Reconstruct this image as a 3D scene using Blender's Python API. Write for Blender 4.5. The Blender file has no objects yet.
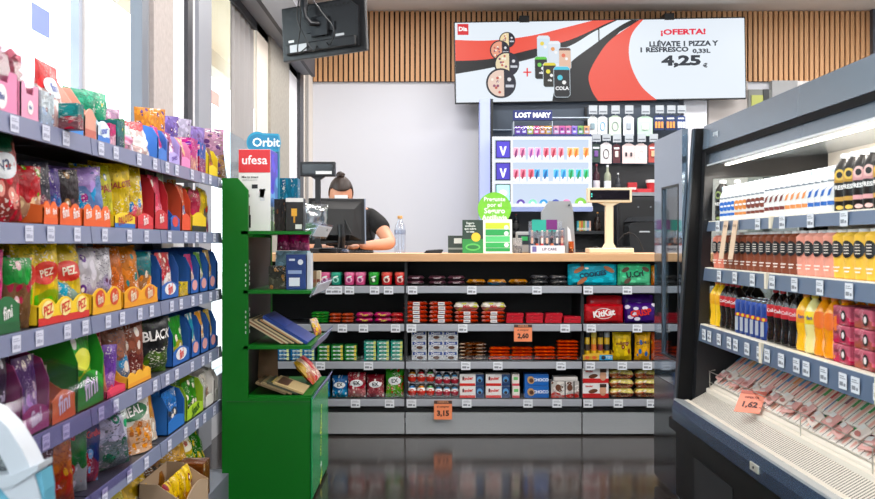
import bpy, bmesh, math, random
from mathutils import Vector, Matrix
random.seed(7)
PI = math.pi
R = math.radians
scene = bpy.context.scene
col = scene.collection
F = 1000.0; CX = 432.0; CY = 243.0; EYE = 1.12   # focal length in pixels, vanishing point, eye height

def X(px, Y): return (px - CX) * Y / F
def Z(py, Y): return EYE - (py - CY) * Y / F

# ------------------------------------------------------------------ materials
def lin(h):
    h = h.lstrip('#')
    c = [int(h[i:i+2], 16) / 255 for i in (0, 2, 4)]
    return [x / 12.92 if x <= .04045 else ((x + .055) / 1.055) ** 2.4 for x in c] + [1.0]
MC = {}
def rich(h, v=1.0):
    import colorsys
    c = lin(h); hh, s, vv = colorsys.rgb_to_hsv(*c[:3]); s = min(1, s*1.16 + (.07 if s > .25 else 0))
    return list(colorsys.hsv_to_rgb(hh, s, vv*v*.92)) + [1.0]
def emat(h, k):
    kk = ('emat', h, k)
    if kk in MC: return MC[kk]
    m = mat(h, .4, 0, k, .3).copy(); m.node_tree.nodes['Principled BSDF'].inputs['Base Color'].default_value = (.01, .01, .012, 1)
    MC[kk] = m
    return m
def mat(h, rough=.5, metal=0.0, emit=0.0, spec=.5, coat=0.0):
    k = (h, rough, metal, emit, spec, coat)
    if k in MC: return MC[k]
    m = bpy.data.materials.new('m_' + h.strip('#')); m.use_nodes = True
    b = m.node_tree.nodes['Principled BSDF']
    b.inputs['Base Color'].default_value = lin(h)
    b.inputs['Roughness'].default_value = rough
    b.inputs['Metallic'].default_value = metal
    b.inputs['Specular IOR Level'].default_value = spec
    b.inputs['Coat Weight'].default_value = coat
    if emit:
        b.inputs['Emission Color'].default_value = lin(h)
        b.inputs['Emission Strength'].default_value = emit
    MC[k] = m
    return m
def glass(h='#ffffff', gloss=.12, rough=.03):
    k = ('glass', h, gloss, rough)
    if k in MC: return MC[k]
    m = bpy.data.materials.new('clear'); m.use_nodes = True
    nt = m.node_tree; nt.nodes.clear()
    o = nt.nodes.new('ShaderNodeOutputMaterial'); mx = nt.nodes.new('ShaderNodeMixShader')
    t = nt.nodes.new('ShaderNodeBsdfTransparent'); g = nt.nodes.new('ShaderNodeBsdfGlossy')
    t.inputs[0].default_value = lin(h); g.inputs['Roughness'].default_value = rough
    mx.inputs[0].default_value = gloss
    nt.links.new(t.outputs[0], mx.inputs[1]); nt.links.new(g.outputs[0], mx.inputs[2]); nt.links.new(mx.outputs[0], o.inputs[0])
    MC[k] = m
    return m
class NB:
    def __init__(s, name):
        s.m = bpy.data.materials.new(name); s.m.use_nodes = True
        s.nt = s.m.node_tree; s.b = s.nt.nodes['Principled BSDF']
    def n(s, t, **kw):
        x = s.nt.nodes.new(t)
        for k, v in kw.items():
            if k.startswith('i_'):
                kk = k[2:]; x.inputs[int(kk) if kk.isdigit() else kk.replace('_', ' ')].default_value = v
            else: setattr(x, k, v)
        return x
    def l(s, a, b): s.nt.links.new(a, b)
    def math(s, op, a, b=None):
        x = s.n('ShaderNodeMath', operation=op)
        for i, v in enumerate((a, b)):
            if v is None: continue
            if isinstance(v, (int, float)): x.inputs[i].default_value = v
            else: s.l(v, x.inputs[i])
        return x.outputs[0]
    def mix(s, f, a, b):
        x = s.n('ShaderNodeMix', data_type='RGBA')
        if isinstance(f, (int, float)): x.inputs[0].default_value = f
        else: s.l(f, x.inputs[0])
        for i, v in ((6, a), (7, b)):
            if isinstance(v, (list, tuple)): x.inputs[i].default_value = v
            else: s.l(v, x.inputs[i])
        return x.outputs[2]
def pack(c1, c2, c3, seed=0, split=.45, blob=.5, txt=True, rough=.32, bump=.25, scale=3.0):
    """printed packaging: two fields of colour, printed picture shapes, small print"""
    k = ('pack', c1, c2, c3, seed, split, blob, txt, rough)
    if k in MC: return MC[k]
    q = NB('pack'); tc = q.n('ShaderNodeTexCoord'); sp = q.n('ShaderNodeSeparateXYZ'); q.l(tc.outputs['Generated'], sp.inputs[0])
    gx, gy, gz = sp.outputs
    cb = q.n('ShaderNodeCombineXYZ'); q.l(gx, cb.inputs[0]); q.l(q.math('MULTIPLY', gy, .4), cb.inputs[1]); q.l(gz, cb.inputs[2])
    ad = q.n('ShaderNodeVectorMath', operation='ADD'); q.l(cb.outputs[0], ad.inputs[0]); ad.inputs[1].default_value = (seed * 3.7, seed * 1.3, seed * 5.1)
    wv = q.n('ShaderNodeTexNoise', i_Scale=2.2, i_Detail=1.0); q.l(ad.outputs[0], wv.inputs['Vector'])
    zz = q.math('ADD', gz, q.math('MULTIPLY', q.math('SUBTRACT', wv.outputs[0], .5), .7))
    base = q.mix(q.math('GREATER_THAN', zz, split), rich(c2), rich(c1))
    v2 = q.n('ShaderNodeTexVoronoi', i_Scale=scale*1.7, i_Randomness=1.0, feature='SMOOTH_F1'); q.l(ad.outputs[0], v2.inputs['Vector'])
    base = q.mix(q.math('MULTIPLY', q.math('GREATER_THAN', v2.outputs['Distance'], .36), .55), base, rich(c1, .45))
    vo = q.n('ShaderNodeTexVoronoi', i_Scale=scale, i_Randomness=1.0); q.l(ad.outputs[0], vo.inputs['Vector'])
    vd = q.math('LESS_THAN', vo.outputs['Distance'], .36 * blob + .1)
    sc = q.n('ShaderNodeSeparateColor'); q.l(vo.outputs['Color'], sc.inputs[0])
    on = q.math('MULTIPLY', vd, q.math('LESS_THAN', sc.outputs[0], blob + .12))
    c = q.mix(on, base, rich(c3))
    hl = q.math('MULTIPLY', q.math('LESS_THAN', vo.outputs['Distance'], .14), q.math('MULTIPLY', on, q.math('GREATER_THAN', sc.outputs[1], .4)))
    c = q.mix(hl, c, lin('#f3ead8'))
    if txt:
        mp = q.n('ShaderNodeMapping'); mp.inputs['Scale'].default_value = (17, 6, 42); q.l(ad.outputs[0], mp.inputs[0])
        n2 = q.n('ShaderNodeTexNoise', i_Scale=1.0, i_Detail=0.0); q.l(mp.outputs[0], n2.inputs['Vector'])
        t = q.math('MULTIPLY', q.math('GREATER_THAN', n2.outputs[0], .63), q.math('LESS_THAN', wv.outputs[0], .50))
        c = q.mix(q.math('MULTIPLY', t, .75), c, q.mix(q.math('GREATER_THAN', sc.outputs[2], .5), lin('#e8e0d8'), rich(c2, .3)))
    q.l(c, q.b.inputs['Base Color']); q.b.inputs['Roughness'].default_value = rough+.05; q.b.inputs['Specular IOR Level'].default_value = .3
    if bump:
        n3 = q.n('ShaderNodeTexNoise', i_Scale=7.0, i_Detail=2.0); q.l(ad.outputs[0], n3.inputs['Vector'])
        bp = q.n('ShaderNodeBump', i_Strength=bump, i_Distance=.02); q.l(n3.outputs[0], bp.inputs['Height']); q.l(bp.outputs[0], q.b.inputs['Normal'])
    MC[k] = q.m
    return q.m

# ------------------------------------------------------------------ mesh helpers
class MB:
    def __init__(s): s.v = []; s.f = []
    def add(s, v, f, M=None):
        o = len(s.v)
        s.v += [tuple(M @ Vector(p)) if M else tuple(p) for p in v]; s.f += [tuple(i + o for i in q) for q in f]
        return s
    def box(s, x0, x1, y0, y1, z0, z1, bev=0.0, M=None):
        if bev:
            bm = bmesh.new(); bmesh.ops.create_cube(bm, size=1.0)
            for v in bm.verts: v.co = ((x0+x1)/2 + v.co.x*(x1-x0), (y0+y1)/2 + v.co.y*(y1-y0), (z0+z1)/2 + v.co.z*(z1-z0))
            bmesh.ops.bevel(bm, geom=list(bm.edges), offset=bev, segments=2, affect='EDGES', profile=.5)
            bm.verts.index_update()
            r = s.add([v.co[:] for v in bm.verts], [[v.index for v in f.verts] for f in bm.faces], M); bm.free()
            return r
        v = [(x, y, z) for x in (x0, x1) for y in (y0, y1) for z in (z0, z1)]
        return s.add(v, [(0,1,3,2),(4,6,7,5),(0,4,5,1),(2,3,7,6),(0,2,6,4),(1,5,7,3)], M)
    def prism(s, pts, a0, a1, axis='y', M=None):
        """closed outline pts extruded along an axis; pts are (x,z) for y, (x,y) for z, (y,z) for x"""
        n = len(pts)
        def mk(p, a): return {'y': (p[0], a, p[1]), 'z': (p[0], p[1], a), 'x': (a, p[0], p[1])}[axis]
        v = [mk(p, a0) for p in pts] + [mk(p, a1) for p in pts]
        f = [tuple(range(n)), tuple(range(2*n-1, n-1, -1))] + [(i, (i+1) % n, n+(i+1) % n, n+i) for i in range(n)]
        return s.add(v, f, M)
    def lathe(s, prof, seg=14, M=None, cx=0, cy=0):
        v = []; f = []
        for r, z in prof:
            for k in range(seg): a = 2*PI*k/seg; v.append((cx + r*math.cos(a), cy + r*math.sin(a), z))
        for i in range(len(prof)-1):
            for k in range(seg):
                k2 = (k+1) % seg; f.append((i*seg+k, i*seg+k2, (i+1)*seg+k2, (i+1)*seg+k))
        f.append(tuple(range(seg-1, -1, -1))); f.append(tuple((len(prof)-1)*seg + k for k in range(seg)))
        return s.add(v, f, M)
    def tube(s, pts, r, seg=8):
        pts = [Vector(p) for p in pts]; v = []; f = []
        for i, p in enumerate(pts):
            t = (pts[min(i+1, len(pts)-1)] - pts[max(i-1, 0)]).normalized()
            up = Vector((0,0,1)) if abs(t.z) < .9 else Vector((1,0,0))
            a = t.cross(up).normalized(); b = t.cross(a).normalized()
            for k in range(seg):
                th = 2*PI*k/seg; v.append(p + a*math.cos(th)*r + b*math.sin(th)*r)
        for i in range(len(pts)-1):
            for k in range(seg):
                k2 = (k+1) % seg; f.append((i*seg+k, i*seg+k2, (i+1)*seg+k2, (i+1)*seg+k))
        f.append(tuple(range(seg))); f.append(tuple((len(pts)-1)*seg+k for k in range(seg-1, -1, -1)))
        return s.add(v, f)
    def build(s, name, m, parent=None, loc=(0,0,0), rz=0.0, smooth=False, rx=0.0, ry=0.0):
        me = bpy.data.meshes.new(name); me.from_pydata(s.v, [], s.f)
        bm = bmesh.new(); bm.from_mesh(me); bmesh.ops.recalc_face_normals(bm, faces=bm.faces); bm.to_mesh(me); bm.free()
        me.materials.append(m)
        if smooth:
            me.shade_smooth()
            try: me.set_sharp_from_angle(angle=R(38))
            except Exception: pass
        o = bpy.data.objects.new(name, me); col.objects.link(o)
        o.location = loc; o.rotation_euler = (rx, ry, rz)
        if parent: o.parent = parent
        return o
def empty(name, loc=(0,0,0), rz=0.0):
    o = bpy.data.objects.new(name, None); col.objects.link(o); o.location = loc; o.rotation_euler = (0, 0, rz); o.empty_display_size = .05
    return o
SEEN = {}
SUBS = ((', at the bottom of its pile', ', bottom of pile'), (', on top of its pile', ', top of pile'), (' from the top of its pile', ' from pile top'), (' of three, ', ', '), (' of four, ', ', '), (' from the left', ' from left'), (' from the far end', ' from far end'),
        (' of the left aisle', ''), ('the leftmost', 'leftmost'), ('the rightmost', 'rightmost'), ('back one of two: ', 'rear '), (' pile of three on the third shelf', ' pile'), (' pile of three', ' pile'), (' pile of four', ' pile'), (' pile of two', ' pile'), ('pile leftmost', 'leftmost pile'), ('pile rightmost', 'rightmost pile'), ('pile second from left', 'second pile'), ('second from left pile', 'second pile'), ('third from left pile', 'third pile'),
        ('with black round emblem on the middle shelf', 'with black emblem'), ('under the yellow and white one', 'under yellow one'), (' at the right of the ', ' right on the '), ('tall yellow bag with red oval in the long yellow and red carton', 'yellow bag with red oval in the long carton'))
def tag(o, label, cat, group=None):
    for x_, y_ in SUBS:
        if 'shelving unit' in label and 'aisle' in x_: continue
        label = label.replace(x_, y_)
    if len(label.replace('-', ' ').split()) > 16: label = label.replace(' of four', '').replace(' of six', '').replace(' of nine', '').replace(' of three', '').replace(' the ', ' ').replace(', ', ' ')
    if group:
        for x_, y_ in SUBS: group = group.replace(x_, y_)
    o['label'] = label; o['category'] = cat
    if group: o['group'] = group
    SEEN[label] = SEEN.get(label, 0) + 1
    return o
def struct(mb, name, m, **kw):
    o = mb.build(name, m, **kw); o['kind'] = 'structure'
    return o
def copy_tree(o, parent=None):
    c = o.copy(); col.objects.link(c)
    if parent: c.parent = parent
    for ch in list(o.children): copy_tree(ch, c)
    return c
USED = set()
PROTO = {}
def inst(key, make, loc, rz=0.0, rx=None, scale=None):
    """first call builds the thing, later calls copy it with its parts"""
    if key not in PROTO: PROTO[key] = make(); o = PROTO[key]
    else: o = copy_tree(PROTO[key])
    o.location = loc; o.rotation_euler = (rx or 0, 0, rz)
    if scale: o.scale = scale
    return o
TC = {}
def textmesh(s, size, bold=.02):
    k = (s, size, bold)
    if k not in TC:
        cu = bpy.data.curves.new('t', 'FONT'); cu.body = s; cu.size = size; cu.offset = bold * size; cu.resolution_u = 2
        cu.align_x = 'CENTER'; cu.align_y = 'CENTER'; cu.fill_mode = 'BOTH'
        o = bpy.data.objects.new('t', cu); col.objects.link(o)
        bpy.context.view_layer.update()
        me = bpy.data.meshes.new_from_object(o.evaluated_get(bpy.context.evaluated_depsgraph_get()))
        TC[k] = ([(v.co.x, v.co.y) for v in me.vertices], [tuple(p.vertices) for p in me.polygons])
        bpy.data.objects.remove(o); bpy.data.meshes.remove(me); bpy.data.curves.remove(cu)
    return TC[k]
def ellipse(rx, rz, cx=0, cz=0, n=18, rings=3):
    v = [(cx, cz)]; f = []
    for j in range(1, rings+1):
        for k in range(n): a = 2*PI*k/n; v.append((cx + rx*j/rings*math.cos(a), cz + rz*j/rings*math.sin(a)))
    for k in range(n): f.append((0, 1+k, 1+(k+1) % n))
    for j in range(rings-1):
        for k in range(n): a = 1+j*n; f.append((a+k, a+n+k, a+n+(k+1) % n, a+(k+1) % n))
    return v, f
def rect(x0, x1, z0, z1, nx=4, nz=4):
    v = [(x0+(x1-x0)*i/nx, z0+(z1-z0)*j/nz) for j in range(nz+1) for i in range(nx+1)]
    f = [(j*(nx+1)+i, j*(nx+1)+i+1, (j+1)*(nx+1)+i+1, (j+1)*(nx+1)+i) for j in range(nz) for i in range(nx)]
    return v, f
def printed(parent, name, shape, m, surf, cx=0, cz=0, rot=0, eps=.0012):
    """a flat print laid on the front (-Y side) of a pack, following its surface"""
    v, f = shape; c, s = math.cos(rot), math.sin(rot); out = []
    for x, z in v:
        x, z = cx + x*c - z*s, cz + x*s + z*c
        out.append((x, -surf(x, z) - eps, z))
    mb = MB(); mb.v = out; mb.f = list(f)
    me = bpy.data.meshes.new(name); me.from_pydata(out, [], f); me.materials.append(m)
    o = bpy.data.objects.new(name, me); col.objects.link(o); o.parent = parent
    return o
ORD = ['', 'second', 'third', 'fourth', 'fifth', 'sixth', 'seventh', 'eighth', 'ninth', 'tenth', 'eleventh', 'twelfth', 'thirteenth', 'fourteenth', 'fifteenth', 'sixteenth', 'seventeenth', 'eighteenth', 'nineteenth', 'twentieth']
NUM = ['zero', 'one', 'two', 'three', 'four', 'five', 'six', 'seven', 'eight', 'nine', 'ten', 'eleven', 'twelve']
def ordl(i, n, side='left'):
    other = {'left': 'right', 'far end': 'near end', 'top': 'bottom'}[side]
    if n == 1: return ''
    if side == 'far end':
        if i == 0: return 'the farthest one'
        if i == n-1: return 'the nearest one'
        return ORD[i] + ' from the far end'
    if side == 'top':
        if i == 0: return 'on top'
        if i == n-1: return 'at the bottom'
        return ORD[i] + ' from the top'
    if i == 0: return 'the leftmost'
    if i == n-1: return 'the rightmost'
    return ORD[i] + ' from the left'

# ------------------------------------------------------------------ product makers (front faces -Y, base at z=0)
def bag(name, w, h, d, m, logo=None, pouch=False, seed=1, sub='body'):
    """pillow bag or standing pouch; logo = (text, text colour, patch colour or None, relative height, size)"""
    rnd = random.Random(seed); a1, a2, a3 = rnd.uniform(0, 6), rnd.uniform(0, 6), rnd.uniform(0, 6); lean = rnd.uniform(-.05, .05)
    def T(x, z):
        v = max(-1, min(1, 2*z/h - 1)); u = max(-1, min(1, 2*x/w))
        e = max(0, 1-abs(u)**2.4)**.6
        if pouch: p = max(0, 1-((v+1)/2)**2.3) + .02
        else: p = max(0, 1-abs(v*1.04)**4)**.7
        wr = 1 + .10*math.sin(u*5+a1)*math.sin(v*6+a2) + .07*math.sin(v*11+a3+u*2)
        return d/2*e*p*wr
    nx, nz = 10, 12; v = []; f = []
    for side in (-1, 1):
        o = len(v)
        for j in range(nz+1):
            for i in range(nx+1):
                x = -w/2 + w*i/nx; z = h*j/nz
                vv = 2*z/h - 1
                xs = x*(1-.05*(1-vv*vv)) if not pouch else x*(1-.06*(vv+1)/2)
                v.append((xs + lean*z*.6, side*(T(x, z)+.0004), z))
        for j in range(nz):
            for i in range(nx): f.append((o+j*(nx+1)+i, o+j*(nx+1)+i+1, o+(j+1)*(nx+1)+i+1, o+(j+1)*(nx+1)+i))
    mb = MB(); mb.v = v; mb.f = f
    o = mb.build(name, m, smooth=True)
    o.data.shade_smooth()
    if logo:
        txt, tcol, pcol, rh, sz = logo
        if pcol:
            printed(o, 'logo_patch', ellipse(w*.36, h*.15), mat(pcol, .35), T, lean*h*rh*.6, h*rh, eps=.0015)
        if txt:
            size = w*sz
            printed(o, 'logo_lettering', textmesh(txt, size), mat(tcol, .35), T, lean*h*rh*.6, h*rh, rot=.12, eps=.003)
    return o
def carton(name, w, h, d, m, logo=None, bev=.0015, panel=None):
    mb = MB().box(-w/2, w/2, -d/2, d/2, 0, h, bev)
    o = mb.build(name, m)
    s = lambda x, z: d/2
    if panel:   # (colour, x0,x1,z0,z1 relative)
        for i, p in enumerate(panel if isinstance(panel, list) else [panel]):
            printed(o, 'printed_panel', rect(p[1]*w, p[2]*w, p[3]*h, p[4]*h, 1, 1), p[0] if not isinstance(p[0], str) else mat(p[0], .4), s, eps=.0006+.0004*i)
    if logo:
        txt, tcol, pcol, rh, sz = logo
        if pcol: printed(o, 'logo_patch', ellipse(w*.34, min(h*.2, w*.3)), mat(pcol, .4), s, 0, h*rh, eps=.002)
        if txt: printed(o, 'logo_lettering', textmesh(txt, w*sz), mat(tcol, .4), s, 0, h*rh, eps=.003)
    return o
def tray(name, w, h, d, c, fh=None, logo=None, back=None, tabs=1, c2=None, full=False):
    """shelf carton: open on top, low curved front, sloping sides"""
    fh = fh or h*.45; t = .003; m = mat(c, .55)
    mb = MB()
    mb.box(-w/2, w/2, -d/2, d/2, 0, t)
    mb.box(-w/2, w/2, d/2-t, d/2, 0, h)
    prof = [(-d/2, 0), (d/2, 0), (d/2, h), (d*.1, h*.98), (-d*.3, fh*.95), (-d/2, fh*.8)]
    if full:
        prof = [(-d/2, 0), (d/2, 0), (d/2, h), (-d*.12, h), (-d*.4, h*.88), (-d/2, h*.62)]; e = min(.010, w*.10)
        mb.prism([(-w/2, fh*.7), (-w/2+e, fh*.7), (-w/2+e*.5, h*.62), (-w/2, h*.62)], -d/2, -d/2+t, 'y'); mb.prism([(w/2, fh*.7), (w/2-e, fh*.7), (w/2-e*.5, h*.62), (w/2, h*.62)], -d/2, -d/2+t, 'y')
    mb.prism(prof, -w/2, -w/2+t, 'x'); mb.prism(prof, w/2-t, w/2, 'x')
    n = 16*tabs; pts = [(-w/2, 0), (w/2, 0)]
    for k in range(n+1):
        x = w/2 - w*k/n; ph = (k/16) % 1.0 if k < n else 0.0
        pts.append((x, fh*(.74 + .30*max(0, math.sin(PI*ph))**1.0)))
    mb.prism(pts, -d/2, -d/2+t, 'y')
    o = mb.build(name, m)
    s = lambda x, z: d/2
    if c2: printed(o, 'base_stripe', rect(-w/2, w/2, 0, fh*.3, 1, 1), mat(c2, .5), s, eps=.0006)
    if logo:
        txt, tcol, pcol, sz = logo
        for k in range(tabs):
            cx = -w/2 + w*(k+.5)/tabs
            if pcol: printed(o, 'logo_patch', ellipse(w/tabs*.32, fh*.36, n=20), mat(pcol, .45), s, cx, fh*.6, eps=.001)
            if txt: printed(o, 'logo_lettering', textmesh(txt, sz*w/tabs), mat(tcol, .45), s, cx, fh*.58, rot=.15, eps=.002)
    return o
def bottle(name, r, h, liquid, cap, label=None, prof='soda', ltext=None, seg=16, lz=(.45, .72), glassy=False):
    P = {'soda': [(.72,0),(.95,.02),(1,.08),(.92,.2),(.86,.3),(.97,.42),(1,.6),(.95,.72),(.6,.85),(.3,.92),(.28,.94)],
         'milk': [(.9,0),(1,.03),(1,.62),(.92,.72),(.62,.82),(.55,.85),(.55,.88)],
         'smooth': [(.95,0),(1,.02),(1,.7),(.85,.8),(.45,.9),(.42,.92)],
         'wine': [(.95,0),(1,.03),(1,.58),(.85,.68),(.38,.76),(.34,.92)],
         'water': [(.9,0),(1,.03),(.94,.1),(1,.16),(.94,.24),(1,.32),(.94,.42),(1,.5),(1,.62),(.85,.75),(.42,.86),(.38,.92)]}[prof]
    o = MB().lathe([(a*r, b*h) for a, b in P], seg).build(name, liquid, smooth=True)
    top = P[-1]; cr = {'milk': .6, 'smooth': .46, 'soda': .34, 'wine': .36, 'water': .45}[prof]*r
    MB().lathe([(cr*.96, top[1]*h), (cr, top[1]*h+.002), (cr, h*.99), (cr*.9, h)], seg).build('cap', cap, o, smooth=True)
    if label:
        rr = r*1.012
        if prof == 'soda': rr = r*1.0
        MB().lathe([(rr*.99, h*lz[0]), (rr, h*lz[0]+.001), (rr, h*lz[1]-.001), (rr*.99, h*lz[1])], seg).build('label', label, o, smooth=True)
        if ltext:
            s = lambda x, z: math.sqrt(max(0, (rr*1.02)**2 - x*x))
            txt, tc, pc, sz = ltext
            zc = h*(lz[0]+lz[1])/2
            if pc: printed(o, 'logo_patch', ellipse(r*.8, r*.8), mat(pc, .4), s, 0, zc, eps=.001)
            if txt: printed(o, 'logo_lettering', textmesh(txt, sz*r), mat(tc, .4), s, 0, zc, eps=.002)
    return o
def can(name, r, h, m, top='#c9ccd0', logo=None):
    o = MB().lathe([(r*.8,0),(r*.98,h*.04),(r,h*.08),(r,h*.9),(r*.86,h*.96),(r*.86,h*.975)], 18).build(name, m, smooth=True)
    MB().lathe([(r*.87,h*.965),(r*.88,h),(r*.8,h),(r*.79,h*.985)], 18).build('rim', mat(top, .25, 1.0), o, smooth=True)
    if logo:
        s = lambda x, z: math.sqrt(max(0, (r*1.01)**2-x*x))
        printed(o, 'logo_lettering', textmesh(logo[0], logo[2]*r), mat(logo[1], .4), s, 0, h*.5)
    return o
def flowbar(name, w, d, t, m, logo=None, seed=0):
    """wrapped bar lying flat: crimped flat ends left and right"""
    nx, ny = 12, 6; v = []; f = []
    for side in (0, 1):
        o = len(v)
        for i in range(nx+1):
            u = -1+2*i/nx; e = max(0.04, 1-abs(u)**10)
            for j in range(ny+1):
                q = -1+2*j/ny; g = max(0, 1-abs(q)**4)**.5
                v.append((u*w/2, q*d/2*(.97 if abs(u) > .93 else 1), t/2 + (1 if side else -1)*t/2*e*g))
        for i in range(nx):
            for j in range(ny): a = o+i*(ny+1)+j; f.append((a, a+ny+1, a+ny+2, a+1))
    mb = MB(); mb.v = v; mb.f = f
    o = mb.build(name, m, smooth=True); o.data.shade_smooth()
    if logo:
        sf = lambda x, z: d/2*max(0, 1-abs((z-t/2)/(t/2))**4)**.5 if abs(z-t/2) < t/2 else d/2*.2
        printed(o, 'logo_lettering', textmesh(logo[0], logo[2]*t), mat(logo[1], .4), sf, 0, t*.5, eps=.002)
    return o
EXPOSURE = 0.0; WORLD = 4.5; LAMP = 34; FRIDGE = 19
# ------------------------------------------------------------------ camera, world, view
cam = bpy.data.cameras.new('camera'); co = bpy.data.objects.new('camera', cam); col.objects.link(co)
co.location = (0, 0, EYE); co.rotation_euler = (R(90), 0, 0)
cam.sensor_width = 36; cam.lens = F/875*36; cam.shift_x = (437.5-CX)/875; cam.shift_y = -(249.5-CY)/875
cam.clip_start = .05; cam.dof.use_dof = True; cam.dof.focus_distance = 5.6; cam.dof.aperture_fstop = 8.0
scene.camera = co
scene.view_settings.view_transform = 'Standard'; scene.view_settings.look = 'None'; scene.view_settings.gamma = 1
scene.view_settings.exposure = EXPOSURE
w = bpy.data.worlds.new('world'); scene.world = w; w.use_nodes = True
w.node_tree.nodes['Background'].inputs[0].default_value = lin('#f4f8ff'); w.node_tree.nodes['Background'].inputs[1].default_value = WORLD

XW = -1.25; YB = 10.5; ZC = 3.55; XR = 5.2; YN = -3.0
def YW(px): return XW*1000/(px-CX)
# ------------------------------------------------------------------ materials of the place
def floor_mat():
    q = NB('floor_tiles'); tc = q.n('ShaderNodeTexCoord'); mp = q.n('ShaderNodeMapping'); q.l(tc.outputs['Object'], mp.inputs[0])
    mp.inputs['Location'].default_value = (.47+3.9, -4.63+.4*13, 0)
    br = q.n('ShaderNodeTexBrick', offset=.5, offset_frequency=2, squash=1.0); q.l(mp.outputs[0], br.inputs['Vector'])
    for k, v in (('Scale', 1.0), ('Mortar Size', .0022), ('Mortar Smooth', .1), ('Brick Width', .39), ('Row Height', .4), ('Bias', 0.0)): br.inputs[k].default_value = v
    br.inputs['Color1'].default_value = lin('#2c2725'); br.inputs['Color2'].default_value = lin('#352f2c'); br.inputs['Mortar'].default_value = lin('#66615e')
    n = q.n('ShaderNodeTexNoise', i_Scale=60.0, i_Detail=3.0); q.l(tc.outputs['Object'], n.inputs['Vector'])
    c = q.mix(q.math('MULTIPLY', n.outputs[0], .25), br.outputs[0], lin('#2a2624'))
    q.l(c, q.b.inputs['Base Color'])
    n2 = q.n('ShaderNodeTexNoise', i_Scale=5.0, i_Detail=4.0); q.l(tc.outputs['Object'], n2.inputs['Vector'])
    q.l(q.math('ADD', q.math('MULTIPLY', n2.outputs[0], .12), .07), q.b.inputs['Roughness'])
    q.b.inputs['Specular IOR Level'].default_value = .42
    return q.m
def concrete_mat(h, h2, sc=18):
    q = NB('concrete'); tc = q.n('ShaderNodeTexCoord'); n = q.n('ShaderNodeTexNoise', i_Scale=float(sc), i_Detail=6.0); q.l(tc.outputs['Object'], n.inputs['Vector'])
    q.l(q.mix(n.outputs[0], lin(h), lin(h2)), q.b.inputs['Base Color']); q.b.inputs['Roughness'].default_value = .85
    return q.m
def wood_mat(a, b, stretch=(1.2, 22, 22)):
    q = NB('wood'); tc = q.n('ShaderNodeTexCoord'); mp = q.n('ShaderNodeMapping'); q.l(tc.outputs['Object'], mp.inputs[0]); mp.inputs['Scale'].default_value = stretch
    n = q.n('ShaderNodeTexNoise', i_Scale=2.0, i_Detail=5.0, i_Distortion=.6); q.l(mp.outputs[0], n.inputs['Vector'])
    q.l(q.mix(n.outputs[0], lin(a), lin(b)), q.b.inputs['Base Color']); q.b.inputs['Roughness'].default_value = .5
    return q.m
def perforated(h, hd, sc=90.0):
    q = NB('grille'); tc = q.n('ShaderNodeTexCoord'); sp = q.n('ShaderNodeSeparateXYZ'); q.l(tc.outputs['Object'], sp.inputs[0])
    a = q.math('SINE', q.math('MULTIPLY', sp.outputs[1], sc*2*PI/1.0))
    q.l(q.mix(q.math('GREATER_THAN', a, .25), lin(h), lin(hd)), q.b.inputs['Base Color']); q.b.inputs['Roughness'].default_value = .4
    return q.m
M_floor = floor_mat(); M_white = mat('#e9eaee', .6); M_grey = mat('#8f9299', .6)
M_rail = mat('#787e9c', .35); M_railg = mat('#a3a5ad', .35, .2); M_black = mat('#0b0b0d', .45); M_blackg = mat('#08090b', .12, 0, 0, .6)
M_tag = mat('#eef0f2', .5); M_ink = mat('#2a2a2e', .6)

# ------------------------------------------------------------------ room shell
struct(MB().box(XW-.3, XR, YN, YB, -.05, 0), 'floor', M_floor)
struct(MB().box(XW-.3, XR, YN, YB+.2, ZC, ZC+.1), 'ceiling', mat('#d9d2cb', .8))
struct(MB().box(XW-.3, XR, YB, YB+.15, 0, ZC), 'wall_back', mat('#dcdee6', .7))
struct(MB().box(XR, XR+.1, YN, YB, 0, ZC), 'wall_right', M_white)
struct(MB().box(XW-.3, XR, YN-.1, YN, 0, ZC), 'wall_rear', M_white)
# slatted wood band on the back wall
zt, zb = ZC-.005, Z(82, YB)
struct(MB().box(X(313, YB), X(868, YB), YB-.02, YB, zb, zt), 'wall_slat_backing', mat('#2b211b', .9))
mb = MB(); x = X(314, YB); step = .0535
while x < X(867, YB):
    mb.box(x, x+step*.68, YB-.05, YB-.02, zb, zt); x += step
struct(mb, 'wall_slats', wood_mat('#e4b283', '#c08a58', (14, 14, .9)))
struct(MB().box(X(868, YB), X(868, YB)+.5, YB-.12, YB, 0, ZC), 'trim_1', mat('#4b4f57', .6))
# right part of the back wall: pillar, pale wall, recessed door
struct(MB().box(X(684, 10.35), X(707, 10.35), 10.35, YB-.06, 0, zb), 'wall_pillar', mat('#eceef6', .6))
struct(MB().box(X(707, YB), X(746, YB), YB-.06, YB, 0, zb), 'wall_panel_beige', mat('#cfc8c4', .7))
d = empty('door_1', (X(757, YB), YB-.05, 0)); d['kind'] = 'structure'
w0, w1 = X(746, YB)-d.location.x, X(769, YB)-d.location.x
MB().box(w0, w1, -.03, .03, 0, 2.72).build('door_leaf', mat('#8b8e8a', .6), d)
MB().box(w0+.03, w0+.15, -.04, -.03, 2.45, 2.66).build('door_pane', mat('#b9bf62', .3), d)
MB().box(w1-.09, w1-.03, -.05, -.03, 1.0, 2.72).build('door_jamb', mat('#35383b', .5), d)
struct(MB().box(X(769, YB), X(794, YB), YB-.1, YB, 0, zb), 'trim_2', mat('#a5a6a8', .7))
struct(MB().box(X(794, YB), X(868, YB), YB-.07, YB, 0, zb), 'wall_panel_white', mat('#e3dfdd', .7))

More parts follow.
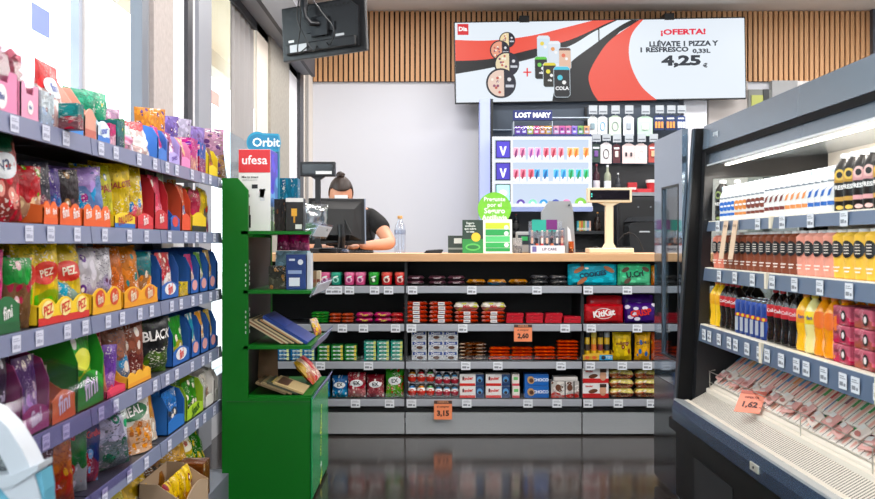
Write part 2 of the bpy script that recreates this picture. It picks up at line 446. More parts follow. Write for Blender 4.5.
# ------------------------------------------------------------------ window wall
def wcol(name, a, b, m, prot=0.0, thick=.02, z0=0.0, z1=2.98):
    return struct(MB().box(XW-thick, XW+prot, YW(a), YW(b), z0, z1), name, m)
wcol('window_frame_1', 76, 79.5, mat('#b4bccb', .5), .01)
wcol('wall_left_1', 79.5, 98, mat('#eee6e2', .7), .02)
wcol('window_frame_2', 98, 100, mat('#5d6f8a', .5), .01)
wcol('window_frame_3', 135, 141, mat('#777c86', .5), .03)
wcol('window_frame_4', 141, 147, mat('#9ea1a8', .5), .01)
wcol('wall_left_2', 147, 167, concrete_mat('#c9bfbb', '#a89e9a', 40), .03)
wcol('wall_left_3', 167, 184, mat('#f4f4f8', .6), .0)
wcol('window_frame_5', 184, 189, mat('#3b3c43', .5), .02)
wcol('wall_left_4', 189, 195, mat('#dddce0', .6), .0)
wcol('window_frame_6', 195, 208, mat('#9a9da6', .5), .02)
wcol('wall_left_5', 257, 268, mat('#efe4d6', .7), .0)
wcol('wall_left_6', 268, 287, concrete_mat('#b9b4aa', '#948f86', 30), .02)
wcol('wall_left_7', 287, 297, mat('#f2f2f6', .6), .0)
wcol('window_frame_7', 297, 300.5, mat('#3e3f44', .5), .03)
wcol('wall_left_8', 300.5, 314, mat('#efe7dc', .7), .0, z1=ZC)
wcol('window_frame_8', 305, 307, mat('#97938e', .5), .015)
struct(MB().box(XW-.14, XW, YN, YB, 2.98, ZC), 'wall_left_header', mat('#a7a8ae', .7))
struct(MB().box(XW-.02, XW+.13, 3.0, YW(299), 2.70, 3.02), 'trim_3', mat('#8d9098', .6))
struct(MB().box(XW-.02, XW+.0, 3.0, YW(299), 2.64, 2.70), 'trim_4', mat('#26272b', .6))
struct(MB().box(XW+.12, XW+.15, 3.0, YW(299), 2.68, 3.04), 'trim_5', mat('#33343a', .6))
struct(MB().box(XW-.14, XW, YN, YW(257), 0, .35), 'wall_left_sill', mat('#c9cacf', .7))
for i, (a, b) in enumerate(((20, 76), (100, 135), (208, 257))):
    y0 = YN if i == 0 else YW(a)
    struct(MB().box(XW-.08, XW-.07, y0, YW(b), .35, 2.98), 'window_%d' % (i+1), glass('#f4fbfb', .06))
# grey roller curtain hanging by the window
mb = MB(); n = 24; y0, y1 = YW(236), YW(256.5); v = []
for i in range(n+1):
    y = y0+(y1-y0)*i/n; x = XW-.03+.012*math.sin(i*1.1)
    v += [(x, y, .4), (x, y, 2.66)]
mb.add(v + [(a-.006, b, c) for a, b, c in v], [(2*i, 2*i+1, 2*i+3, 2*i+2) for i in range(n)] + [(2*n+2+2*i, 2*n+2+2*i+2, 2*n+2+2*i+3, 2*n+2+2*i+1) for i in range(n)])
tag(mb.build('window_curtain', mat('#a5a2a2', .9), smooth=True), 'grey fabric curtain hanging full height against the left window', 'curtain')
# stickers on the glass
def sticker(px0, px1, py0, py1, c, label, emit=0):
    Y = YW((px0+px1)/2)
    tag(MB().box(XW-.068, XW-.066, YW(px0), YW(px1), Z(py1, Y), Z(py0, Y)).build('window_poster', mat(c, .6)), label, 'poster')
sticker(52, 69, 7, 34, '#8f9fdc', 'pale blue rectangular poster on the leftmost window pane')
sticker(212, 230, 88, 102, '#f3b7ae', 'pale red notice on the window right of the grey mullion')
# ------------------------------------------------------------------ outside
struct(MB().box(-30, XW-.3, -6, 40, -.12, -.03), 'ground', concrete_mat('#cfcdc8', '#bdbab4', 3))
struct(MB().box(-2.25, XW-.14, 5.3, 22, 3.02, 3.15), 'porch_ceiling', mat('#f3dcc0', .8))
struct(MB().box(-2.3, -2.15, 5.3, 22, 2.86, 3.02), 'porch_beam', mat('#d8c8b4', .8))
def bush(x, y, r, h, lab, seed):
    rnd = random.Random(seed); root = empty('bush', (x, y, -.03))
    mb = MB()
    for k in range(420):
        a, b = rnd.uniform(0, 2*PI), rnd.uniform(-.2, 1); rr = r*rnd.uniform(.6, 1)
        p = Vector((rr*math.cos(a)*math.sqrt(1-max(0, b)**2*.8), rr*math.sin(a)*math.sqrt(1-max(0, b)**2*.8), h*.45+h*.5*b))
        q = Matrix.Translation(p) @ Matrix.Rotation(rnd.uniform(0, 6), 4, Vector((rnd.uniform(-1, 1), rnd.uniform(-1, 1), rnd.uniform(-1, 1))).normalized())
        s = .09
        mb.add([(-s, 0, 0), (0, -s*.5, 0), (s, 0, 0), (0, s*.5, .02)], [(0, 1, 2, 3)], q)
    mb.build('foliage', mat('#8fb36a', .7), root)
    MB().tube([(0, 0, 0), (.03, 0, h*.3), (0, .02, h*.6)], .035).build('stem', mat('#6b543e', .8), root)
    tag(root, lab, 'bush')
bush(-7.9, 16.5, 1.1, 1.9, 'light green bush outside, seen through the window beside the grey curtain', 3)
bush(-7.2, 18.5, .9, 1.5, 'low green bush outside behind the pale red window notice', 4)
bush(-8.6, 11.5, 1.0, 1.7, 'green bush outside behind the leftmost window', 5)
k = empty('reflection_standin', (-4.55, 14.5, -.03)); tag(k, 'white block with pale teal frame, stand-in for a reflection at the middle window', 'stand-in')  # added block with teal frame, stands in for a likely reflection in the glass
MB().box(-.5, .5, -.4, .4, 0, 2.25, .01).build('body', mat('#f6fafa', .5), k)
for s in (-1, 1): MB().box(s*.5-.04, s*.5+.04, -.44, -.4, 0, 2.3).build('frame_post', mat('#8fc7d6', .5), k)
MB().box(-.54, .54, -.44, -.4, 2.22, 2.32).build('frame_head', mat('#8fc7d6', .5), k)
MB().box(.08, .34, -.43, -.41, 1.5, 1.85).build('notice', mat('#a8bcc8', .5), k)

# ------------------------------------------------------------------ lights: ceiling luminaires of the shop
def luminaire(x, y, i, lab, power=LAMP):
    r = empty('ceiling_light', (x, y, ZC)); tag(r, lab, 'ceiling light', 'recessed ceiling light panels')
    MB().box(-.62, .62, -.17, .17, -.035, 0, .004).build('housing', mat('#e8e8e8', .5), r)
    MB().box(-.58, .58, -.14, .14, -.04, -.034).build('diffuser', mat('#ffffff', .5, 0, 3.0), r)
    L = bpy.data.lights.new('lamp', 'AREA'); L.shape = 'RECTANGLE'; L.size = 1.15; L.size_y = .3; L.energy = power; L.color = (1, .965, .93)
    o = bpy.data.objects.new('lamp', L); col.objects.link(o); o.parent = r; o.location = (0, 0, -.05)
xs = (-.2, 1.9, 3.9)
for i, y in enumerate((-.8, 1.5, 3.6, 5.3, 7.2, 9.0)):
    for j, x in enumerate(xs):
        if i == 0 and j == 2: continue
        luminaire(x, y, i, 'white rectangular ceiling light panel, %s row from the back wall, %s' % (['sixth', 'fifth', 'fourth', 'third', 'second', 'first'][i], ['nearest the windows', 'in the middle', 'nearest the right wall'][j]))

# ------------------------------------------------------------------ shelf unit helper
def tagcard(mb_parent, M, w=.05, h=.036, bev=0, name='price_tag'):
    o = MB().box(-w/2, w/2, -.0015, 0, -h/2, h/2, 0, M).build(name, M_tag, mb_parent)
    return o
CARD = {}
def card_copy(parent, loc, rz, w, h, rx=0.0):
    k = (w, h); cm, im = (mat('#d6d8ea', .5), mat('#a5a8c0', .6)) if w < .045 else (mat('#dfe1e6', .5), mat('#85878e', .6))
    if k not in CARD:
        mb = MB().box(-w/2, w/2, -.0012, 0, -h/2, h/2)
        o = mb.build('price_tag', M_tag)
        me = o.data; me.materials.append(M_ink)
        m2 = MB().box(-w*.38, w*.05, -.0018, -.0012, -h*.30, -h*.05).box(-w*.38, w*.36, -.0018, -.0012, h*.15, h*.2).box(-w*.38, w*.2, -.0018, -.0012, h*.28, h*.33).box(w*.14, w*.36, -.0018, -.0012, -h*.30, -h*.12)
        n = len(mb.v); me2 = bpy.data.meshes.new('price_tag'); me2.from_pydata(mb.v+m2.v, [], mb.f+[tuple(i+n for i in f) for f in m2.f])
        me2.materials.append(cm); me2.materials.append(im)
        for i, p in enumerate(me2.polygons): p.material_index = 1 if i >= len(mb.f) else 0
        CARD[k] = me2; bpy.data.objects.remove(o)
    o = bpy.data.objects.new('price_tag', CARD[k]); col.objects.link(o); o.parent = parent; o.location = loc; o.rotation_euler = (rx, 0, rz)
    return o

# ------------------------------------------------------------------ checkout counter
YC = 5.8
def cz(py): return Z(py, YC)
SH = [cz(285.5), cz(323.5), cz(361), cz(398.5)]           # tops of the four display shelves
ct = empty('checkout_counter', (.36, YC, 0)); ox = .36
tag(ct, 'black checkout counter with pale wood top and four shelves of sweets in its front', 'counter')
x0, xa, xb, x1 = -1.18, X(405, YC), X(582, YC), 1.94
MB().box(x0-ox, x1-ox, -.03, .58, cz(261.5), cz(253.5), .003).build('countertop', wood_mat('#e0b184', '#c9976a'), ct)
MB().box(x0-ox, x1-ox, .40, .43, .12, cz(262)).build('back_panel', mat('#121215', .6), ct)
MB().box(x0-ox, x1-ox, .43, .56, 0, cz(262)).build('rear_panel', mat('#c9cbd0', .6), ct)
MB().box(x0-ox, x1-ox, .03, .40, .10, .16).build('base_deck', mat('#101012', .5), ct)
def kick_mat():
    q = NB('kick'); tc = q.n('ShaderNodeTexCoord'); n = q.n('ShaderNodeTexNoise', i_Scale=220.0, i_Detail=2.0); q.l(tc.outputs['Object'], n.inputs['Vector'])
    q.l(q.mix(n.outputs[0], lin('#8a8c8f'), lin('#c2c4c7')), q.b.inputs['Base Color']); q.b.inputs['Roughness'].default_value = .4; q.b.inputs['Metallic'].default_value = .3
    return q.m
for a, b in ((x0, xa), (xa, xb), (xb, x1)):
    MB().box(a-ox+.003, b-ox-.003, 0.0, .03, .012, .135, .002).build('kick_panel', kick_mat(), ct)
for a in (x0, xa, xb, x1-.02): MB().box(a-ox-.004, a-ox+.014, .02, .40, .12, cz(262)).build('upright', mat('#17181b', .5), ct)
tags = {0: ((326,333,345,370,384), (408,467,532), (583,622)), 1: ((338,359,391), (407,458,560), (586,632)), 2: ((255,316,364), (461,493,556), (585,617,642)), 3: ((351,385), (407,462,523,552), (583,613,646))}
for r in range(4):
    for bi, (a, b) in enumerate(((x0, xa), (xa, xb), (xb, x1))):
        s = MB().box(a-ox+.006, b-ox-.004, -.01, .40, SH[r]-.022, SH[r]-.002, .001).build('shelf', mat('#3a3b40', .5), ct)
        MB().box(a-ox+.006, b-ox-.004, -.016, -.008, SH[r]-.043, SH[r]-.003, .0015).build('price_rail', M_railg, s)
        for p in tags[r][bi]: card_copy(s, (X(p+4.7, YC)-ox, -.0175, SH[r]-.026), 0, .054, .047)
        if r == 3 or r == 2: MB().box(a-ox+.008, b-ox-.006, -.006, -.004, SH[r], SH[r]+.03).build('clear_riser', glass('#ffffff', .07), s)
def offer(px0, px1, py0, py1, txt, lab):
    Y = YC-.03; w, h = (px1-px0)*Y/1000, (py1-py0)*Y/1000
    o = MB().box(-w/2, w/2, -.001, .001, -h, 0).build('price_sign', mat('#f08a5c', .6), loc=(X((px0+px1)/2, Y), Y, Z(py0, Y)))
    s = lambda x, z: .001
    printed(o, 'header_strip', rect(-w/2, w/2, -h*.17, 0, 1, 1), mat('#4a3229', .6), s)
    printed(o, 'small_lettering', textmesh('OFERTA', h*.16), mat('#e89a70', .6), s, 0, -h*.085, eps=.002)
    printed(o, 'small_lettering', textmesh('al comprar', h*.15), mat('#5b2c1c', .6), s, 0, -h*.32)
    printed(o, 'price_lettering', textmesh(txt, h*.38, .04), mat('#221511', .6), s, 0, -h*.68)
    tag(o, lab, 'sign', None)
offer(434, 452, 400.5, 419.5, '3,15', 'orange price sign reading 3,15 hanging under the lowest counter shelf')
offer(514, 532, 324.5, 341.5, '2,60', 'orange price sign reading 2,60 hanging under the second counter shelf')

# ------------------------------------------------------------------ left gondola
XG = -.925
LV = [1.405, 1.165, .92, .67, .436]
g_names = ['nearest shelving unit of the left aisle, loaded with sweets and snack bags', 'middle shelving unit of the left aisle, between the nearest and farthest units', 'farthest shelving unit of the left aisle, next to the green rack']
bays = ((1.15, 2.703), (2.707, 3.396), (3.40, 4.385))
for bi, (ya, yb) in enumerate(bays):
    g = empty('shelving_unit', (XG, ya, 0)); L = yb-ya
    tag(g, g_names[bi], 'shelving unit')
    MB().box(-.315, -.295, 0, L, 0, 1.40).build('back_panel', mat('#4d4f57', .6), g)
    MB().box(-.29, .05, 0, L, 0, .13, .002).build('base_deck', mat('#6c6f7c', .5), g)
    for yy in (0, L-.02): MB().box(-.295, -.255, yy, yy+.02, 0, 1.41).build('upright', mat('#b4b7bd', .5), g)
    for li, z in enumerate(LV):
        s = MB().box(-.29, 0, 0.004, L-.004, z-.022, z-.002).build('shelf', mat('#2f3036', .5), g)
        MB().prism([(-.004, z-.046), (.006, z-.046), (.001, z), (-.004, z)], .002, L-.002, 'y').build('price_rail', M_rail, s)
        y = .07 + .03*((li*7+bi*3) % 3)
        while y < L-.05:
            card_copy(s, (.0062, y, z-.023), PI/2, .044, .036, rx=0); y += .13 + .05*((li+int(y*10)) % 3)

# ------------------------------------------------------------------ green end rack
YR = 4.30; XA, XB_ = X(222, YR), X(311, YR); YF = 4.95
gk = empty('display_rack', (XA, YR, 0)); W = XB_-XA; D = YF-YR
tag(gk, 'green metal display rack with angled clear lips standing at the end of the left shelves', 'rack')
GR = mat('#056c17', .42, 0, 0, .3); GRd = mat('#0b5f1c', .45)
zt_, zs = Z(178, YR), Z(190, YR)
sw = X(248, YR)-XA
for y in (0, D-.02):
    MB().prism([(0, 0), (W, 0), (W, Z(398, YR)), (sw, Z(398, YR)), (sw, zs), (sw-.045, zt_), (0, zt_)], y, y+.02, 'y').build('side_panel', GR, gk)
MB().box(0, .02, .02, D-.02, 0, zt_-.01).build('back_panel', GR, gk)
MB().box(sw-.02, sw-.004, .02, D-.02, Z(398, YR), Z(237, YR)).build('dark_liner', mat('#111413', .5), gk)
mbp = MB()
for zc in (Z(272, YR), Z(320, YR)):
    for k in range(5): mbp.box(sw-.004, sw-.002, .05, .056, zc-.06+k*.024, zc-.046+k*.024)
for k in range(5):
    for zc in (Z(275, YR), Z(322, YR)): mbp.box(sw-.012, sw-.008, -.001, .0, zc-.05+k*.022, zc-.04+k*.022)
mbp.build('slot_strip', mat('#c9d2cb', .5), gk)
RS = [Z(231, YR), Z(290.5, YR), Z(346, YR), Z(396, YR)]
for i, z in enumerate(RS):
    s = MB().box(sw-.02 if i else sw-.03, W, 0.0 if i < 3 else .02, D-.02, z-.014, z).build('shelf', GR, gk)
    lip = MB().prism([(W-.004, z-.03+.0), (W+.034, z+.035), (W+.03, z+.038), (W-.008, z-.025)], .01, D-.01, 'y').build('clear_lip', glass('#f0f4ff', .16, .1), gk)
    MB().prism([(W+.004, z-.022), (W+.030, z+.024), (W+.028, z+.0255), (W+.002, z-.0205)], .03, D-.03, 'y').build('label_strip', mat(['#dfe6ee', '#e2e4ee', '#9a96bd', '#8d86b8'][i], .4), lip)
zc0 = Z(398, YR)
fp = MB().box(W-.004, W+.006, .0, D, 0.02, zc0, .001).build('front_panel', mat('#1f9a58', .22, 0, 0, .35), gk)  # lighter green than the side panels: the reflection is put into the colour
MB().box(0.02, W-.003, -.002, .0, Z(402.2, YR), Z(401, YR)).build('seam', GRd, gk)
for txt, py, c in (('Fresca', 420, '#d7dd4a'), ('ahorro', 440, '#d7dd4a'), ('Ya', 466, '#eef2e6'), ('aqui', 477, '#d7dd4a')):
    v, f = textmesh(txt, .055)
    M = Matrix.Translation((W+.0075, D*.5, Z(py, 4.6))) @ Matrix.Rotation(R(90), 4, 'Z') @ Matrix.Rotation(R(90), 4, 'X') @ Matrix.Rotation(R(75 if py < 450 else 25), 4, 'Z')
    MB().add([(a, b, 0) for a, b in v], f, M).build('lettering', mat(c, .5), fp)
MB().box(.0, .004, .05, D-.05, zt_-.02, Z(128, YR)).build('clear_header', glass('#eef4f6', .25, .15), gk)

# ------------------------------------------------------------------ refrigerated display on the right
Y0f, Y1f = 1.45, 4.12
fr = empty('refrigerated_display', (1.05, Y0f, 0)); fx = 1.05; LF = Y1f-Y0f
tag(fr, 'long open refrigerated display with grey canopy, black base and three chilled shelves', 'refrigerator')
def fy(name, pts, m, parent=None, a=0.0, b=None):    # outline in world x,z run along the case
    return MB().prism([(x-fx, z) for x, z in pts], a, LF if b is None else b, 'y').build(name, m, parent or fr)
M_can = mat('#8492a0', .25, .6); M_cream = mat('#e6dccd', .45)
fy('canopy', [(1.12, 1.60), (1.115, 1.505), (1.135, 1.495), (1.135, 1.485), (1.13, 1.435), (1.75, 1.50), (1.9, 1.50), (1.9, 1.62)], M_can)
fy('canopy_groove', [(1.118, 1.502), (1.113, 1.502), (1.126, 1.484), (1.131, 1.484)], mat('#15181c', .5))
fy('canopy_lip', [(1.124, 1.44), (1.124, 1.434), (1.19, 1.445), (1.19, 1.452)], mat('#d9dcdf', .3, .4))
ls = fy('light_strip', [(1.196, 1.445), (1.212, 1.446), (1.212, 1.437), (1.196, 1.436)], mat('#fff6ea', .5, 0, 5.0), a=.03, b=LF-.04)
Lf = bpy.data.lights.new('strip_lamp', 'AREA'); Lf.shape = 'RECTANGLE'; Lf.size = .05; Lf.size_y = LF-.3; Lf.energy = FRIDGE; Lf.color = (1, .93, .84)
lo = bpy.data.objects.new('strip_lamp', Lf); col.objects.link(lo); lo.parent = fr; lo.location = (1.203-fx, LF/2, 1.42); lo.rotation_euler = (0, R(-14), 0)
MB().box(1.30-fx, 1.36-fx, LF*.45, LF*.45+.08, 1.43, 1.452, .004).build('lamp_holder', mat('#f2efe9', .4), fr)
fy('back_panel', [(1.62, .3), (1.9, .3), (1.9, 1.52), (1.62, 1.49)], mat('#ece7df', .5))
# end wall: dark frame with a window
def frame_prism(name, outer, inner, y0, y1, m, parent):
    n = len(outer); v = []; f = []
    for y in (y0, y1): v += [(x-fx, y, z) for x, z in outer] + [(x-fx, y, z) for x, z in inner]
    for i in range(n):
        j = (i+1) % n
        f += [(i, j, n+j, n+i), (2*n+i, 3*n+i, 3*n+j, 2*n+j), (i, 2*n+i, 2*n+j, j), (n+i, n+j, 3*n+j, 3*n+i)]
    mb = MB(); mb.v = v; mb.f = f
    return mb.build(name, m, parent)
outer = [(1.075, .42), (1.86, .42), (1.86, 1.48), (1.84, 1.50), (1.12, 1.50)]
inner = [(1.132, .80), (1.52, .80), (1.52, 1.375), (1.50, 1.40), (1.150, 1.385)]
ew = frame_prism('end_wall', outer, inner, LF-.03, LF+.02, mat('#1b1b1e', .35), fr)
MB().prism([(a-fx, b) for a, b in inner], LF-.008, LF-.004, 'y').build('end_window', glass('#e8efee', .08), ew)
fy('end_post', [(1.015, .44), (1.09, .44), (1.137, 1.595), (1.095, 1.595)], mat('#0a0a0b', .5, 0, 0, .25), a=LF+.025, b=LF+.075)
fy('post_trim', [(1.010, .44), (1.0149, .44), (1.0949, 1.595), (1.088, 1.595)], mat('#3a424a', .3, .5), a=LF+.03, b=LF+.07)
# tall side door standing open beyond the end
dr = empty('side_door', (0, 0, 0)); dr.parent = fr
Mdoor = mat('#171c22', .07, .0, 0, 1.0, 1.0)
def slantbox(name, ya, yb, za, zb_, x, t, m, parent, sl=0.0):
    return MB().prism([(ya-Y0f, za), (yb-Y0f, za), (yb-Y0f, zb_), (ya-Y0f, zb_)], x-fx, x-fx+t, 'x').build(name, m, parent)
bpy.data.objects.remove(dr)
ya, yb2 = 4.20, 4.72; wa, wb = 4.27, 4.56; wz0, wz1 = .62, 1.365
ring_o = [(ya, .03), (yb2, .03), (yb2, 1.60), (ya, 1.60)]; ring_i = [(wa, wz0), (wb, wz0), (wb, wz1), (wa, wz1)]
v = []; f = []
for x in (1.05, 1.075): v += [(x-fx, y-Y0f, z) for y, z in ring_o] + [(x-fx, y-Y0f, z) for y, z in ring_i]
for i in range(4):
    j = (i+1) % 4; f += [(i, j, 4+j, 4+i), (8+i, 12+i, 12+j, 8+j), (i, 8+i, 8+j, j), (4+i, 4+j, 12+j, 12+i)]
mb = MB(); mb.v = v; mb.f = f; sd = mb.build('side_door', mat('#8796a6', .07, .9), fr)
MB().box(.008, .014, wa-Y0f, wb-Y0f, wz0, wz1).build('door_glass', glass('#d5dde0', .22, .02), sd)
mb = MB()
for a, b, c, e in ((wa-.008, wb+.008, wz1, wz1+.008), (wa-.008, wb+.008, wz0-.008, wz0), (wa-.008, wa, wz0, wz1), (wb, wb+.008, wz0, wz1)): mb.box(-.002, .0, a-Y0f, b-Y0f, c, e)
mb.build('window_gasket', M_black, sd)
MB().box(-.003, -.0005, ya-Y0f+.005, yb2-Y0f-.005, .035, .50).build('lower_panel', mat('#0a0c0f', .15, 0, 0, .5), sd)
# shelves
FS = [(1.13, 1.205, 1.168), (1.115, 1.017, .968), (1.097, .787, .722)]
for i, (sx, zt2, zb2) in enumerate(FS):
    s = fy('shelf', [(sx+.006, zt2-.012), (1.62, zt2-.012), (1.62, zt2-.002), (sx+.006, zt2-.002)], M_cream, b=LF-.035)
    fy('price_rail', [(sx-.008, zb2), (sx, zb2), (sx+.006, zt2), (sx-.002, zt2)], mat('#5f7089', .35, .2), s, b=LF-.035)
    fy('shelf_edge', [(sx+.0, zt2-.001), (sx+.02, zt2-.001), (sx+.02, zt2+.004), (sx, zt2+.004)], mat('#f3ead9', .4), s, b=LF-.035)
    for yy in (3.3, 2.43): MB().box(sx-.012-fx, sx+.004-fx, yy-Y0f, yy-Y0f+.022, zb2, zt2+.003).build('rail_joint', mat('#e9dcc4', .5), s)
    y = .55+.05*i; k = 0
    while y < LF-.1:
        card_copy(s, (sx-.0095-fx, y, (zt2+zb2)/2), -PI/2, .05, .042); y += (.24, .2, .13)[i]*(.6 if (k % 3 == 1 and i == 2) else 1); k += 1
# deck, air grille, front
fy('product_deck', [(1.135, .535), (1.13, .50), (1.62, .60), (1.62, .80), (1.46, .745)], M_cream, b=LF-.035)
fy('air_grille', [(1.05, .472), (1.125, .515), (1.125, .50), (1.05, .455)], perforated('#d8cfc2', '#5a554e', 60), b=LF-.035)
fy('grille_edge', [(1.120, .505), (1.136, .515), (1.136, .530), (1.120, .528)], M_cream, b=LF-.035)
fy('front_edge', [(1.038, .45), (1.056, .46), (1.056, .476), (1.038, .474)], M_cream)
fy('sill', [(.998, .455), (1.04, .455), (1.04, .474), (.998, .482)], mat('#d3d8dc', .22, .35))
fy('bumper', [(.997, .474), (.988, .44), (.992, .395), (1.06, .395), (1.06, .4545), (.997, .4545)], mat('#3c526e', .25, .55, 0, .6))
fy('bumper_shadow_gap', [(1.005, .39), (1.06, .39), (1.06, .396), (1.005, .396)], M_black)
fy('base', [(1.0, .388), (1.0, .345), (1.03, .335), (1.03, .06), (1.9, .06), (1.9, .55), (1.62, .55), (1.1, .45), (1.06, .39)], mat('#08090a', .45, 0, 0, .25), b=LF+.1)
fy('plinth', [(1.09, 0), (1.85, 0), (1.85, .062), (1.09, .062)], M_black, b=LF+.1)
hl = MB().box(.984-fx, .99-fx, 3.02-Y0f, 3.10-Y0f, .42, .445, .002).build('lock_plate', mat('#d8d6c8', .3, .5), fr)
MB().lathe([(.004, 0), (.004, .003)], 10, Matrix.Translation((.984-fx, 3.06-Y0f, .433)) @ Matrix.Rotation(R(-90), 4, 'Y')).build('lock', mat('#303030', .4), hl)
for yy in (3.42,): MB().box(1.028-fx, 1.031-fx, yy-Y0f, yy-Y0f+.5, .1, .28).build('base_vent', mat('#1c1d20', .5), fr)
v, f = textmesh('arneg', .032)
MB().add([(a, b, 0) for a, b in v], f, Matrix.Translation((1.116-fx-.002, 3.93-Y0f, 1.552)) @ Matrix.Rotation(-PI/2, 4, 'Z') @ Matrix.Rotation(PI/2, 4, 'X')).build('logo_lettering', mat('#cdd5dc', .4), fr)
# wire guard along the front of the deck
wg = MB()
for yy in [LF-.06-.5*k for k in range(6)]: wg.tube([(1.128-fx, yy, .50), (1.128-fx, yy, .60), (1.15-fx, yy, .605)], .0018, 5)
wg.tube([(1.128-fx, .02, .598), (1.128-fx, LF-.05, .598)], .002, 5)
wg.tube([(1.128-fx, .02, .555), (1.128-fx, LF-.05, .555)], .0015, 5)
wg.build('wire_guard', mat('#cfcac0', .3, .8), fr)

# ------------------------------------------------------------------ white curved dispenser in the near left corner
def curved_case():
    Yc = 1.42; o = empty('serving_counter', (X(-60, Yc), Yc, 0))
    tag(o, 'white curved end of a chilled serving case at the lower left corner', 'display case')
    def p(px, py): return (X(px, Yc)-o.location.x, Z(py, Yc))
    arc = [p(-60, 392), p(-30, 402), p(-8, 412), p(8, 428), p(22, 450), p(34, 475), p(42, 505), p(44, 540)]
    inn = [p(-60, 424), p(-30, 428), p(-14, 436), p(-4, 448), p(6, 466), p(12, 482), p(12, 484), p(0, 488)]
    n = len(arc); v = []; f = []
    for y in (0, .05): v += [(a, y, b) for a, b in arc] + [(a, y, b) for a, b in inn]
    for i in range(n-1): f += [(i, i+1, n+i+1, n+i), (2*n+i, 3*n+i, 3*n+i+1, 2*n+i+1), (i, 2*n+i, 2*n+i+1, i+1), (n+i, n+i+1, 3*n+i+1, 3*n+i)]
    mb = MB(); mb.v = v; mb.f = f; mb.build('end_frame', mat('#b9bec6', .45), o, smooth=True)
    a, b = p(-60, 496), p(40, 478)
    MB().prism([(a[0], p(0, 492)[1]), (p(14, 484)[0], p(0, 482)[1]), (p(40, 476)[0], p(0, 472)[1]), (p(43, 510)[0], p(0, 492)[1]), (p(43, 510)[0], 0.02), (a[0], .02)], .004, .045, 'y').build('body', mat('#5aa0b8', .3), o)
    MB().prism([(a[0], p(0, 478)[1]), (p(14, 484)[0], p(0, 474)[1]), (p(39, 476)[0], p(0, 464)[1]), (p(39, 480)[0], p(0, 470)[1]), (p(14, 484)[0], p(0, 486)[1]), (a[0], p(0, 494)[1])], -.004, .05, 'y').build('rim', mat('#b4bac2', .45), o)
    MB().prism([p(-60, 426), p(-30, 430), p(-14, 438), p(0, 456), p(10, 480), p(-60, 488)], .025, .03, 'y').build('end_glass', glass('#a9b4b4', .12), o)
    g = [(x, z) for x, z in arc]; off = .004
    vv = []; ff = []
    for y in (.05, .42): vv += [(x, y, z) for x, z in g]
    for i in range(n-1): ff.append((i, i+1, n+i+1, n+i))
    mb = MB(); mb.v = vv + [(x-off, y, z-off) for x, y, z in vv]; mb.f = ff + [tuple(reversed([q+2*n for q in t])) for t in ff]
    mb.build('curved_glass', glass('#d9d2e6', .03, .1), o, smooth=True)
curved_case()

# ------------------------------------------------------------------ screen hung from the ceiling, seen from behind
def ceiling_tv():
    Y = 6.12; xc = X(323, Y)
    o = empty('television', (xc, Y, Z(29, Y))); o.rotation_euler = (0, R(-2.5), R(-26))
    tag(o, 'black flat television seen from behind, hanging from the ceiling on a pole', 'television')
    w, h = .60, .335
    MB().box(-w/2, w/2, .0, .03, -h/2, h/2, .006).build('bezel', mat('#0d0e11', .3), o)
    MB().prism([(-.26, -.135), (.26, -.135), (.26, .10), (.20, .15), (-.20, .15), (-.26, .10)], -.02, .0, 'y').build('rear_shell', mat('#15171b', .4), o)
    MB().box(-.25, .25, -.045, -.02, -.135, -.075, .008).build('lower_housing', mat('#101216', .4), o)
    MB().box(-w/2+.01, w/2-.01, .03, .032, -h/2+.01, h/2-.01).build('screen', mat('#10141c', .1), o)
    MB().box(-.215, -.095, -.047, -.045, -.128, -.082).build('rating_label', mat('#c9ccd0', .5), o)
    MB().box(-.24, -.20, -.022, -.02, -.06, -.045).build('sticker', mat('#e6e6e6', .5), o)
    MB().box(.10, .16, -.022, -.02, -.062, -.048).build('sticker', mat('#b9bcc0', .5), o)
    mb = MB()
    for k in range(14): mb.box(-.2+.03*k, -.185+.03*k, -.021, -.0198, .122, .136)
    mb.build('vent_slots', mat('#040405', .5), o)
    MB().box(-.06, .06, -.05, -.02, -.05, .07, .004).box(-.10, .10, -.032, -.02, -.02, .03).build('mount_plate', mat('#1d1f23', .35, .4), o)
    MB().tube([(0, -.05, .02), (-.03, -.09, .02), (-.06, -.10, .06), (-.07, -.10, .12)], .016, 10).build('arm', mat('#1a1b1f', .35, .4), o)
    for pts in (((-.08, -.045, -.10), (-.13, -.09, -.14), (-.10, -.10, .0), (-.09, -.10, .15), (-.075, -.09, .25)), ((-.02, -.045, -.11), (-.02, -.09, -.15), (-.07, -.11, -.05), (-.12, -.10, .08), (-.08, -.09, .26)), ((.05, -.045, -.10), (.09, -.07, -.12), (.12, -.07, -.03), (.05, -.09, .08), (-.05, -.09, .22))):
        P = [Vector(p) for p in pts]; out = []
        for i in range(len(P)-1):
            p0, p1, p2, p3 = P[max(0, i-1)], P[i], P[i+1], P[min(len(P)-1, i+2)]
            for k in range(5):
                t = k/5; out.append(.5*((2*p1)+(-p0+p2)*t+(2*p0-5*p1+4*p2-p3)*t*t+(-p0+3*p1-3*p2+p3)*t*t*t))
        out.append(P[-1]); MB().tube(out, .004, 6).build('cable', M_black, o)
    H = ZC-Z(29, Y)
    MB().tube([(-.07, -.09, .10), (-.07, -.09, H-.0)], .02, 12).build('ceiling_pole', mat('#202226', .3, .5), o)
ceiling_tv()

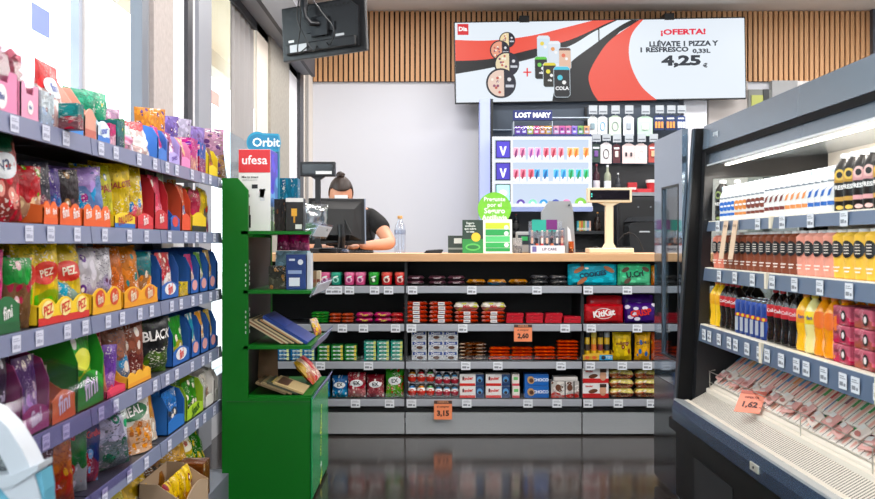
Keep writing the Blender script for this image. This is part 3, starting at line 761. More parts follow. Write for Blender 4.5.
# ------------------------------------------------------------------ advertising screens on the back wall
def ad_screens():
    Y = 10.2; s = Y/1000
    def L(px, py): return ((px-600)*s, -(py+.0172*(px-600)-60)*s)
    o = empty('advertising_screen', (X(600, Y), Y, Z(60, Y))); o.rotation_euler = (0, R(-.985), 0)
    tag(o, 'wide two-panel advertising screen with red and black swooshes above the counter', 'screen')
    x0, z0 = L(454.3, 103.8); x1, z1 = L(746, 17)
    z0 = -(101.3-60)*s; z1 = (60-19.3)*s; xm = L(599.3, 60)[0]
    for a, b in ((x0, xm-.002), (xm+.002, x1)):
        MB().box(a, b, 0, .05, z0, z1, .004).build('casing', mat('#16181c', .4), o)
    EM = 1.0
    def e(h, k=EM): return emat(h, k)
    def poly(name, pts, m, lay, raw=False):
        P = [L(*p) for p in pts]
        cu = MB(); cu.v = [(a, -.001-.0012*lay, b) for a, b in P]; cu.f = [tuple(range(len(P)))]
        me = bpy.data.meshes.new(name); me.from_pydata(cu.v, [], cu.f)
        bm = bmesh.new(); bm.from_mesh(me); bmesh.ops.triangulate(bm, faces=bm.faces); bm.to_mesh(me); bm.free()
        me.materials.append(m); q = bpy.data.objects.new(name, me); col.objects.link(q); q.parent = o
        return q
    for a, b in ((x0+.012, xm-.006), (xm+.006, x1-.012)):
        MB().box(a, b, -.001, 0, z0+.012, z1-.012).build('lit_picture', e('#e6eff8'), o)
    def cr(pts, n=6):
        P = [Vector(p) for p in pts]; out = []
        for i in range(len(P)-1):
            p0, p1, p2, p3 = P[max(0, i-1)], P[i], P[i+1], P[min(len(P)-1, i+2)]
            for k in range(n):
                t = k/n; q = .5*((2*p1)+(-p0+p2)*t+(2*p0-5*p1+4*p2-p3)*t*t+(-p0+3*p1-3*p2+p3)*t*t*t); out.append((q.x, q.y))
        return out + [tuple(P[-1])]
    up = cr([(455.5, 40), (490, 40.5), (530, 36), (570, 26.5), (593, 20.6)]); md = cr([(616, 20.2), (606, 24), (570, 40), (530, 50), (490, 59), (455.5, 61)])
    poly('red_swoosh', up+md, e('#ee5340'), 1)
    poly('black_swoosh', cr([(455.5, 61), (490, 59), (530, 50), (570, 40), (606, 24), (616, 20.2)])+cr([(618, 20.2), (594, 32), (570, 46), (534, 58), (490, 68), (455.5, 74)]), e('#0e1214'), 2)
    poly('black_swoosh', cr([(632, 20), (619, 27), (595, 44), (570, 63), (556, 84), (551.5, 101)])+[(600, 101), (592, 75), (602, 50), (620, 32), (641, 20)], e('#0e1214'), 1)
    poly('red_swoosh', cr([(640, 20), (612, 39), (598, 56), (588.5, 75), (591, 90), (597.5, 101)])+cr([(656, 100), (640, 85), (629.5, 60), (631.5, 36), (644, 19.5)]), e('#ee5340'), 2)
    def disc(cx, cy, r, m, lay, name, a0=0, a1=360):
        return poly(name, [(cx+r*math.cos(R(a0+(a1-a0)*k/28)), cy+r*math.sin(R(a0+(a1-a0)*k/28))) for k in range(29 if a1-a0 < 360 else 28)], m, lay)
    for i, (cx, cy, r, top) in enumerate(((507.5, 40, 8, '#efd9a8'), (500, 50.5, 10, '#e9a184'), (506.5, 64.5, 12.5, '#ead9b2'), (500.5, 83.5, 15, '#e9cdbd'))):
        disc(cx, cy, r, e('#1a1c28'), 3+i*4, 'pizza_tray')
        disc(cx, cy, r*.88, e(top), 4+i*4, 'pizza')
        rnd = random.Random(i)
        for k in range(9):
            a, q = rnd.uniform(1.7, 4.6), rnd.uniform(.15, .7)*r
            disc(cx+q*math.cos(a), cy+q*math.sin(a), r*.09, e(['#c2584a', '#8d4a6a', '#f7efe0'][k % 3]), 5+i*4, 'topping')
        poly('pizza_sleeve', [(cx+r*.2, cy-r*.95), (cx+r*.75, cy-r*.62), (cx+r*.98, cy), (cx+r*.75, cy+r*.62), (cx+r*.2, cy+r*.95)], e('#1f2130'), 5+i*4)
        poly('sleeve_print', [(cx+r*.3, cy+.1*r), (cx+r*.85, cy+.1*r), (cx+r*.85, cy+.28*r), (cx+r*.3, cy+.28*r)], e('#c9ccd6'), 6+i*4)
        disc(cx+r*.55, cy-r*.25, r*.13, e('#dfe0e6'), 6+i*4, 'sleeve_print')
    poly('plus_sign', [(523, 71.6), (531, 71.6), (531, 73), (523, 73)], e('#e8302c'), 3); poly('plus_sign', [(526.3, 68), (527.7, 68), (527.7, 76.5), (526.3, 76.5)], e('#e8302c'), 3)
    for i, (cx, cy, w, h, c, t, c2) in enumerate(((543.5, 47, 12, 21, '#cfe3f2', '#dfeaf4', '#e8d24a'), (554, 52.5, 11.5, 21, '#d8e2ec', '#e8eef4', '#e3944a'), (564.5, 59, 11.5, 21, '#e0b9a0', '#5a3a34', '#e06a4a'), (540.5, 68.5, 12, 22, '#161a18', '#59c83a', '#6fd04a'), (549, 75.5, 12.5, 24, '#1b1b12', '#e2d42c', '#e9df3a'), (561, 82.5, 15.5, 30, '#0d1418', '#3fc4e0', '#46c6dc'))):
        y0, y1 = cy-h/2, cy+h/2; k = w*.12
        poly('can_outline', [(cx-w/2-.5, y0+k), (cx-w/2+k, y0-.5), (cx+w/2-k, y0-.5), (cx+w/2+.5, y0+k), (cx+w/2+.5, y1-k), (cx+w/2-k, y1+.5), (cx-w/2+k, y1+.5), (cx-w/2-.5, y1-k)], e('#cfdde6'), 19+i*3)
        poly('can_picture', [(cx-w/2, y0+k), (cx-w/2+k, y0), (cx+w/2-k, y0), (cx+w/2, y0+k), (cx+w/2, y1-k), (cx+w/2-k, y1), (cx-w/2+k, y1), (cx-w/2, y1-k)], e(c), 20+i*3)
        poly('can_top', [(cx-w/2, y0+k), (cx-w/2+k, y0), (cx+w/2-k, y0), (cx+w/2, y0+k), (cx+w/2, y0+k+1.2), (cx-w/2, y0+k+1.2)], e(t), 21+i*3)
        disc(cx-w*.12, cy-h*.14, w*.17, e(c2), 21+i*3, 'can_print'); disc(cx+w*.14, cy+h*.02, w*.13, e('#f2f2f2'), 21+i*3, 'can_print')
        if i >= 3:
            x, z = L(cx, cy+h*.22); v, f = textmesh('COLA' if i == 5 else 'ola', .05 if i == 5 else .035, .04)
            MB().add([(x+a, -.001-.0012*(22+i*3), z+b) for a, b in v], f).build('can_lettering', e('#f4f6f8'), o)
    poly('logo_square', [(458, 24), (469, 24), (469, 35), (458, 35)], e('#d8202a'), 1)
    def txt(s_, cx, cy, wpx, hpx, c, bold=.03, lay=3):
        x, z = L(cx, cy); v, f = textmesh(s_, .1, bold)
        ax = [a for a, b in v]; az = [b for a, b in v]; kx, kz = wpx*s/(max(ax)-min(ax)), hpx*s/(max(az)-min(az)); mx, mz = (max(ax)+min(ax))/2, (max(az)+min(az))/2
        MB().add([(x+(a-mx)*kx, -.001-.0012*lay, z+(b-mz)*kz) for a, b in v], f).build('lettering', e(c), o)
    txt('Dia', 463.5, 29, 8.5, 4.5, '#ffffff', .04)
    txt('¡OFERTA!', 683.5, 32.5, 45, 7.4, '#e5173c', .045); txt('LLÉVATE 1 PIZZA Y', 684, 43, 69, 6.6, '#1d2a3a', .045)
    txt('1 RESFRESCO', 664.5, 49.6, 48, 5.2, '#1d2a3a', .045); txt('0,33L', 701.5, 51.3, 18, 5.2, '#1d2a3a', .045)
    txt('4,25', 681, 61.5, 39.5, 12.5, '#16222f', .05); txt('€', 705, 65.3, 4.6, 4.6, '#16222f', .05)
    for bx in (525, 670):
        x, z = L(bx, 19); MB().box(x-.05, x+.05, -.01, YB-.06-Y, z1-.02, z1+.05, .003).build('wall_bracket', mat('#17181b', .4), o)
ad_screens()
# ------------------------------------------------------------------ tobacco and accessories wall unit behind the counter
YU = 10.0
def bx(px0, px1, py0, py1, ya, yb, bev=0, ox=0, oz=0, Y=None, oy=0):
    Y = Y or ya
    return MB().box(X(px0, Y)-ox, X(px1, Y)-ox, ya-oy, yb-oy, Z(py1, Y)-oz, Z(py0, Y)-oz, bev)
un = empty('wall_display_unit', (X(585, YU), YU, 0)); ux = un.location.x
tag(un, 'dark slatted display wall behind the counter with lilac side frame and shelves', 'display wall')
kw = dict(ox=ux, oy=YU)
bx(480, 686, 96, 300, YU+.28, YU+.33, Y=YU, **kw).build('back_panel', mat('#3f4b5a', .5), un)
bx(480, 490, 99, 300, YU-.02, YU+.30, Y=YU, **kw).build('side_frame', mat('#a9b4ee', .35, 0, .25), un)
bx(490, 493, 99, 300, YU-.01, YU+.30, Y=YU, **kw).build('slotted_upright', mat('#15181d', .5), un)
bx(588.5, 590.5, 104, 300, YU+.22, YU+.28, Y=YU, **kw).build('slotted_upright', mat('#15181d', .5), un)
for py in (127, 160): bx(493, 514, py, py+.8, YU+.2, YU+.28, Y=YU, **kw).build('clear_shelf', mat('#a7b6c6', .2), un)
bx(493, 686, 211, 300, YU+.16, YU+.28, Y=YU, **kw).build('lower_panel', mat('#14161a', .5), un)
bx(590, 660, 192.5, 196, YU-.05, YU+.28, Y=YU, **kw).build('shelf', mat('#8d9096', .4), un)
bx(590, 660, 163, 192.5, YU+.2, YU+.28, Y=YU, **kw).build('lower_panel', mat('#1b1d21', .5), un)
bx(480, 620, 231, 234, YU-.05, YU+.28, Y=YU, **kw).build('shelf', mat('#24272c', .4), un)
bx(480, 620, 250, 300, YU-.05, YU+.28, Y=YU, **kw).build('drawer_base', mat('#1a1c20', .4), un)
bx(560, 592, 206, 211, YU-.05, YU+.28, Y=YU, **kw).build('shelf', mat('#d9def2', .4), un)
# lit vape cabinet
Yv = 9.86; vc = empty('lit_display_cabinet', (X(542, Yv), Yv, Z(210, Yv))); vx, vz = vc.location.x, vc.location.z
tag(vc, 'glowing white three-row display cabinet with small picture screens at its left', 'display cabinet')
kv = dict(ox=vx, oz=vz, oy=Yv)
bx(493, 591.5, 137, 210, Yv+.06, Yv+.12, Y=Yv, **kv).build('backlight', emat('#d6e6fc', .95), vc)
mb = MB()
for a, b, c, e in ((492.5, 592, 136.5, 139), (492.5, 592, 159.5, 162), (492.5, 592, 181, 183.5), (492.5, 592, 203.5, 207), (492.5, 494.5, 137, 207), (511, 513, 137, 204), (589.5, 592, 137, 207)):
    mb.box(X(a, Yv)-vx, X(b, Yv)-vx, 0, .06, Z(e, Yv)-vz, Z(c, Yv)-vz)
mb.build('white_frame', emat('#f6f9ff', 1.0), vc)
bx(481, 592, 207, 211.5, Yv-.02, Yv+.1, Y=Yv, **kv).build('plinth', mat('#8fa0d2', .4), vc)
for i, (py, c, c2) in enumerate(((149.5, '#3d32a8', '#dfe4ff'), (171.5, '#3a2fa0', '#dfe4ff'), (193, '#9fe3e6', '#f0ffff'))):
    s_ = bx(495.5, 510.5, py-9, py+9, Yv-.01, Yv, Y=Yv, **kv).build('small_screen', mat('#141620', .4), vc)
    bx(496.5, 509.5, py-8, py+8, Yv-.012, Yv-.0101, Y=Yv, **kv).build('picture', mat(c, .4, 0, .5), s_)
    cx, cy = X(503, Yv)-vx, Z(py, Yv)-vz
    if i < 2: MB().prism([(cx-.035, cy+.03), (cx-.015, cy+.03), (cx, cy-.03), (cx+.015, cy+.03), (cx+.035, cy+.03), (cx+.008, cy-.06), (cx-.008, cy-.06)], -.015, -.0121, 'y').build('emblem', mat(c2, .4, 0, .4), s_)
    else: MB().prism([(cx+.04*math.cos(k*PI/8), cy+.03*math.sin(k*PI/8)) for k in range(16)], -.015, -.0121, 'y').build('emblem', mat(c2, .4, 0, .4), s_)
def vape(c1, c2):
    o = MB().box(-.028, .028, -.006, .006, 0, .118, .004).build('vape_pack', mat('#f1f1f5', .3))
    s = lambda x, z: .006
    printed(o, 'printed_panel', rect(-.026, .026, .040, .116, 1, 1), mat(c1, .3), s)
    printed(o, 'device_picture', ellipse(.012, .045), mat(c2, .3), s, .0, .062, rot=-.2, eps=.002)
    return o
rows = [(159.5, (516, 522.5, 531, 538, 546, 553.5, 561, 570, 576, 586), ['#f0a6c0', '#e98ab0', '#f1a3c6', '#e99fd0', '#e7708a', '#ee7f92', '#e88aa0', '#f0b070', '#f2b060', '#f0a860'], ['#7a2f6a', '#8a2f6a', '#8a3f9a', '#8a3f9a', '#a02040', '#a02040', '#a02040', '#d06a20', '#d06a20', '#d06a20']),
        (181, (516, 523, 531, 537, 545.5, 556, 563.5, 571, 578.5, 586), ['#e889a8', '#e0728f', '#e0607c', '#3d9fd8', '#3aa0e0', '#58b8e8', '#52b4e2', '#3cbf9f', '#3fb6d6', '#45c0a0'], ['#9a2448', '#9a2448', '#a03040', '#15508e', '#155a9e', '#167ac0', '#167ac0', '#1a8a40', '#148a60', '#1a9a40'])]
for ri, (py, pxs, c1s, c2s) in enumerate(rows):
    for i, p in enumerate(pxs):
        o = vape(c1s[i], c2s[i]); o.location = (X(p, Yv+.02), Yv+.022, Z(py, Yv)+.001)
        tag(o, 'small vape pack in the lit cabinet, %s in the %s row' % (ordl(i, 10), ('top', 'middle')[ri]), 'vape pack', 'vape packs in the lit cabinet')
for i, (p, c) in enumerate(((521, '#5a3fa0'), (533, '#7fd8b8'), (544, '#2a8fd0'), (556, '#3a4fb0'), (567, '#e08ac0'), (581, '#7ac040'))):
    r = .042 if i < 5 else .058
    o = MB().prism([(r*math.cos(PI*k/12), r*math.sin(PI*k/12)) for k in range(13)], -.006, .006, 'y').build('round_tin', mat(c, .3), loc=(X(p, Yv), Yv+.03, Z(203.5, Yv)+.001))
    MB().prism([(r*.45*math.cos(PI*k/12), r*.45*math.sin(PI*k/12)) for k in range(13)], -.0075, -.006, 'y').build('tin_print', mat('#e8f2fa', .3), o)
    tag(o, 'half-round tin, %s in the lit cabinet bottom row' % ordl(i, 6), 'tin', 'round tins in the lit cabinet')
# navy sign and clear tray of small boxes
sb = empty('sign_display', (X(532, YU-.1), YU-.1, Z(136.5, YU-.1))); tag(sb, 'navy shelf sign lettered LOST MARY above a row of small boxes', 'sign')
q = dict(ox=sb.location.x, oz=sb.location.z, oy=YU-.1, Y=YU-.1)
bx(513, 552, 110.5, 120.5, YU-.12, YU-.09, .003, **q).build('sign_board', mat('#1d2a6e', .4), sb)
v, f = textmesh('LOST MARY', .066, .035)
MB().add([(X(532.5, 9.9)-sb.location.x+a, -.022, Z(115.6, 9.9)-sb.location.z+b) for a, b in v], f).build('lettering', mat('#ffffff', .4, 0, .3), sb)
bx(514, 591, 134.3, 136.4, YU-.12, YU+.1, **q).build('tray_base', mat('#222a66', .4), sb)
bx(552, 590, 117, 118, YU-.1, YU+.1, **q).build('clear_top', mat('#b9c8d6', .2), sb)
bx(514, 590, 127, 134.3, YU-.12, YU-.118, **q).build('clear_front', glass('#eef2ff', .03), sb)
for a in (513.5, 552): bx(a, a+.5, 121, 134.3, YU-.11, YU+.1, **q).build('tray_divider', mat('#c6d2de', .2), sb)
pc = ['#7a3aa0', '#6a3a9a', '#c8d040', '#e0507a', '#e08a40', '#e8b840', '#f0a0b0', '#d05a9a', '#e07a9a', '#9a7ac8', '#88b858', '#e8a868']
for i, c in enumerate(pc):
    p = 518+i*6.1+(1.5 if i > 5 else 0)
    o = carton('small_box', .056, .085, .05, mat(c, .35), panel=[('#f2ecf4', -.3, .3, .2, .42), ('#3a2f5a', -.3, .1, .55, .72)]); o.location = (X(p, YU-.06), YU-.05, Z(134.2, YU-.1)+.001)
    tag(o, 'small coloured box under the navy sign, %s of twelve' % ordl(i, 12), 'box', 'small boxes under the navy sign')
# hanging accessories
def peg_pack(c, c2, w, h, kind):
    o = empty('hanging_pack')
    MB().prism([(-w/2, 0), (w/2, 0), (w/2, h*.88), (w*.18, h), (-w*.18, h), (-w/2, h*.88)], -.004, .004, 'y').build('backing_card', mat(c, .4), o)
    if kind == 'cable': MB().tube([(w*.25*math.cos(a*.55), -.008, h*.45+h*.22*math.sin(a*.55)) for a in range(22)], .004, 6).build('cable', mat(c2, .4), o)
    elif kind == 'plug': MB().box(-w*.22, w*.22, -.02, -.004, h*.3, h*.62, .006).build('charger', mat(c2, .4), o)
    elif kind == 'pair':
        for s in (-1, 1): MB().lathe([(.008, 0), (.01, .004), (.01, .035), (.006, .04)], 10, Matrix.Translation((s*w*.2, -.014, h*.35))).build('earphone', mat(c2, .4), o)
    elif kind == 'lighter':
        for s in (-1, 0, 1): MB().box(s*w*.3-.011, s*w*.3+.011, -.016, -.004, h*.12, h*.55, .003).build('lighter', mat(c2, .4), o)
    MB().box(-w*.35, w*.35, -.006, -.004, h*.72, h*.82).build('header_print', mat('#e8edf2', .4) if c != '#e8ecef' else mat('#5fa8c8', .4), o)
    return o
HK = {'top': 0, 'lower': 0}
def peg(px, py, lab, c, c2, wpx, hpx, kind, tagpy):
    Y = YU+.13; o = peg_pack(c, c2, wpx*Y/1000, hpx*Y/1000, kind); o.location = (X(px, Y), Y, Z(py+hpx, Y)); tag(o, lab, 'accessory')
    h = empty('peg_hook', (X(px, Y), YU+.20, Z(py+1, Y)+.012)); k_ = 'top' if py < 130 else 'lower'; HK[k_] += 1
    tag(h, 'metal peg hook with white card, %s in the %s peg row' % (['first', 'second', 'third', 'fourth', 'fifth', 'sixth', 'seventh', 'eighth'][HK[k_]-1], k_), 'hook', 'peg hooks behind the counter')
    MB().tube([(0, .03, 0), (0, -.08, 0), (0, -.10, .01)], .003, 6).build('rod', mat('#b9bec6', .3, .9), h)
    MB().box(-.042, .042, -.105, -.102, .012, (py-tagpy)*Y/1000+.01).build('card', mat('#b4bcc4', .4), h)
    MB().box(-.034, .034, -.107, -.105, .03, .042).build('card_print', mat('#6a727c', .4), h)
for a in ((592.5, 116, 'white cable pack, first from the left of the top peg row', '#dfe6e6', '#8fa8b4', 9.5, 19, 'plug', 107), (602.5, 116, 'pale blue trimmed cable pack, second of the top peg row', '#e2eaf0', '#5ab0d8', 9.5, 19, 'cable', 107),
          (615, 115.5, 'pack with green edge and grey coil, third of the top peg row', '#cfe5d0', '#7f878c', 12, 20, 'cable', 107), (628.5, 115.5, 'white slim pack, fourth of the top peg row', '#dde3ea', '#a4b0bc', 10.5, 20, 'plug', 107),
          (645, 116, 'mint green slanted pack, fifth of the top peg row', '#bfe0cc', '#eef6f0', 15, 20, 'plug', 107), (659, 115, 'navy pack of orange lighters, left of the three navy packs', '#21386e', '#f0a050', 10, 15, 'lighter', 107),
          (670.5, 115, 'navy pack of orange lighters, middle of the three navy packs', '#21386e', '#f0a050', 10, 15, 'lighter', 107), (681, 115, 'navy pack of pale lighters, right of the three navy packs', '#213f7e', '#dfe4f4', 8.5, 15, 'lighter', 107),
          (596, 143.5, 'dark green and black pack, first of the lower peg row', '#31463e', '#7a4f9a', 9, 19, 'plug', 135.5), (606, 142.5, 'white pack with black cable and red edge, second of the lower peg row', '#efe9ea', '#2a2226', 11, 21, 'cable', 135.5),
          (616.5, 144, 'dark red pack, third of the lower peg row', '#5a2530', '#e8dcd8', 7.5, 19, 'plug', 135.5), (628.5, 143.5, 'pale pink pack with white earphones, fourth of the lower peg row', '#e9d3d2', '#3a3a40', 12.5, 20, 'pair', 135.5),
          (641, 143.5, 'pale pink pack with white cable, fifth of the lower peg row', '#ecd8d6', '#f7f2f0', 12, 20, 'cable', 135.5), (653, 143.5, 'red pack with a warm picture, sixth of the lower peg row', '#b5483f', '#e9b890', 9, 19, 'plug', 135.5)): peg(*a)
# bottles and things on the back shelves
Yb = YU+.05; zS = Z(192.5, YU)+.001
for i, (p, pt, r, liq, cap, lc, lab) in enumerate(((596.5, 164, .034, '#3c1420', '#7a1f2c', '#d8cfd2', 'dark red wine bottle on the back shelf'), (607.5, 165, .036, '#9a9f8a', '#e9ecef', '#eceff2', 'clear bottle with white cap on the back shelf'), (618, 173, .026, '#2f3238', '#eef0f2', '#3a3d42', 'small dark bottle with white cap on the back shelf'))):
    h = Z(pt, Yb)-zS
    o = bottle('bottle', r, h, mat(liq, .15), mat(cap, .4), mat(lc, .5), 'wine', lz=(.12, .42)); o.location = (X(p, Yb), Yb, zS); tag(o, lab, 'bottle')
o = carton('small_carton', .09, .10, .06, mat('#b3262e', .4), None, panel=[('#f2e6e2', -.4, .4, .3, .5)]); o.location = (X(632, Yb), Yb, zS); tag(o, 'small red carton on the back shelf, left of the red tubs', 'carton')
o = carton('small_carton', .14, .035, .08, mat('#c8323a', .4)); o.location = (X(643, Yb), Yb-.03, zS); tag(o, 'flat red carton lying on the back shelf', 'carton')
o = MB().lathe([(.045, 0), (.048, .01), (.06, .12), (.062, .125)], 16).build('red_tub', mat('#c02a32', .35)); o.location = (X(652.5, Yb), Yb+.02, zS)
MB().lathe([(.0605, .098), (.0635, .10), (.065, .125), (.05, .13)], 16).build('lid', mat('#efe6e4', .4), o); tag(o, 'red tub with white lid on the back shelf', 'tub')
# lower back shelf
zL = Z(231, YU)+.001
for i, c in enumerate(('#3ab0c0', '#e8c040', '#e07a40', '#8fc060', '#d8d0c8', '#58a0d0', '#e0b0a0')):
    o = carton('card_box', .018, .10, .07, mat(c, .4), panel=[('#f4f4f0', -.35, .35, .1, .3)]); o.location = (X(577.5+i*2.0, YU), YU-.0, zL); tag(o, 'slim coloured card box upright on the lower back shelf, %s of seven' % ordl(i, 7), 'box', 'slim boxes on the lower back shelf')
o = bottle('bottle', .03, Z(212, YU)-zL, mat('#20120c', .12), mat('#d8a05a', .3, .6), mat('#2b1c14', .4), 'wine', lz=(.1, .4)); o.location = (X(597.5, YU), YU, zL); tag(o, 'dark liquor bottle with gold neck on the lower back shelf', 'bottle')
for i, p in enumerate((497, 503, 509, 516, 566)):
    o = bottle('bottle', .026, .16+.01*(i % 2), mat('#101216', .2), mat(['#c9ccd0', '#d0d4d8', '#1f2226', '#8a2a30', '#1f2226'][i], .4), mat(['#e0e4e8', '#20242a', '#dfe3e6', '#2a2a2a', '#3a3f46'][i], .4), 'wine', lz=(.15, .45)); o.location = (X(p, YU), YU, zL); tag(o, 'dark bottle on the lower back shelf, %s of five' % ordl(i, 5), 'bottle', 'dark bottles on the lower back shelf')
# printer on a stand at the right end
Yp = 9.3
o = empty('printer', (X(636, Yp), Yp, Z(252, Yp))); tag(o, 'black printer with curved top standing behind the pole display', 'printer')
def P(px, py): return (X(px, Yp)-o.location.x, Z(py, Yp)-o.location.z)
pts = [(610, 252), (662, 252), (662, 222), (640, 221.5), (631, 223), (629, 226), (630, 246), (610, 248)]
MB().prism([P(*a) for a in pts], 0, .27, 'y').build('body', mat('#17191c', .35), o)
MB().prism([P(*a) for a in ((629, 221.5), (662, 221.5), (662, 216), (633, 217))], -.01, .26, 'y').build('top_cover', mat('#23262b', .3), o)
MB().prism([P(*a) for a in ((640, 231), (649, 231), (650, 232.3), (639, 232.3))], -.01, .0, 'y').build('silver_badge', mat('#d6dade', .3, .6), o)
MB().box(-.35, .35, -.05, .27, -Z(252, Yp), -.003).build('stand', mat('#1a1c1f', .5), o)
o = empty('dark_cabinet', (X(640, 9.6), 9.6, 0)); tag(o, 'dark tall cabinet behind the printer carrying the grey shelf', 'cabinet')
MB().box(X(617, 9.6)-o.location.x, .45, 0, .33, 0, Z(197, 9.6)).build('body', mat('#1d1f23', .4), o); MB().box(X(619, 9.6)-o.location.x, .43, -.012, 0, .1, Z(200, 9.6)).build('door', mat('#101114', .4), o)
for k in (0, 1): MB().lathe([(.008, 0), (.008, .01)], 8, Matrix.Translation((-.02+.12*k, -.012, Z(207, 9.6))) @ Matrix.Rotation(R(90), 4, 'X')).build('screw', mat('#8a8f94', .3, .8), o)

# ------------------------------------------------------------------ things on the counter top
ZT = cz(253.5)+.0008
def on_top(px, Y): return (X(px, Y), Y, ZT)
# customer pole display, pale
def pole_display(px, Y, hw, py0, py1, pw, bw, c, cs, lab, card=False):
    o = empty('pole_display', on_top(px, Y)); tag(o, lab, 'pole display')
    k = Y/1000; zc = Z((py0+py1)/2, Y)-ZT; hh = (py1-py0)*k/2; m = mat(c, .45)
    MB().box(-bw*k/2, bw*k/2, -.09, .07, 0, .03, .005).build('base', m, o)
    MB().prism([(-pw*k*.9, .03), (pw*k*.9, .03), (pw*k/2, .06), (pw*k/2, zc-hh-.02), (pw*k*1.5, zc-hh), (-pw*k*1.5, zc-hh), (-pw*k/2, zc-hh-.02), (-pw*k/2, .06)], -.02, .02, 'y').build('pole', m, o)
    MB().box(-hw*k/2, hw*k/2, -.03, .035, zc-hh, zc+hh, .004).build('display_head', m, o)
    MB().box(-hw*k/2+.014, hw*k/2-.014, -.032, -.029, zc-hh+.014, zc+hh-.014, .001).build('display_window', mat(cs, .12), o)
    if card: MB().box(-.01, .085, -.0345, -.0325, zc-hh+.012, zc-hh+.030).build('paper_card', mat('#eceff0', .5), o)
    else:
        for q in (0, 1): MB().box(-hw*k/2+.02, -hw*k/2+.026, -.0335, -.0325, zc-.012+.014*q, zc-.004+.014*q).build('lit_digit', mat('#4fd8c8', .4, 0, 1.0), o)
pole_display(609, 5.98, 44, 188, 202.5, 7.5, 44, '#e8d6b4', '#17121a', 'cream customer pole display standing on the right of the countertop')
pole_display(318, 5.92, 35, 162, 176.5, 5, 30, '#25262b', '#33353b', 'black customer pole display beside the monitor', True)
# monitor, back towards us
mo = empty('monitor', on_top(340.5, 6.06)); mo.rotation_euler = (0, 0, R(14)); tag(mo, 'black computer monitor seen from behind, hiding the cashier face', 'monitor')
Mm = mat('#131418', .35); mz0, mz1 = .055, Z(198, 6.06)-ZT
tm = Matrix.Translation((0, 0, mz0)) @ Matrix.Rotation(R(-4), 4, 'X')
H = mz1-mz0
MB().box(-.19, .15, 0, .035, 0, H, .005, tm).build('screen_housing', Mm, mo)
MB().box(-.175, .135, .035, .037, .015, H-.015, 0, tm).build('screen', mat('#6f8fb0', .2, 0, .4), mo)
MB().add([(-.17, 0, .02), (.13, 0, .02), (.13, 0, H-.02), (-.17, 0, H-.02), (-.12, -.05, .05), (.06, -.05, .05), (.08, -.04, H-.07), (-.13, -.04, H-.07)], [(0,1,5,4), (1,2,6,5), (2,3,7,6), (3,0,4,7), (4,5,6,7), (3,2,1,0)], tm).build('rear_bulge', mat('#0f1013', .4), mo)
MB().box(.150, .158, .0, .036, .0, H, .001, tm).build('silver_edge', mat('#8e9aae', .3, .4), mo)
mb = MB()
for k in range(10): mb.box(-.12+.02*k, -.108+.02*k, -.006, .0, H-.05, H-.03, 0, tm)
mb.build('vent_slots', mat('#030304', .6), mo)
MB().tube([(0, -.03, .01), (0, -.055, .10), (0, -.05, .17)], .022, 10).build('neck', Mm, mo)
MB().lathe([(.10, 0), (.10, .006), (.085, .014), (.03, .02)], 24, Matrix.Translation((0, -.03, 0))).build('stand_base', Mm, mo)
MB().tube([(.02, -.03, .2), (.05, -.09, .12), (.02, -.10, .03), (-.08, -.09, .012)], .005, 6).build('cable', M_black, mo)
# till body at the left of the monitor
o = empty('receipt_printer', on_top(329, 5.86)); tag(o, 'low black receipt printer at the left end of the countertop', 'printer')
MB().box(-.06, .05, -.03, .06, 0, .033, .006).build('body', mat('#202126', .35), o); MB().box(-.04, .04, -.034, -.03, .012, .018).build('paper_slot', mat('#0a0a0c', .5), o)
o = MB().lathe([(.001, .0), (.018, .001), (.022, .01), (.016, .022), (.001, .026)], 14).build('computer_mouse', mat('#3a4156', .3), smooth=True); o.location = on_top(345, 5.93); o.scale = (1.3, 1.8, 1); MB().box(-.001, .001, -.02, .0, .018, .024).build('button_split', M_black, o); tag(o, 'dark blue-grey computer mouse in front of the monitor', 'mouse')
o = empty('keyboard', on_top(365, 6.02)); tag(o, 'small black keyboard under the cashier hand', 'keyboard'); MB().box(-.07, .05, -.05, .05, 0, .012, .003).build('body', mat('#15161a', .4), o)
mb = MB()
for i in range(6):
    for j in range(4): mb.box(-.062+.018*i, -.048+.018*i, -.04+.02*j, -.024+.02*j, .012, .016)
mb.build('keys', mat('#26272c', .5), o)
# clear plastic bags bundle
# water bottle
o = bottle('water_bottle', .034, .225, glass('#f6f9ff', .16, .05), mat('#d8a45c', .4), glass('#e6ecf8', .25, .2), 'water', lz=(.5, .62)); o.location = on_top(400, 6.05); tag(o, 'clear plastic water bottle with orange cap on the countertop', 'bottle')
o = MB().prism([(-.055, 0), (.05, 0), (.062, .018), (.055, .022), (-.04, .016)], -.05, .05, 'y').build('card_reader', mat('#1c1e22', .35)); o.location = on_top(433, 5.97); MB().prism([(-.03, .0185), (.045, .0222), (.045, .0232), (-.03, .0195)], -.04, .02, 'y').build('screen', mat('#4a5058', .2), o); tag(o, 'flat black card reader lying on the countertop', 'card reader')
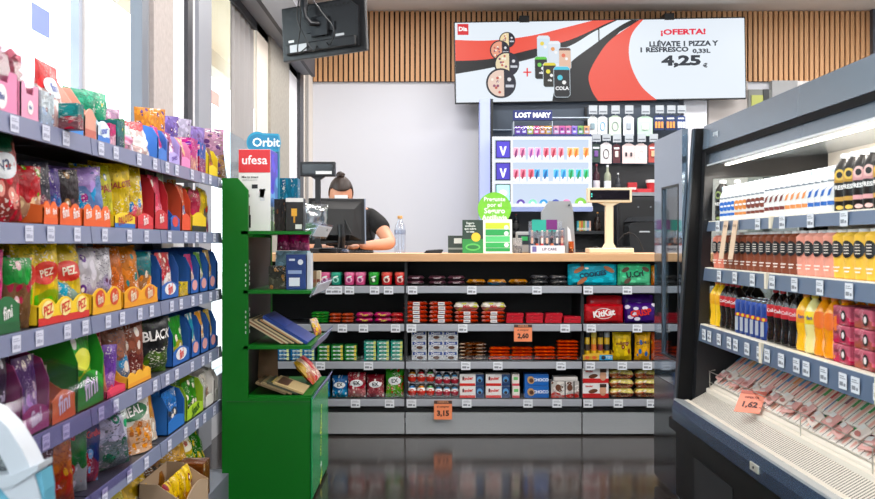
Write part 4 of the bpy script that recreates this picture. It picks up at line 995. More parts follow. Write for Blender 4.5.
# leaflets
def leaflet(px0, px1, py0, Y, m, lab, cat='leaflet', tilt=-8):
    w, h = (px1-px0)*Y/1000, Z(py0, Y)-ZT
    o = MB().box(-w/2, w/2, -.0015, .0015, 0, h).build('leaflet_card', m); o.location = on_top((px0+px1)/2, Y); o.rotation_euler = (R(tilt), 0, 0)
    MB().prism([(-.0, 0), (.035, 0), (.002, h*.5)], -.002, .002, 'x').build('foot', m, o)
    tag(o, lab, cat); return o, w, h
s0 = lambda x, z: .0015
o, w_, h_ = leaflet(448, 463, 235.5, 6.0, mat('#2d3a34', .5), 'small dark card with white print left of the leaflets')
printed(o, 'white_panel', rect(-w_*.1, w_*.42, h_*.55, h_*.85, 1, 1), mat('#d5dad4', .5), s0); printed(o, 'pale_stripe', rect(-w_*.5, w_*.5, h_*.2, h_*.3, 1, 1), mat('#8b948c', .5), s0)
o, w_, h_ = leaflet(462.5, 483.3, 219.5, 5.9, mat('#1f3a2c', .4), 'dark green leaflet with a yellow disc')
printed(o, 'green_field', rect(-w_/2, w_/2, 0, h_*.42, 1, 1), mat('#258a3c', .4), s0); printed(o, 'yellow_disc', ellipse(w_*.22, w_*.22), mat('#f2c62e', .4), s0, w_*.15, h_*.48, eps=.002)
for k, t in enumerate(('Seguro', 'antilluvia', 'que cubre', 'tu casa')): printed(o, 'lettering', textmesh(t, .017), mat('#e8f0e8', .4), s0, -w_*.12, h_*(.9-.085*k), eps=.002)
printed(o, 'drawing', ellipse(w_*.36, h_*.11), mat('#5cc05a', .4), s0, 0, h_*.18, eps=.002); printed(o, 'drawing', ellipse(w_*.28, h_*.06), mat('#1e7434', .4), s0, 0, h_*.18, eps=.003)
o, w_, h_ = leaflet(483.3, 512.3, 219, 5.9, mat('#eef2ea', .4), 'white leaflet with yellow and green bands')
for a, b, c in ((.72, .9, '#c6d92c'), (.52, .70, '#1fa04c'), (.33, .50, '#55c878'), (.16, .31, '#2bab52'), (.05, .15, '#119a44')): printed(o, 'colour_band', rect(-w_*.42, w_*.42, h_*a, h_*b, 1, 1), mat(c, .4), s0)
for k, zc in enumerate((.76, .58, .24)): printed(o, 'white_disc', ellipse(w_*.08, w_*.08), mat('#e8f8ec', .4), s0, w_*.3, h_*zc, eps=.003)
# round sign
Y = 6.02; k = Y/1000
o = empty('round_sign', on_top(494.5, Y)); tag(o, 'round light green sign lettered Pregunte por el Seguro Antilluvia', 'sign')
zc = Z(209, Y)-ZT; r = 16.8*k
MB().prism([(r*math.cos(PI*t/24), zc+r*math.sin(PI*t/24)) for t in range(48)], -.003, .003, 'y').build('disc', mat('#7fd23a', .4), o)
MB().box(-.012, .012, .003, .006, 0, zc-.05).build('stem', mat('#e4e8e4', .4), o); MB().box(-.05, .05, -.03, .04, 0, .006, .002).build('foot', mat('#e4e8e4', .4), o)
for t, dz, sz in (('Pregunte', .058, .036), ('por el', .024, .036), ('Seguro', -.012, .045), ('Antilluvia', -.052, .040)):
    v, f = textmesh(t, sz, .03); MB().add([(a, -.0045, zc+dz+b) for a, b in v], f).build('lettering', mat('#f6fff0', .4), o)
# black and white spiral thing, grey bin, lighter display
o = carton('patterned_box', .05, .09, .06, pack('#c9cacc', '#77787c', '#2b2c30', 3, scale=9)); o.location = on_top(517.5, 6.0); tag(o, 'small grey patterned box right of the white leaflet', 'box')
o = MB().box(-.05, .05, -.03, .03, 0, .13, .006).build('card_machine', mat('#a8abb0', .4)); o.location = on_top(524, 6.2); MB().box(-.04, .04, -.032, -.0295, .05, .11).build('screen', mat('#39424a', .2), o); MB().box(-.02, .02, -.034, -.032, .075, .10).build('green_light', mat('#2fae62', .4), o); tag(o, 'grey payment machine with dark screen behind the patterned box', 'payment machine')
Y = 5.92; k = Y/1000
o = empty('lighter_display', on_top(547, Y)); tag(o, 'clear counter display of small tubes with a lettered front', 'display stand')
w2 = 34*k/2
MB().box(-w2, w2, -.03, .09, 0, .004).box(-w2, w2, .086, .09, 0, .19).box(-w2, -w2+.003, -.03, .09, 0, .15).box(w2-.003, w2, -.03, .09, 0, .15).box(-w2, w2, .028, .032, 0, .13).build('clear_stand', glass('#e8ecf4', .22, .1), o)
fpn = MB().box(-w2, w2, -.034, -.03, 0, .045).build('front_panel', mat('#dfe3ee', .4), o)
MB().box(-w2+.01, -w2+.035, -.0355, -.034, .008, .04).build('purple_print', mat('#6a6aa8', .4), fpn)
v, f = textmesh('LIP CARE', .022); MB().add([(a+.01, -.036, .023+b) for a, b in v], f).build('lettering', mat('#3c4468', .4), fpn)
MB().box(-w2+.02, w2-.03, .084, .088, .125, .20).build('header_card', mat('#2fae9a', .4), o); MB().box(.005, w2-.03, .082, .084, .14, .20).build('header_print', mat('#7a2a7a', .4), o)
for r_ in range(2):
    for i in range(7):
        t = empty('tube', (X(532+5*i, Y+.05*r_), Y+.05*r_-.005, ZT+.0055+.045*r_)); c = ['#232a4a', '#d85a3a', '#c83a34', '#1e2436', '#e07a52', '#26304e', '#b8404a'][(i+2*r_) % 7]
        MB().lathe([(.008, 0), (.0085, .004), (.0085, .05), (.007, .052)], 10).build('barrel', mat(c, .3), t, smooth=True); MB().lathe([(.0068, .052), (.0068, .082), (.004, .085)], 10).build('tip', mat(['#e8b49a', '#1a1c28', '#f0e4dc'][i % 3], .35), t, smooth=True)
        MB().lathe([(.0088, .012), (.0088, .03)], 10).build('label', mat('#ece6e2', .4), t)
        tag(t, 'small tube in the clear counter display, %s in the %s row' % (ordl(i, 7), ('front', 'back')[r_]), 'tube', 'tubes in the counter display')
    # rear row stands on a step
MB().box(-w2+.004, w2-.004, .034, .084, .004, .0495).build('step', mat('#d4d8e2', .4), o)
o = empty('paper_holder', on_top(559, 6.1)); tag(o, 'grey steel holder behind the clear counter display', 'holder')
MB().prism([(-.105, 0), (.10, 0), (.085, .27), (.07, .315), (-.06, .315), (-.105, .25)], -.004, .05, 'y').build('body', mat('#a6a8ab', .35, .4), o); MB().lathe([(.006, 0), (.006, .006)], 10, Matrix.Translation((.06, -.004, .29)) @ Matrix.Rotation(R(90), 4, 'X')).build('screw', mat('#55585c', .3, .8), o)
MB().prism([(0, 0), (.03, 0), (.012, .14), (-.004, .16)], -.03, -.015, 'y', Matrix.Translation((.045, -.05, 0))).build('white_flap', mat('#eceef2', .4), o)
o = carton('orange_box', .028, .07, .04, pack('#c8602e', '#2a1a14', '#e8a060', 4)); o.location = on_top(571, 5.99); tag(o, 'small orange and black box right of the clear counter display', 'box')
mb = MB()
mb.tube([(X(590+2*i, 6.3), 6.28+.02*math.sin(i), ZT+.006+.03*abs(math.sin(i*.6))) for i in range(8)], .005, 6)
o = mb.build('cable', M_black); tag(o, 'loose black cable lying behind the cream pole display', 'cable')
mb = MB(); mb.tube([(X(614+5*i, 6.2), 6.2, ZT+.006+.12*math.sin(PI*i/6)**.7*(1 if i < 7 else 0)) for i in range(7)], .003, 6)
o = mb.build('looped_cable', M_black, smooth=True); tag(o, 'thin black cable looping in front of the printer', 'cable')

# ------------------------------------------------------------------ the cashier
def skinned(name, verts, edges, radii, m, parent=None, root=0, sub=2):
    me = bpy.data.meshes.new(name); me.from_pydata(verts, edges, []); o = bpy.data.objects.new(name, me); col.objects.link(o)
    md = o.modifiers.new('s', 'SKIN'); md.use_smooth_shade = True
    for i, r in enumerate(radii):
        sv = me.skin_vertices[0].data[i]; sv.radius = r if isinstance(r, tuple) else (r, r); sv.use_root = (i == root)
    s = o.modifiers.new('u', 'SUBSURF'); s.levels = sub; s.render_levels = sub
    bpy.context.view_layer.update()
    m2 = bpy.data.meshes.new_from_object(o.evaluated_get(bpy.context.evaluated_depsgraph_get()))
    bpy.data.objects.remove(o); bpy.data.meshes.remove(me)
    m2.materials.clear(); m2.materials.append(m); m2.shade_smooth(); m2.name = name
    o = bpy.data.objects.new(name, m2); col.objects.link(o)
    if parent: o.parent = parent
    return o
def person():
    Yp = 6.60; px_, pz = -.545, 0
    pe = empty('person', (px_, Yp, 0)); tag(pe, 'cashier with dark hair in a bun and black t-shirt leaning over the keyboard', 'person')
    skin = mat('#cf9273', .5)
    V = []; E = []; Rr = []
    def chain(pts, start=None):
        prev = start
        for p, r in pts:
            V.append(p); Rr.append(r); i = len(V)-1
            if prev is not None: E.append((prev, i))
            prev = i
        return prev
    chain([((0, .06, .88), (.15, .11))])
    sp = chain([((.0, .05, 1.0), (.14, .105)), ((.0, .03, 1.14), (.15, .11)), ((.0, .0, 1.26), (.135, .10)), ((-.005, -.03, 1.335), (.075, .07)), ((-.02, -.06, 1.365), (.05, .05)), ((-.028, -.085, 1.395), (.052, .055))], 0)
    for s in (-1, 1): chain([((s*.09, .06, .80), (.085, .09)), ((s*.10, .05, .47), (.06, .06)), ((s*.10, .08, .10), (.038, .042)), ((s*.11, .05, .045), (.035, .035)), ((s*.12, -.09, .03), (.035, .025))], 0)
    # arms: her left arm reaches the keyboard, elbow out; right arm rests behind the monitor
    sh = 3
    wl = (.095, -.40, ZT+.042); el = (.285, -.24, ZT+.055)
    chain([((.13, -.01, 1.285), (.06, .06)), ((.195, -.06, 1.24), (.055, .055)), ((.25, -.15, 1.165), (.046, .046)), (el, (.042, .042)), ((.20, -.33, ZT+.048), (.038, .036)), (wl, (.024, .020))], sh)
    wr = (-.16, -.38, ZT+.04)
    chain([((-.13, -.01, 1.285), (.06, .06)), ((-.20, -.06, 1.23), (.052, .052)), ((-.25, -.20, 1.14), (.045, .045)), ((-.21, -.30, ZT+.045), (.036, .034)), (wr, (.024, .020))], sh)
    body = skinned('body', V, E, Rr, skin, pe)
    # hands
    def hand(w, dx, name):
        V = []; E = []; Rr = []
        d = Vector((dx, -.55, -.12)).normalized(); side = Vector((-d.y, d.x, 0)).normalized()*(1 if dx < 0 else -1)
        def c(pts, st=None):
            prev = st
            for p, r in pts:
                V.append(p); Rr.append(r); i = len(V)-1
                if prev is not None: E.append((prev, i))
                prev = i
        W = Vector(w)
        c([(W, (.022, .018)), (W+d*.035, (.034, .016)), (W+d*.07, (.036, .014))])
        for q, ln in zip((-.030, -.010, .010, .029), (.062, .072, .068, .052)):
            b = W+d*.072+side*q
            c([(b, .0095), (b+d*ln*.45+Vector((0, 0, .010)), .0088), (b+d*ln*.75+Vector((0, 0, -.004)), .008), (b+d*ln*.9+Vector((0, 0, -.018)), .0068)], 2)
        b = W+d*.025-side*.028
        c([(b, .012), (b+d*.03-side*.018, .0105), (b+d*.055-side*.012+Vector((0, 0, -.012)), .009)], 1)
        return skinned(name, V, E, Rr, skin, pe)
    hand(wl, -.75, 'hand'); hand(wr, .55, 'hand')
    # head
    hc = Vector((-.045, -.125, 1.432))
    bm = bmesh.new(); bmesh.ops.create_uvsphere(bm, u_segments=32, v_segments=24, radius=1)
    for v in bm.verts:
        x, y, z = v.co
        sx = .074*(1-.22*max(0, -z)**1.5); sy = .094; sz = .115
        nx_, ny, nz = x*sx, y*sy, z*sz
        if y < 0:
            g = math.exp(-(x/.16)**2)
            ny -= .020*g*math.exp(-((z+.12)/.16)**2)*(-y)          # nose
            for s in (-1, 1): ny += .008*math.exp(-((x-s*.36)/.18)**2-((z-.05)/.12)**2)   # eye sockets
            ny -= .006*math.exp(-(x/.3)**2-((z+.48)/.07)**2); ny -= .007*math.exp(-(x/.28)**2-((z+.80)/.15)**2)
            ny -= .004*math.exp(-((z-.2)/.1)**2)
        v.co = (nx_, ny, nz)
    me = bpy.data.meshes.new('head'); bm.to_mesh(me); bm.free(); me.materials.append(skin); me.shade_smooth()
    h = bpy.data.objects.new('head', me); col.objects.link(h); h.parent = pe; h.location = hc; h.rotation_euler = (R(33), 0, R(8))
    for s in (-1, 1):
        MB().lathe([(.001, -.011), (.008, -.008), (.011, 0), (.008, .008), (.001, .011)], 12, Matrix.Translation((s*.028, -.083, .006))).build('eye', mat('#efe9e4', .3), h, smooth=True)
        MB().lathe([(.001, -.005), (.005, 0), (.001, .005)], 10, Matrix.Translation((s*.028, -.0935, .004))).build('iris', mat('#2b1c14', .3), h, smooth=True)
        MB().tube([(s*.014, -.098, .026), (s*.03, -.095, .031), (s*.045, -.082, .026)], .003, 6).build('eyebrow', mat('#2a1c16', .7), h)
        MB().add([(s*.072+s*.010*math.cos(a*PI/6), .0+.018*math.sin(a*PI/6)*.8+dy, -.005+.03*math.sin(a*PI/6+.9)) for dy in (0, .008) for a in range(12)], [tuple(range(12)), tuple(range(23, 11, -1))]+[(a, (a+1) % 12, 12+(a+1) % 12, 12+a) for a in range(12)]).build('ear', skin, h, smooth=True)
    MB().tube([(-.024, -.083, -.052), (-.01, -.094, -.050), (0, -.0955, -.052), (.01, -.094, -.050), (.024, -.083, -.052)], .004, 8).build('mouth', mat('#a8524c', .4), h, smooth=True)
    # hair: swept back over the skull, with bun
    bm = bmesh.new(); bmesh.ops.create_uvsphere(bm, u_segments=48, v_segments=32, radius=1)
    rnd = random.Random(2)
    for v in bm.verts:
        x, y, z = v.co; a = math.atan2(x, y)
        st = 1+.012*math.sin(a*22+z*3)
        v.co = (x*.081*st, y*.102*st+.006, z*.121*st+.004)
    dele = [v for v in bm.verts if (v.co.y < -.012 - .0*v.co.z and v.co.z < .068-.35*max(0, abs(v.co.x)-.045)*1.0) or v.co.z < -.075 or (v.co.z < -.01 and v.co.y < .02)]
    bmesh.ops.delete(bm, geom=dele, context='VERTS')
    me = bpy.data.meshes.new('hair'); bm.to_mesh(me); bm.free(); me.shade_smooth()
    qh = NB('hair'); tc = qh.n('ShaderNodeTexCoord'); mp = qh.n('ShaderNodeMapping'); mp.inputs['Scale'].default_value = (90, 6, 20); qh.l(tc.outputs['Object'], mp.inputs[0]); nn = qh.n('ShaderNodeTexNoise', i_Scale=1.5); qh.l(mp.outputs[0], nn.inputs['Vector'])
    qh.l(qh.mix(nn.outputs[0], lin('#17100d'), lin('#3d291f')), qh.b.inputs['Base Color']); qh.b.inputs['Roughness'].default_value = .45
    me.materials.append(qh.m)
    o = bpy.data.objects.new('hair', me); col.objects.link(o); o.parent = h
    sd_ = o.modifiers.new('t', 'SOLIDIFY'); sd_.thickness = .006; sd_.offset = -1
    bmm = bmesh.new(); bmesh.ops.create_uvsphere(bmm, u_segments=24, v_segments=16, radius=1)
    for v in bmm.verts:
        x, y, z = v.co; a = math.atan2(z, x); k = 1+.10*math.sin(3*a+6*y); v.co = (x*.028*k, y*.024*k, z*.022*k)
    me = bpy.data.meshes.new('hair_bun'); bmm.to_mesh(me); bmm.free(); me.shade_smooth(); me.materials.append(qh.m)
    b = bpy.data.objects.new('hair_bun', me); col.objects.link(b); b.parent = o; b.location = (-.004, .035, .126)
    # paper / glasses band in front of the brow: white mask strap is not built; t-shirt
    V = []; E = []; Rr = []
    chain([((0, .055, .93), (.165, .125)), ((.0, .05, 1.03), (.160, .125)), ((.0, .03, 1.15), (.165, .125)), ((.0, .0, 1.265), (.150, .112)), ((-.003, -.022, 1.318), (.085, .078))])
    chain([((.14, -.01, 1.288), (.072, .070)), ((.20, -.065, 1.242), (.070, .066)), ((.238, -.13, 1.190), (.064, .060))], 3)
    chain([((-.14, -.01, 1.288), (.072, .070)), ((-.205, -.07, 1.235), (.068, .064)), ((-.235, -.15, 1.18), (.062, .058))], 3)
    q = NB('cloth'); tc = q.n('ShaderNodeTexCoord'); n = q.n('ShaderNodeTexNoise', i_Scale=9.0, i_Detail=3.0); q.l(tc.outputs['Object'], n.inputs['Vector'])
    bp = q.n('ShaderNodeBump', i_Strength=.5, i_Distance=.02); q.l(n.outputs[0], bp.inputs['Height']); q.l(bp.outputs[0], q.b.inputs['Normal']); q.b.inputs['Base Color'].default_value = lin('#06070a'); q.b.inputs['Roughness'].default_value = .85
    skinned('t_shirt', V, E, Rr, q.m, pe, root=1)
    V.clear(); E.clear(); Rr.clear()
    chain([((0, .06, .93), (.165, .125)), ((0, .06, .86), (.17, .125))])
    for s in (-1, 1): chain([((s*.092, .06, .78), (.10, .105)), ((s*.102, .05, .47), (.075, .078)), ((s*.10, .08, .12), (.06, .062))], 1)
    skinned('trousers', V, E, Rr, mat('#15171c', .8), pe)
    for s in (-1, 1): MB().box(-.045, .045, -.16, .10, 0, .07, .02, Matrix.Translation((s*.115, .0, 0))).build('shoe', mat('#1a1a1c', .5), pe)
person()
o = MB().box(-.04, .04, -.001, .001, 0, .022).build('paper_slip', mat('#f4f4f4', .6)); o.location = (X(341, 6.1), 6.11, Z(198.5, 6.1)); tag(o, 'white paper slip stuck on the top edge of the monitor', 'paper')

# ------------------------------------------------------------------ things on the green rack
RX = (X(248, YR)+XB_)/2
def rk(px, i, Y): return (X(px, Y), Y, RS[i]+.001)
def big_box():
    Y = 4.40; w = X(270.5, Y)-X(238.5, Y); h = Z(149.5, Y)-RS[0]; dp = .20
    o = MB().box(-w/2, w/2, 0, dp, 0, h, .002).build('appliance_box', mat('#e9e6e4', .45)); o.location = rk(254.5, 0, Y)
    s = lambda x, z: 0
    printed(o, 'red_header', rect(-w/2+.001, w/2-.001, h*.715, h-.001, 1, 1), mat('#d8262c', .4), s)
    printed(o, 'logo_lettering', textmesh('ufesa', .056, .012), mat('#fbeeee', .4), s, 0, h*.865, eps=.002)
    printed(o, 'lettering', textmesh('Mix to smart', .014), mat('#2a2a2c', .4), s, -.02, h*.66); printed(o, 'lettering', textmesh('batidora personal', .009, 0), mat('#7a7a7c', .4), s, -.02, h*.625)
    K = mat('#1a1b1e', .4); G_ = mat('#b9bcc0', .4)
    printed(o, 'product_picture', rect(-.012, .010, h*.42, h*.52, 1, 1), G_, s, rot=-.2); printed(o, 'product_picture', rect(-.012, .014, h*.52, h*.57, 1, 1), K, s)
    printed(o, 'product_picture', rect(.024, .045, h*.37, h*.50, 1, 1), mat('#d0d2d6', .4), s); printed(o, 'product_picture', rect(.022, .048, h*.49, h*.515, 1, 1), K, s)
    printed(o, 'product_picture', ellipse(.017, .014), K, s, -.038, h*.43); printed(o, 'product_picture', rect(-.042, -.016, h*.04, h*.20, 1, 1), K, s); printed(o, 'product_picture', rect(-.036, -.020, h*.20, h*.31, 1, 1), mat('#5a3430', .4), s)
    # right side print
    sd = MB(); sd.box(w/2, w/2+.001, .002, dp-.002, h*.3, h-.002); sp_ = sd.build('side_print', pack('#8a80e8', '#9ac4f0', '#b89af0', 5, txt=False, bump=0, blob=.2), o)
    MB().box(w/2, w/2+.001, .002, dp-.002, .002, h*.3).build('side_print', pack('#dfe6dc', '#c6e0b0', '#4aa04a', 6, txt=False, bump=0), o)
    tag(o, 'tall white and red appliance box standing on top of the green rack', 'box')
big_box()
def gum_sign():
    Y = 4.62; o = empty('gum_sign', (X(266, Y), Y, RS[0]+.001)); tag(o, 'turquoise gum display header rising behind the tall appliance box', 'sign')
    z0, z1 = Z(152, Y)-RS[0], Z(134, Y)-RS[0]; cx, cz_ = X(258, Y)-o.location.x, (z0+z1)/2; r = (z1-z0)/2+.008
    pts = [(cx+r*math.cos(t), cz_+r*math.sin(t)) for t in [R(60)+R(240)*k/20 for k in range(21)]] + [(X(279, Y)-o.location.x, z0), (X(280.5, Y)-o.location.x, (z0+z1)/2), (X(279, Y)-o.location.x, z1-.002)]
    MB().prism(pts, -.02, .02, 'y').build('header', mat('#1b93b8', .35), o)
    MB().prism([(cx+(p[0]-cx)*.93+.004, cz_+(p[1]-cz_)*.78) for p in pts], -.022, -.0201, 'y').build('header_field', mat('#0e7aa4', .35), o)
    v, f = textmesh('Orbit', .056, .02); MB().add([(a+.004, -.024, cz_+b-.002) for a, b in v], f).build('lettering', mat('#f2fbff', .35), o)
    MB().box(-.05, .06, -.01, .03, 0, z0+.01).build('stand', mat('#2b7fa0', .4), o)
gum_sign()
def rbox(px0, px1, pyt, Y, i, dp, m, name, lab, cat, logo=None, panel=None, rz=0):
    w = (px1-px0)*Y/1000; h = Z(pyt, Y)-RS[i]-.001
    o = carton(name, w, h, dp, m, logo, panel=panel); o.location = rk((px0+px1)/2, i, Y+dp/2); o.rotation_euler = (0, 0, R(rz)); tag(o, lab, cat); return o
rbox(275.5, 286.5, 199, 4.40, 0, .08, pack('#1c1a1a', '#2a2422', '#6a4a3a', 3, txt=False), 'dark_box', 'narrow dark box between the appliance box and the gold-cup box', 'box')
rbox(287, 304.5, 198, 4.38, 0, .08, mat('#191512', .35), 'black_box', 'black box with a golden cup picture on the green rack top', 'box', panel=[('#e3e0dc', -.5, .5, .88, 1.0), ('#e3a52e', -.18, .14, .45, .68), ('#c98a20', -.06, .04, .25, .46), ('#d8d5d0', .05, .42, .06, .2)])
for i, (a, b, c, e, cc) in enumerate(((281, 299, 212, 178, ('#2c7fa0', '#e9f2f6', '#1d5a8a')), (283, 301, 178.5, 170, None))):
    if cc: rbox(a, b, e, 4.72, 0, .09, pack(cc[0], cc[1], cc[2], 8), 'wipes_box', 'white and teal patterned box behind the gold-cup box', 'box')
def bubble():
    o = bag('bubble_wrap', .14, .13, .07, glass('#dfe6ee', .4, .15), seed=9); o.location = (X(314, 4.70), 4.70, RS[0]+.003); o.rotation_euler = (0, 0, .5); tag(o, 'crumpled clear plastic bag on the right edge of the green rack top', 'plastic bag')
bubble()
# second shelf
for i, (p, c) in enumerate(((283, '#e25a8c'), (294, '#ea6f9e'), (303, '#e25a8c'))):
    o = bag('tissue_pack', .058, .085, .05, pack(c, '#f0a0bc', '#fde8f0', 12+i, blob=.35, txt=False), None, False, 5+i); o.location = (X(p, 4.60), 4.60+.01*i, RS[1]+.17); tag(o, 'pink candy pack standing on the tilted pale tray, %s of three' % ordl(i, 3), 'sweets', 'pink packs on the pale tray')
o = MB().prism([(X(276, 4.58), RS[1]+.001), (X(311, 4.58), RS[1]+.001), (X(311, 4.58), RS[1]+.13), (X(308, 4.58), RS[1]+.168), (X(277, 4.58), RS[1]+.168)], 4.545, 4.66, 'y').build('counter_carton', pack('#bfe0ee', '#3a9ac8', '#eef6fa', 4), None); tag(o, 'pale blue carton under the pink packs on the rack second shelf', 'carton')
o = rbox(287.5, 307, 254.5, 4.36, 1, .09, mat('#16387c', .35), 'blue_box', 'dark blue product box on the rack second shelf', 'box', panel=[('#dfe6f2', -.35, -.05, .82, .88), ('#9ab0d8', -.4, .3, .45, .55), ('#e4eaf4', -.35, .2, .1, .34)])
printed(o, 'logo_patch', ellipse(.012, .012), mat('#e8ecf4', .4), lambda x, z: .045, .02, .12)
rbox(308, 312, 253, 4.38, 1, .08, mat('#d5d9df', .4), 'white_carton', 'narrow white carton beside the dark blue product box', 'carton')
rbox(270, 287, 266, 4.42, 1, .08, pack('#3a3b33', '#6a6a5c', '#c89a70', 9), 'brown_box', 'small grey-green box with a brown picture on the rack second shelf', 'box')
for i, (p, c) in enumerate(((315, '#d9cdb8'), (319, '#e6dfd2'), (323, '#8a6f52'), (326.5, '#d2c3a8'))):
    Y = 4.56+.0*i; o = carton('slim_packet', .017, .075, .05, mat(c, .4), panel=[('#8a4a3a', -.4, .4, .3, .5)]); o.location = (X(p-9, Y), Y+.02*i, RS[1]+.001); tag(o, 'slim beige packet in the rack lip of the second shelf, %s of four' % ordl(i, 4), 'packet', 'slim packets in the rack lip')
# leaning magazines on shelf three
def book(w, h, t, m, c2, lettering=None):
    o = MB().box(-w/2, w/2, -t/2, t/2, 0, h, .001).build('magazine', m)
    MB().box(-w/2+.003, w/2+.0006, -t/2+.0015, t/2-.0015, .002, h-.002).build('page_block', mat('#d8c7a8', .7), o)
    printed(o, 'cover_print', rect(-w*.4, w*.4, h*.55, h*.9, 1, 1), mat(c2, .4), lambda x, z: t/2)
    return o
sx0 = XA+sw+.015
for i in range(9):
    cc = ['#c9b896', '#8b5a3a', '#d6c6a4', '#6f5a44', '#cdb98f', '#3a3530', '#b98a5a', '#d9ccb0', '#163a8a'][i]
    t = .008 if i < 8 else .014
    o = book(.30, .20 if i < 8 else .225, t, mat(cc, .45), ['#7a2a2a', '#e0d0a0', '#444444', '#caa070'][i % 4] if i < 8 else '#1d48a8')
    o.matrix_world = Matrix.Translation((sx0+.125+i*.0125+(.008 if i == 8 else 0), 4.50, RS[2]+.006)) @ Matrix.Rotation(R(-59), 4, 'Y') @ Matrix.Rotation(R(90), 4, 'Z')
    tag(o, 'magazine leaning on the third rack shelf, %s of nine' % ordl(i, 9) if i < 8 else 'thick blue magazine leaning at the front of the third rack shelf', 'magazine', 'leaning magazines on the green rack')
o = bag('candy_bag', .10, .085, .03, pack('#f0d8c8', '#d84a3a', '#f2c84a', 31, blob=.8), None, False, 8); o.location = (XB_-.022, 4.78, RS[2]+.003); o.rotation_euler = (R(-20), 0, R(80)); tag(o, 'yellow and red sweet bag beside the blue magazine on the third rack shelf', 'sweets')
# bottom shelf: bag and magazines
def brown_bag():
    o = bag('paper_bag', .15, .15, .10, mat('#8a6a4c', .7), None, True, 14); o.location = (X(261, 4.6), 4.62, RS[3]+.04); tag(o, 'crumpled brown paper bag at the back of the lowest rack shelf', 'paper bag')
    o2 = MB().box(-.09, .09, -.05, .05, 0, .036, .003).build('flat_box', mat('#5d4a36', .6)); o2.location = (X(261, 4.6)+.03, 4.62, RS[3]+.002); MB().box(-.05, .05, -.052, -.05, .008, .026).build('label', mat('#c9b08a', .5), o2); tag(o2, 'low brown box under the crumpled paper bag', 'box')
brown_bag()
for i, (dx, cc, c2) in enumerate(((.10, '#6d5b40', '#2a2a24'), (.125, '#8c7a58', '#3e5a30'), (.15, '#3b3f30', '#c9b040'), (.175, '#b8a070', '#5a3a2a'))):
    o = book(.22, .14, .010, mat(cc, .5), c2)
    o.matrix_world = Matrix.Translation((sx0+dx+.045, 4.43, RS[3]+.006)) @ Matrix.Rotation(R(-70), 4, 'Y') @ Matrix.Rotation(R(90), 4, 'Z')
    tag(o, 'magazine leaning flat on the lowest rack shelf, %s of four' % ordl(i, 4), 'magazine', 'magazines on the lowest rack shelf')
for i in range(3):
    o = bag('candy_bag', .09, .135, .03, pack(['#e8b83a', '#f0cfc0', '#d8434a'][i], ['#c8402a', '#e05a5a', '#f2d0c8'][i], '#fbf0dc', 33+i, blob=.6), None, False, 20+i)
    o.matrix_world = Matrix.Translation((XB_-.020, 4.60+.105*i, RS[3]+.012)) @ Matrix.Rotation(R(86), 4, 'Z') @ Matrix.Rotation(R(-42), 4, 'X')
    tag(o, 'small sweet bag in the lip of the lowest rack shelf, %s' % ['yellow and red', 'pale pink', 'red and pale'][i], 'sweets')
# ------------------------------------------------------------------ goods in the counter front
YG = YC+.012
def row_item(r, px, dx=0.0, dy=0.0, dz=0.0): return (X(px, YG)+dx, YG+dy, SH[r]+.0012+dz)
WHERE = ['the top shelf of the counter', 'the second shelf of the counter', 'the third shelf of the counter', 'the lowest shelf of the counter']
# gum tubs
def tub(c1, c2, c3, seed, lid):
    o = MB().lathe([(.022, 0), (.027, .003), (.029, .02), (.031, .045), (.030, .058), (.027, .062)], 16).build('gum_tub', mat(c1, .25), smooth=True)
    MB().lathe([(.0315, .056), (.032, .060), (.032, .070), (.029, .074)], 16).build('lid', mat(lid, .3), o, smooth=True)
    s = lambda x, z: math.sqrt(max(0, .0318**2-x*x))
    printed(o, 'logo_patch', ellipse(.019, .017), mat(c2, .35), s, 0, .032); printed(o, 'logo_emblem', ellipse(.009, .011), mat(c3, .35), s, 0, .030, rot=.4, eps=.002)
    printed(o, 'leaf_print', ellipse(.016, .005), mat('#e8f4ec', .35), s, .0, .048, rot=.3, eps=.0018)
    return o
for i, (p, a, b, c, lid, lab) in enumerate(((324.5, '#e0558a', '#f7c8da', '#b03070', '#e86a9a', 'pink gum tub half hidden behind the green rack'), (335.5, '#16987c', '#8fe0c8', '#0d6a58', '#27b08e', 'teal gum tub on the counter, the only teal one'), (349, '#e0508c', '#f6a8c8', '#8a2a6a', '#f07aa8', 'pink gum tub with silver print, left one of the pink pair'), (360, '#e0508c', '#f6a8c8', '#8a2a6a', '#f07aa8', 'pink gum tub with silver print, right one of the pink pair'),
        (373.5, '#1a9a24', '#0c5a14', '#e8f8d8', '#2ab838', 'bright green gum tub beside the red ones'), (386.5, '#d8262c', '#f6d0c0', '#7a1014', '#f0584a', 'red gum tub, left one of the red pair'), (400, '#d8262c', '#f4b8b0', '#7a1014', '#f0584a', 'red gum tub, right one of the red pair'))):
    o = tub(a, b, c, i, lid); o.location = row_item(0, p, dy=.035); tag(o, lab, 'gum tub')
    o2 = copy_tree(o); o2.location = row_item(0, p, dy=.105); tag(o2, 'second row: ' + lab.split(',')[0].split(' on the')[0] + ' standing behind' + (' the left' if 'left one' in lab else ' the right' if 'right one' in lab else '') + ' front one', 'gum tub')
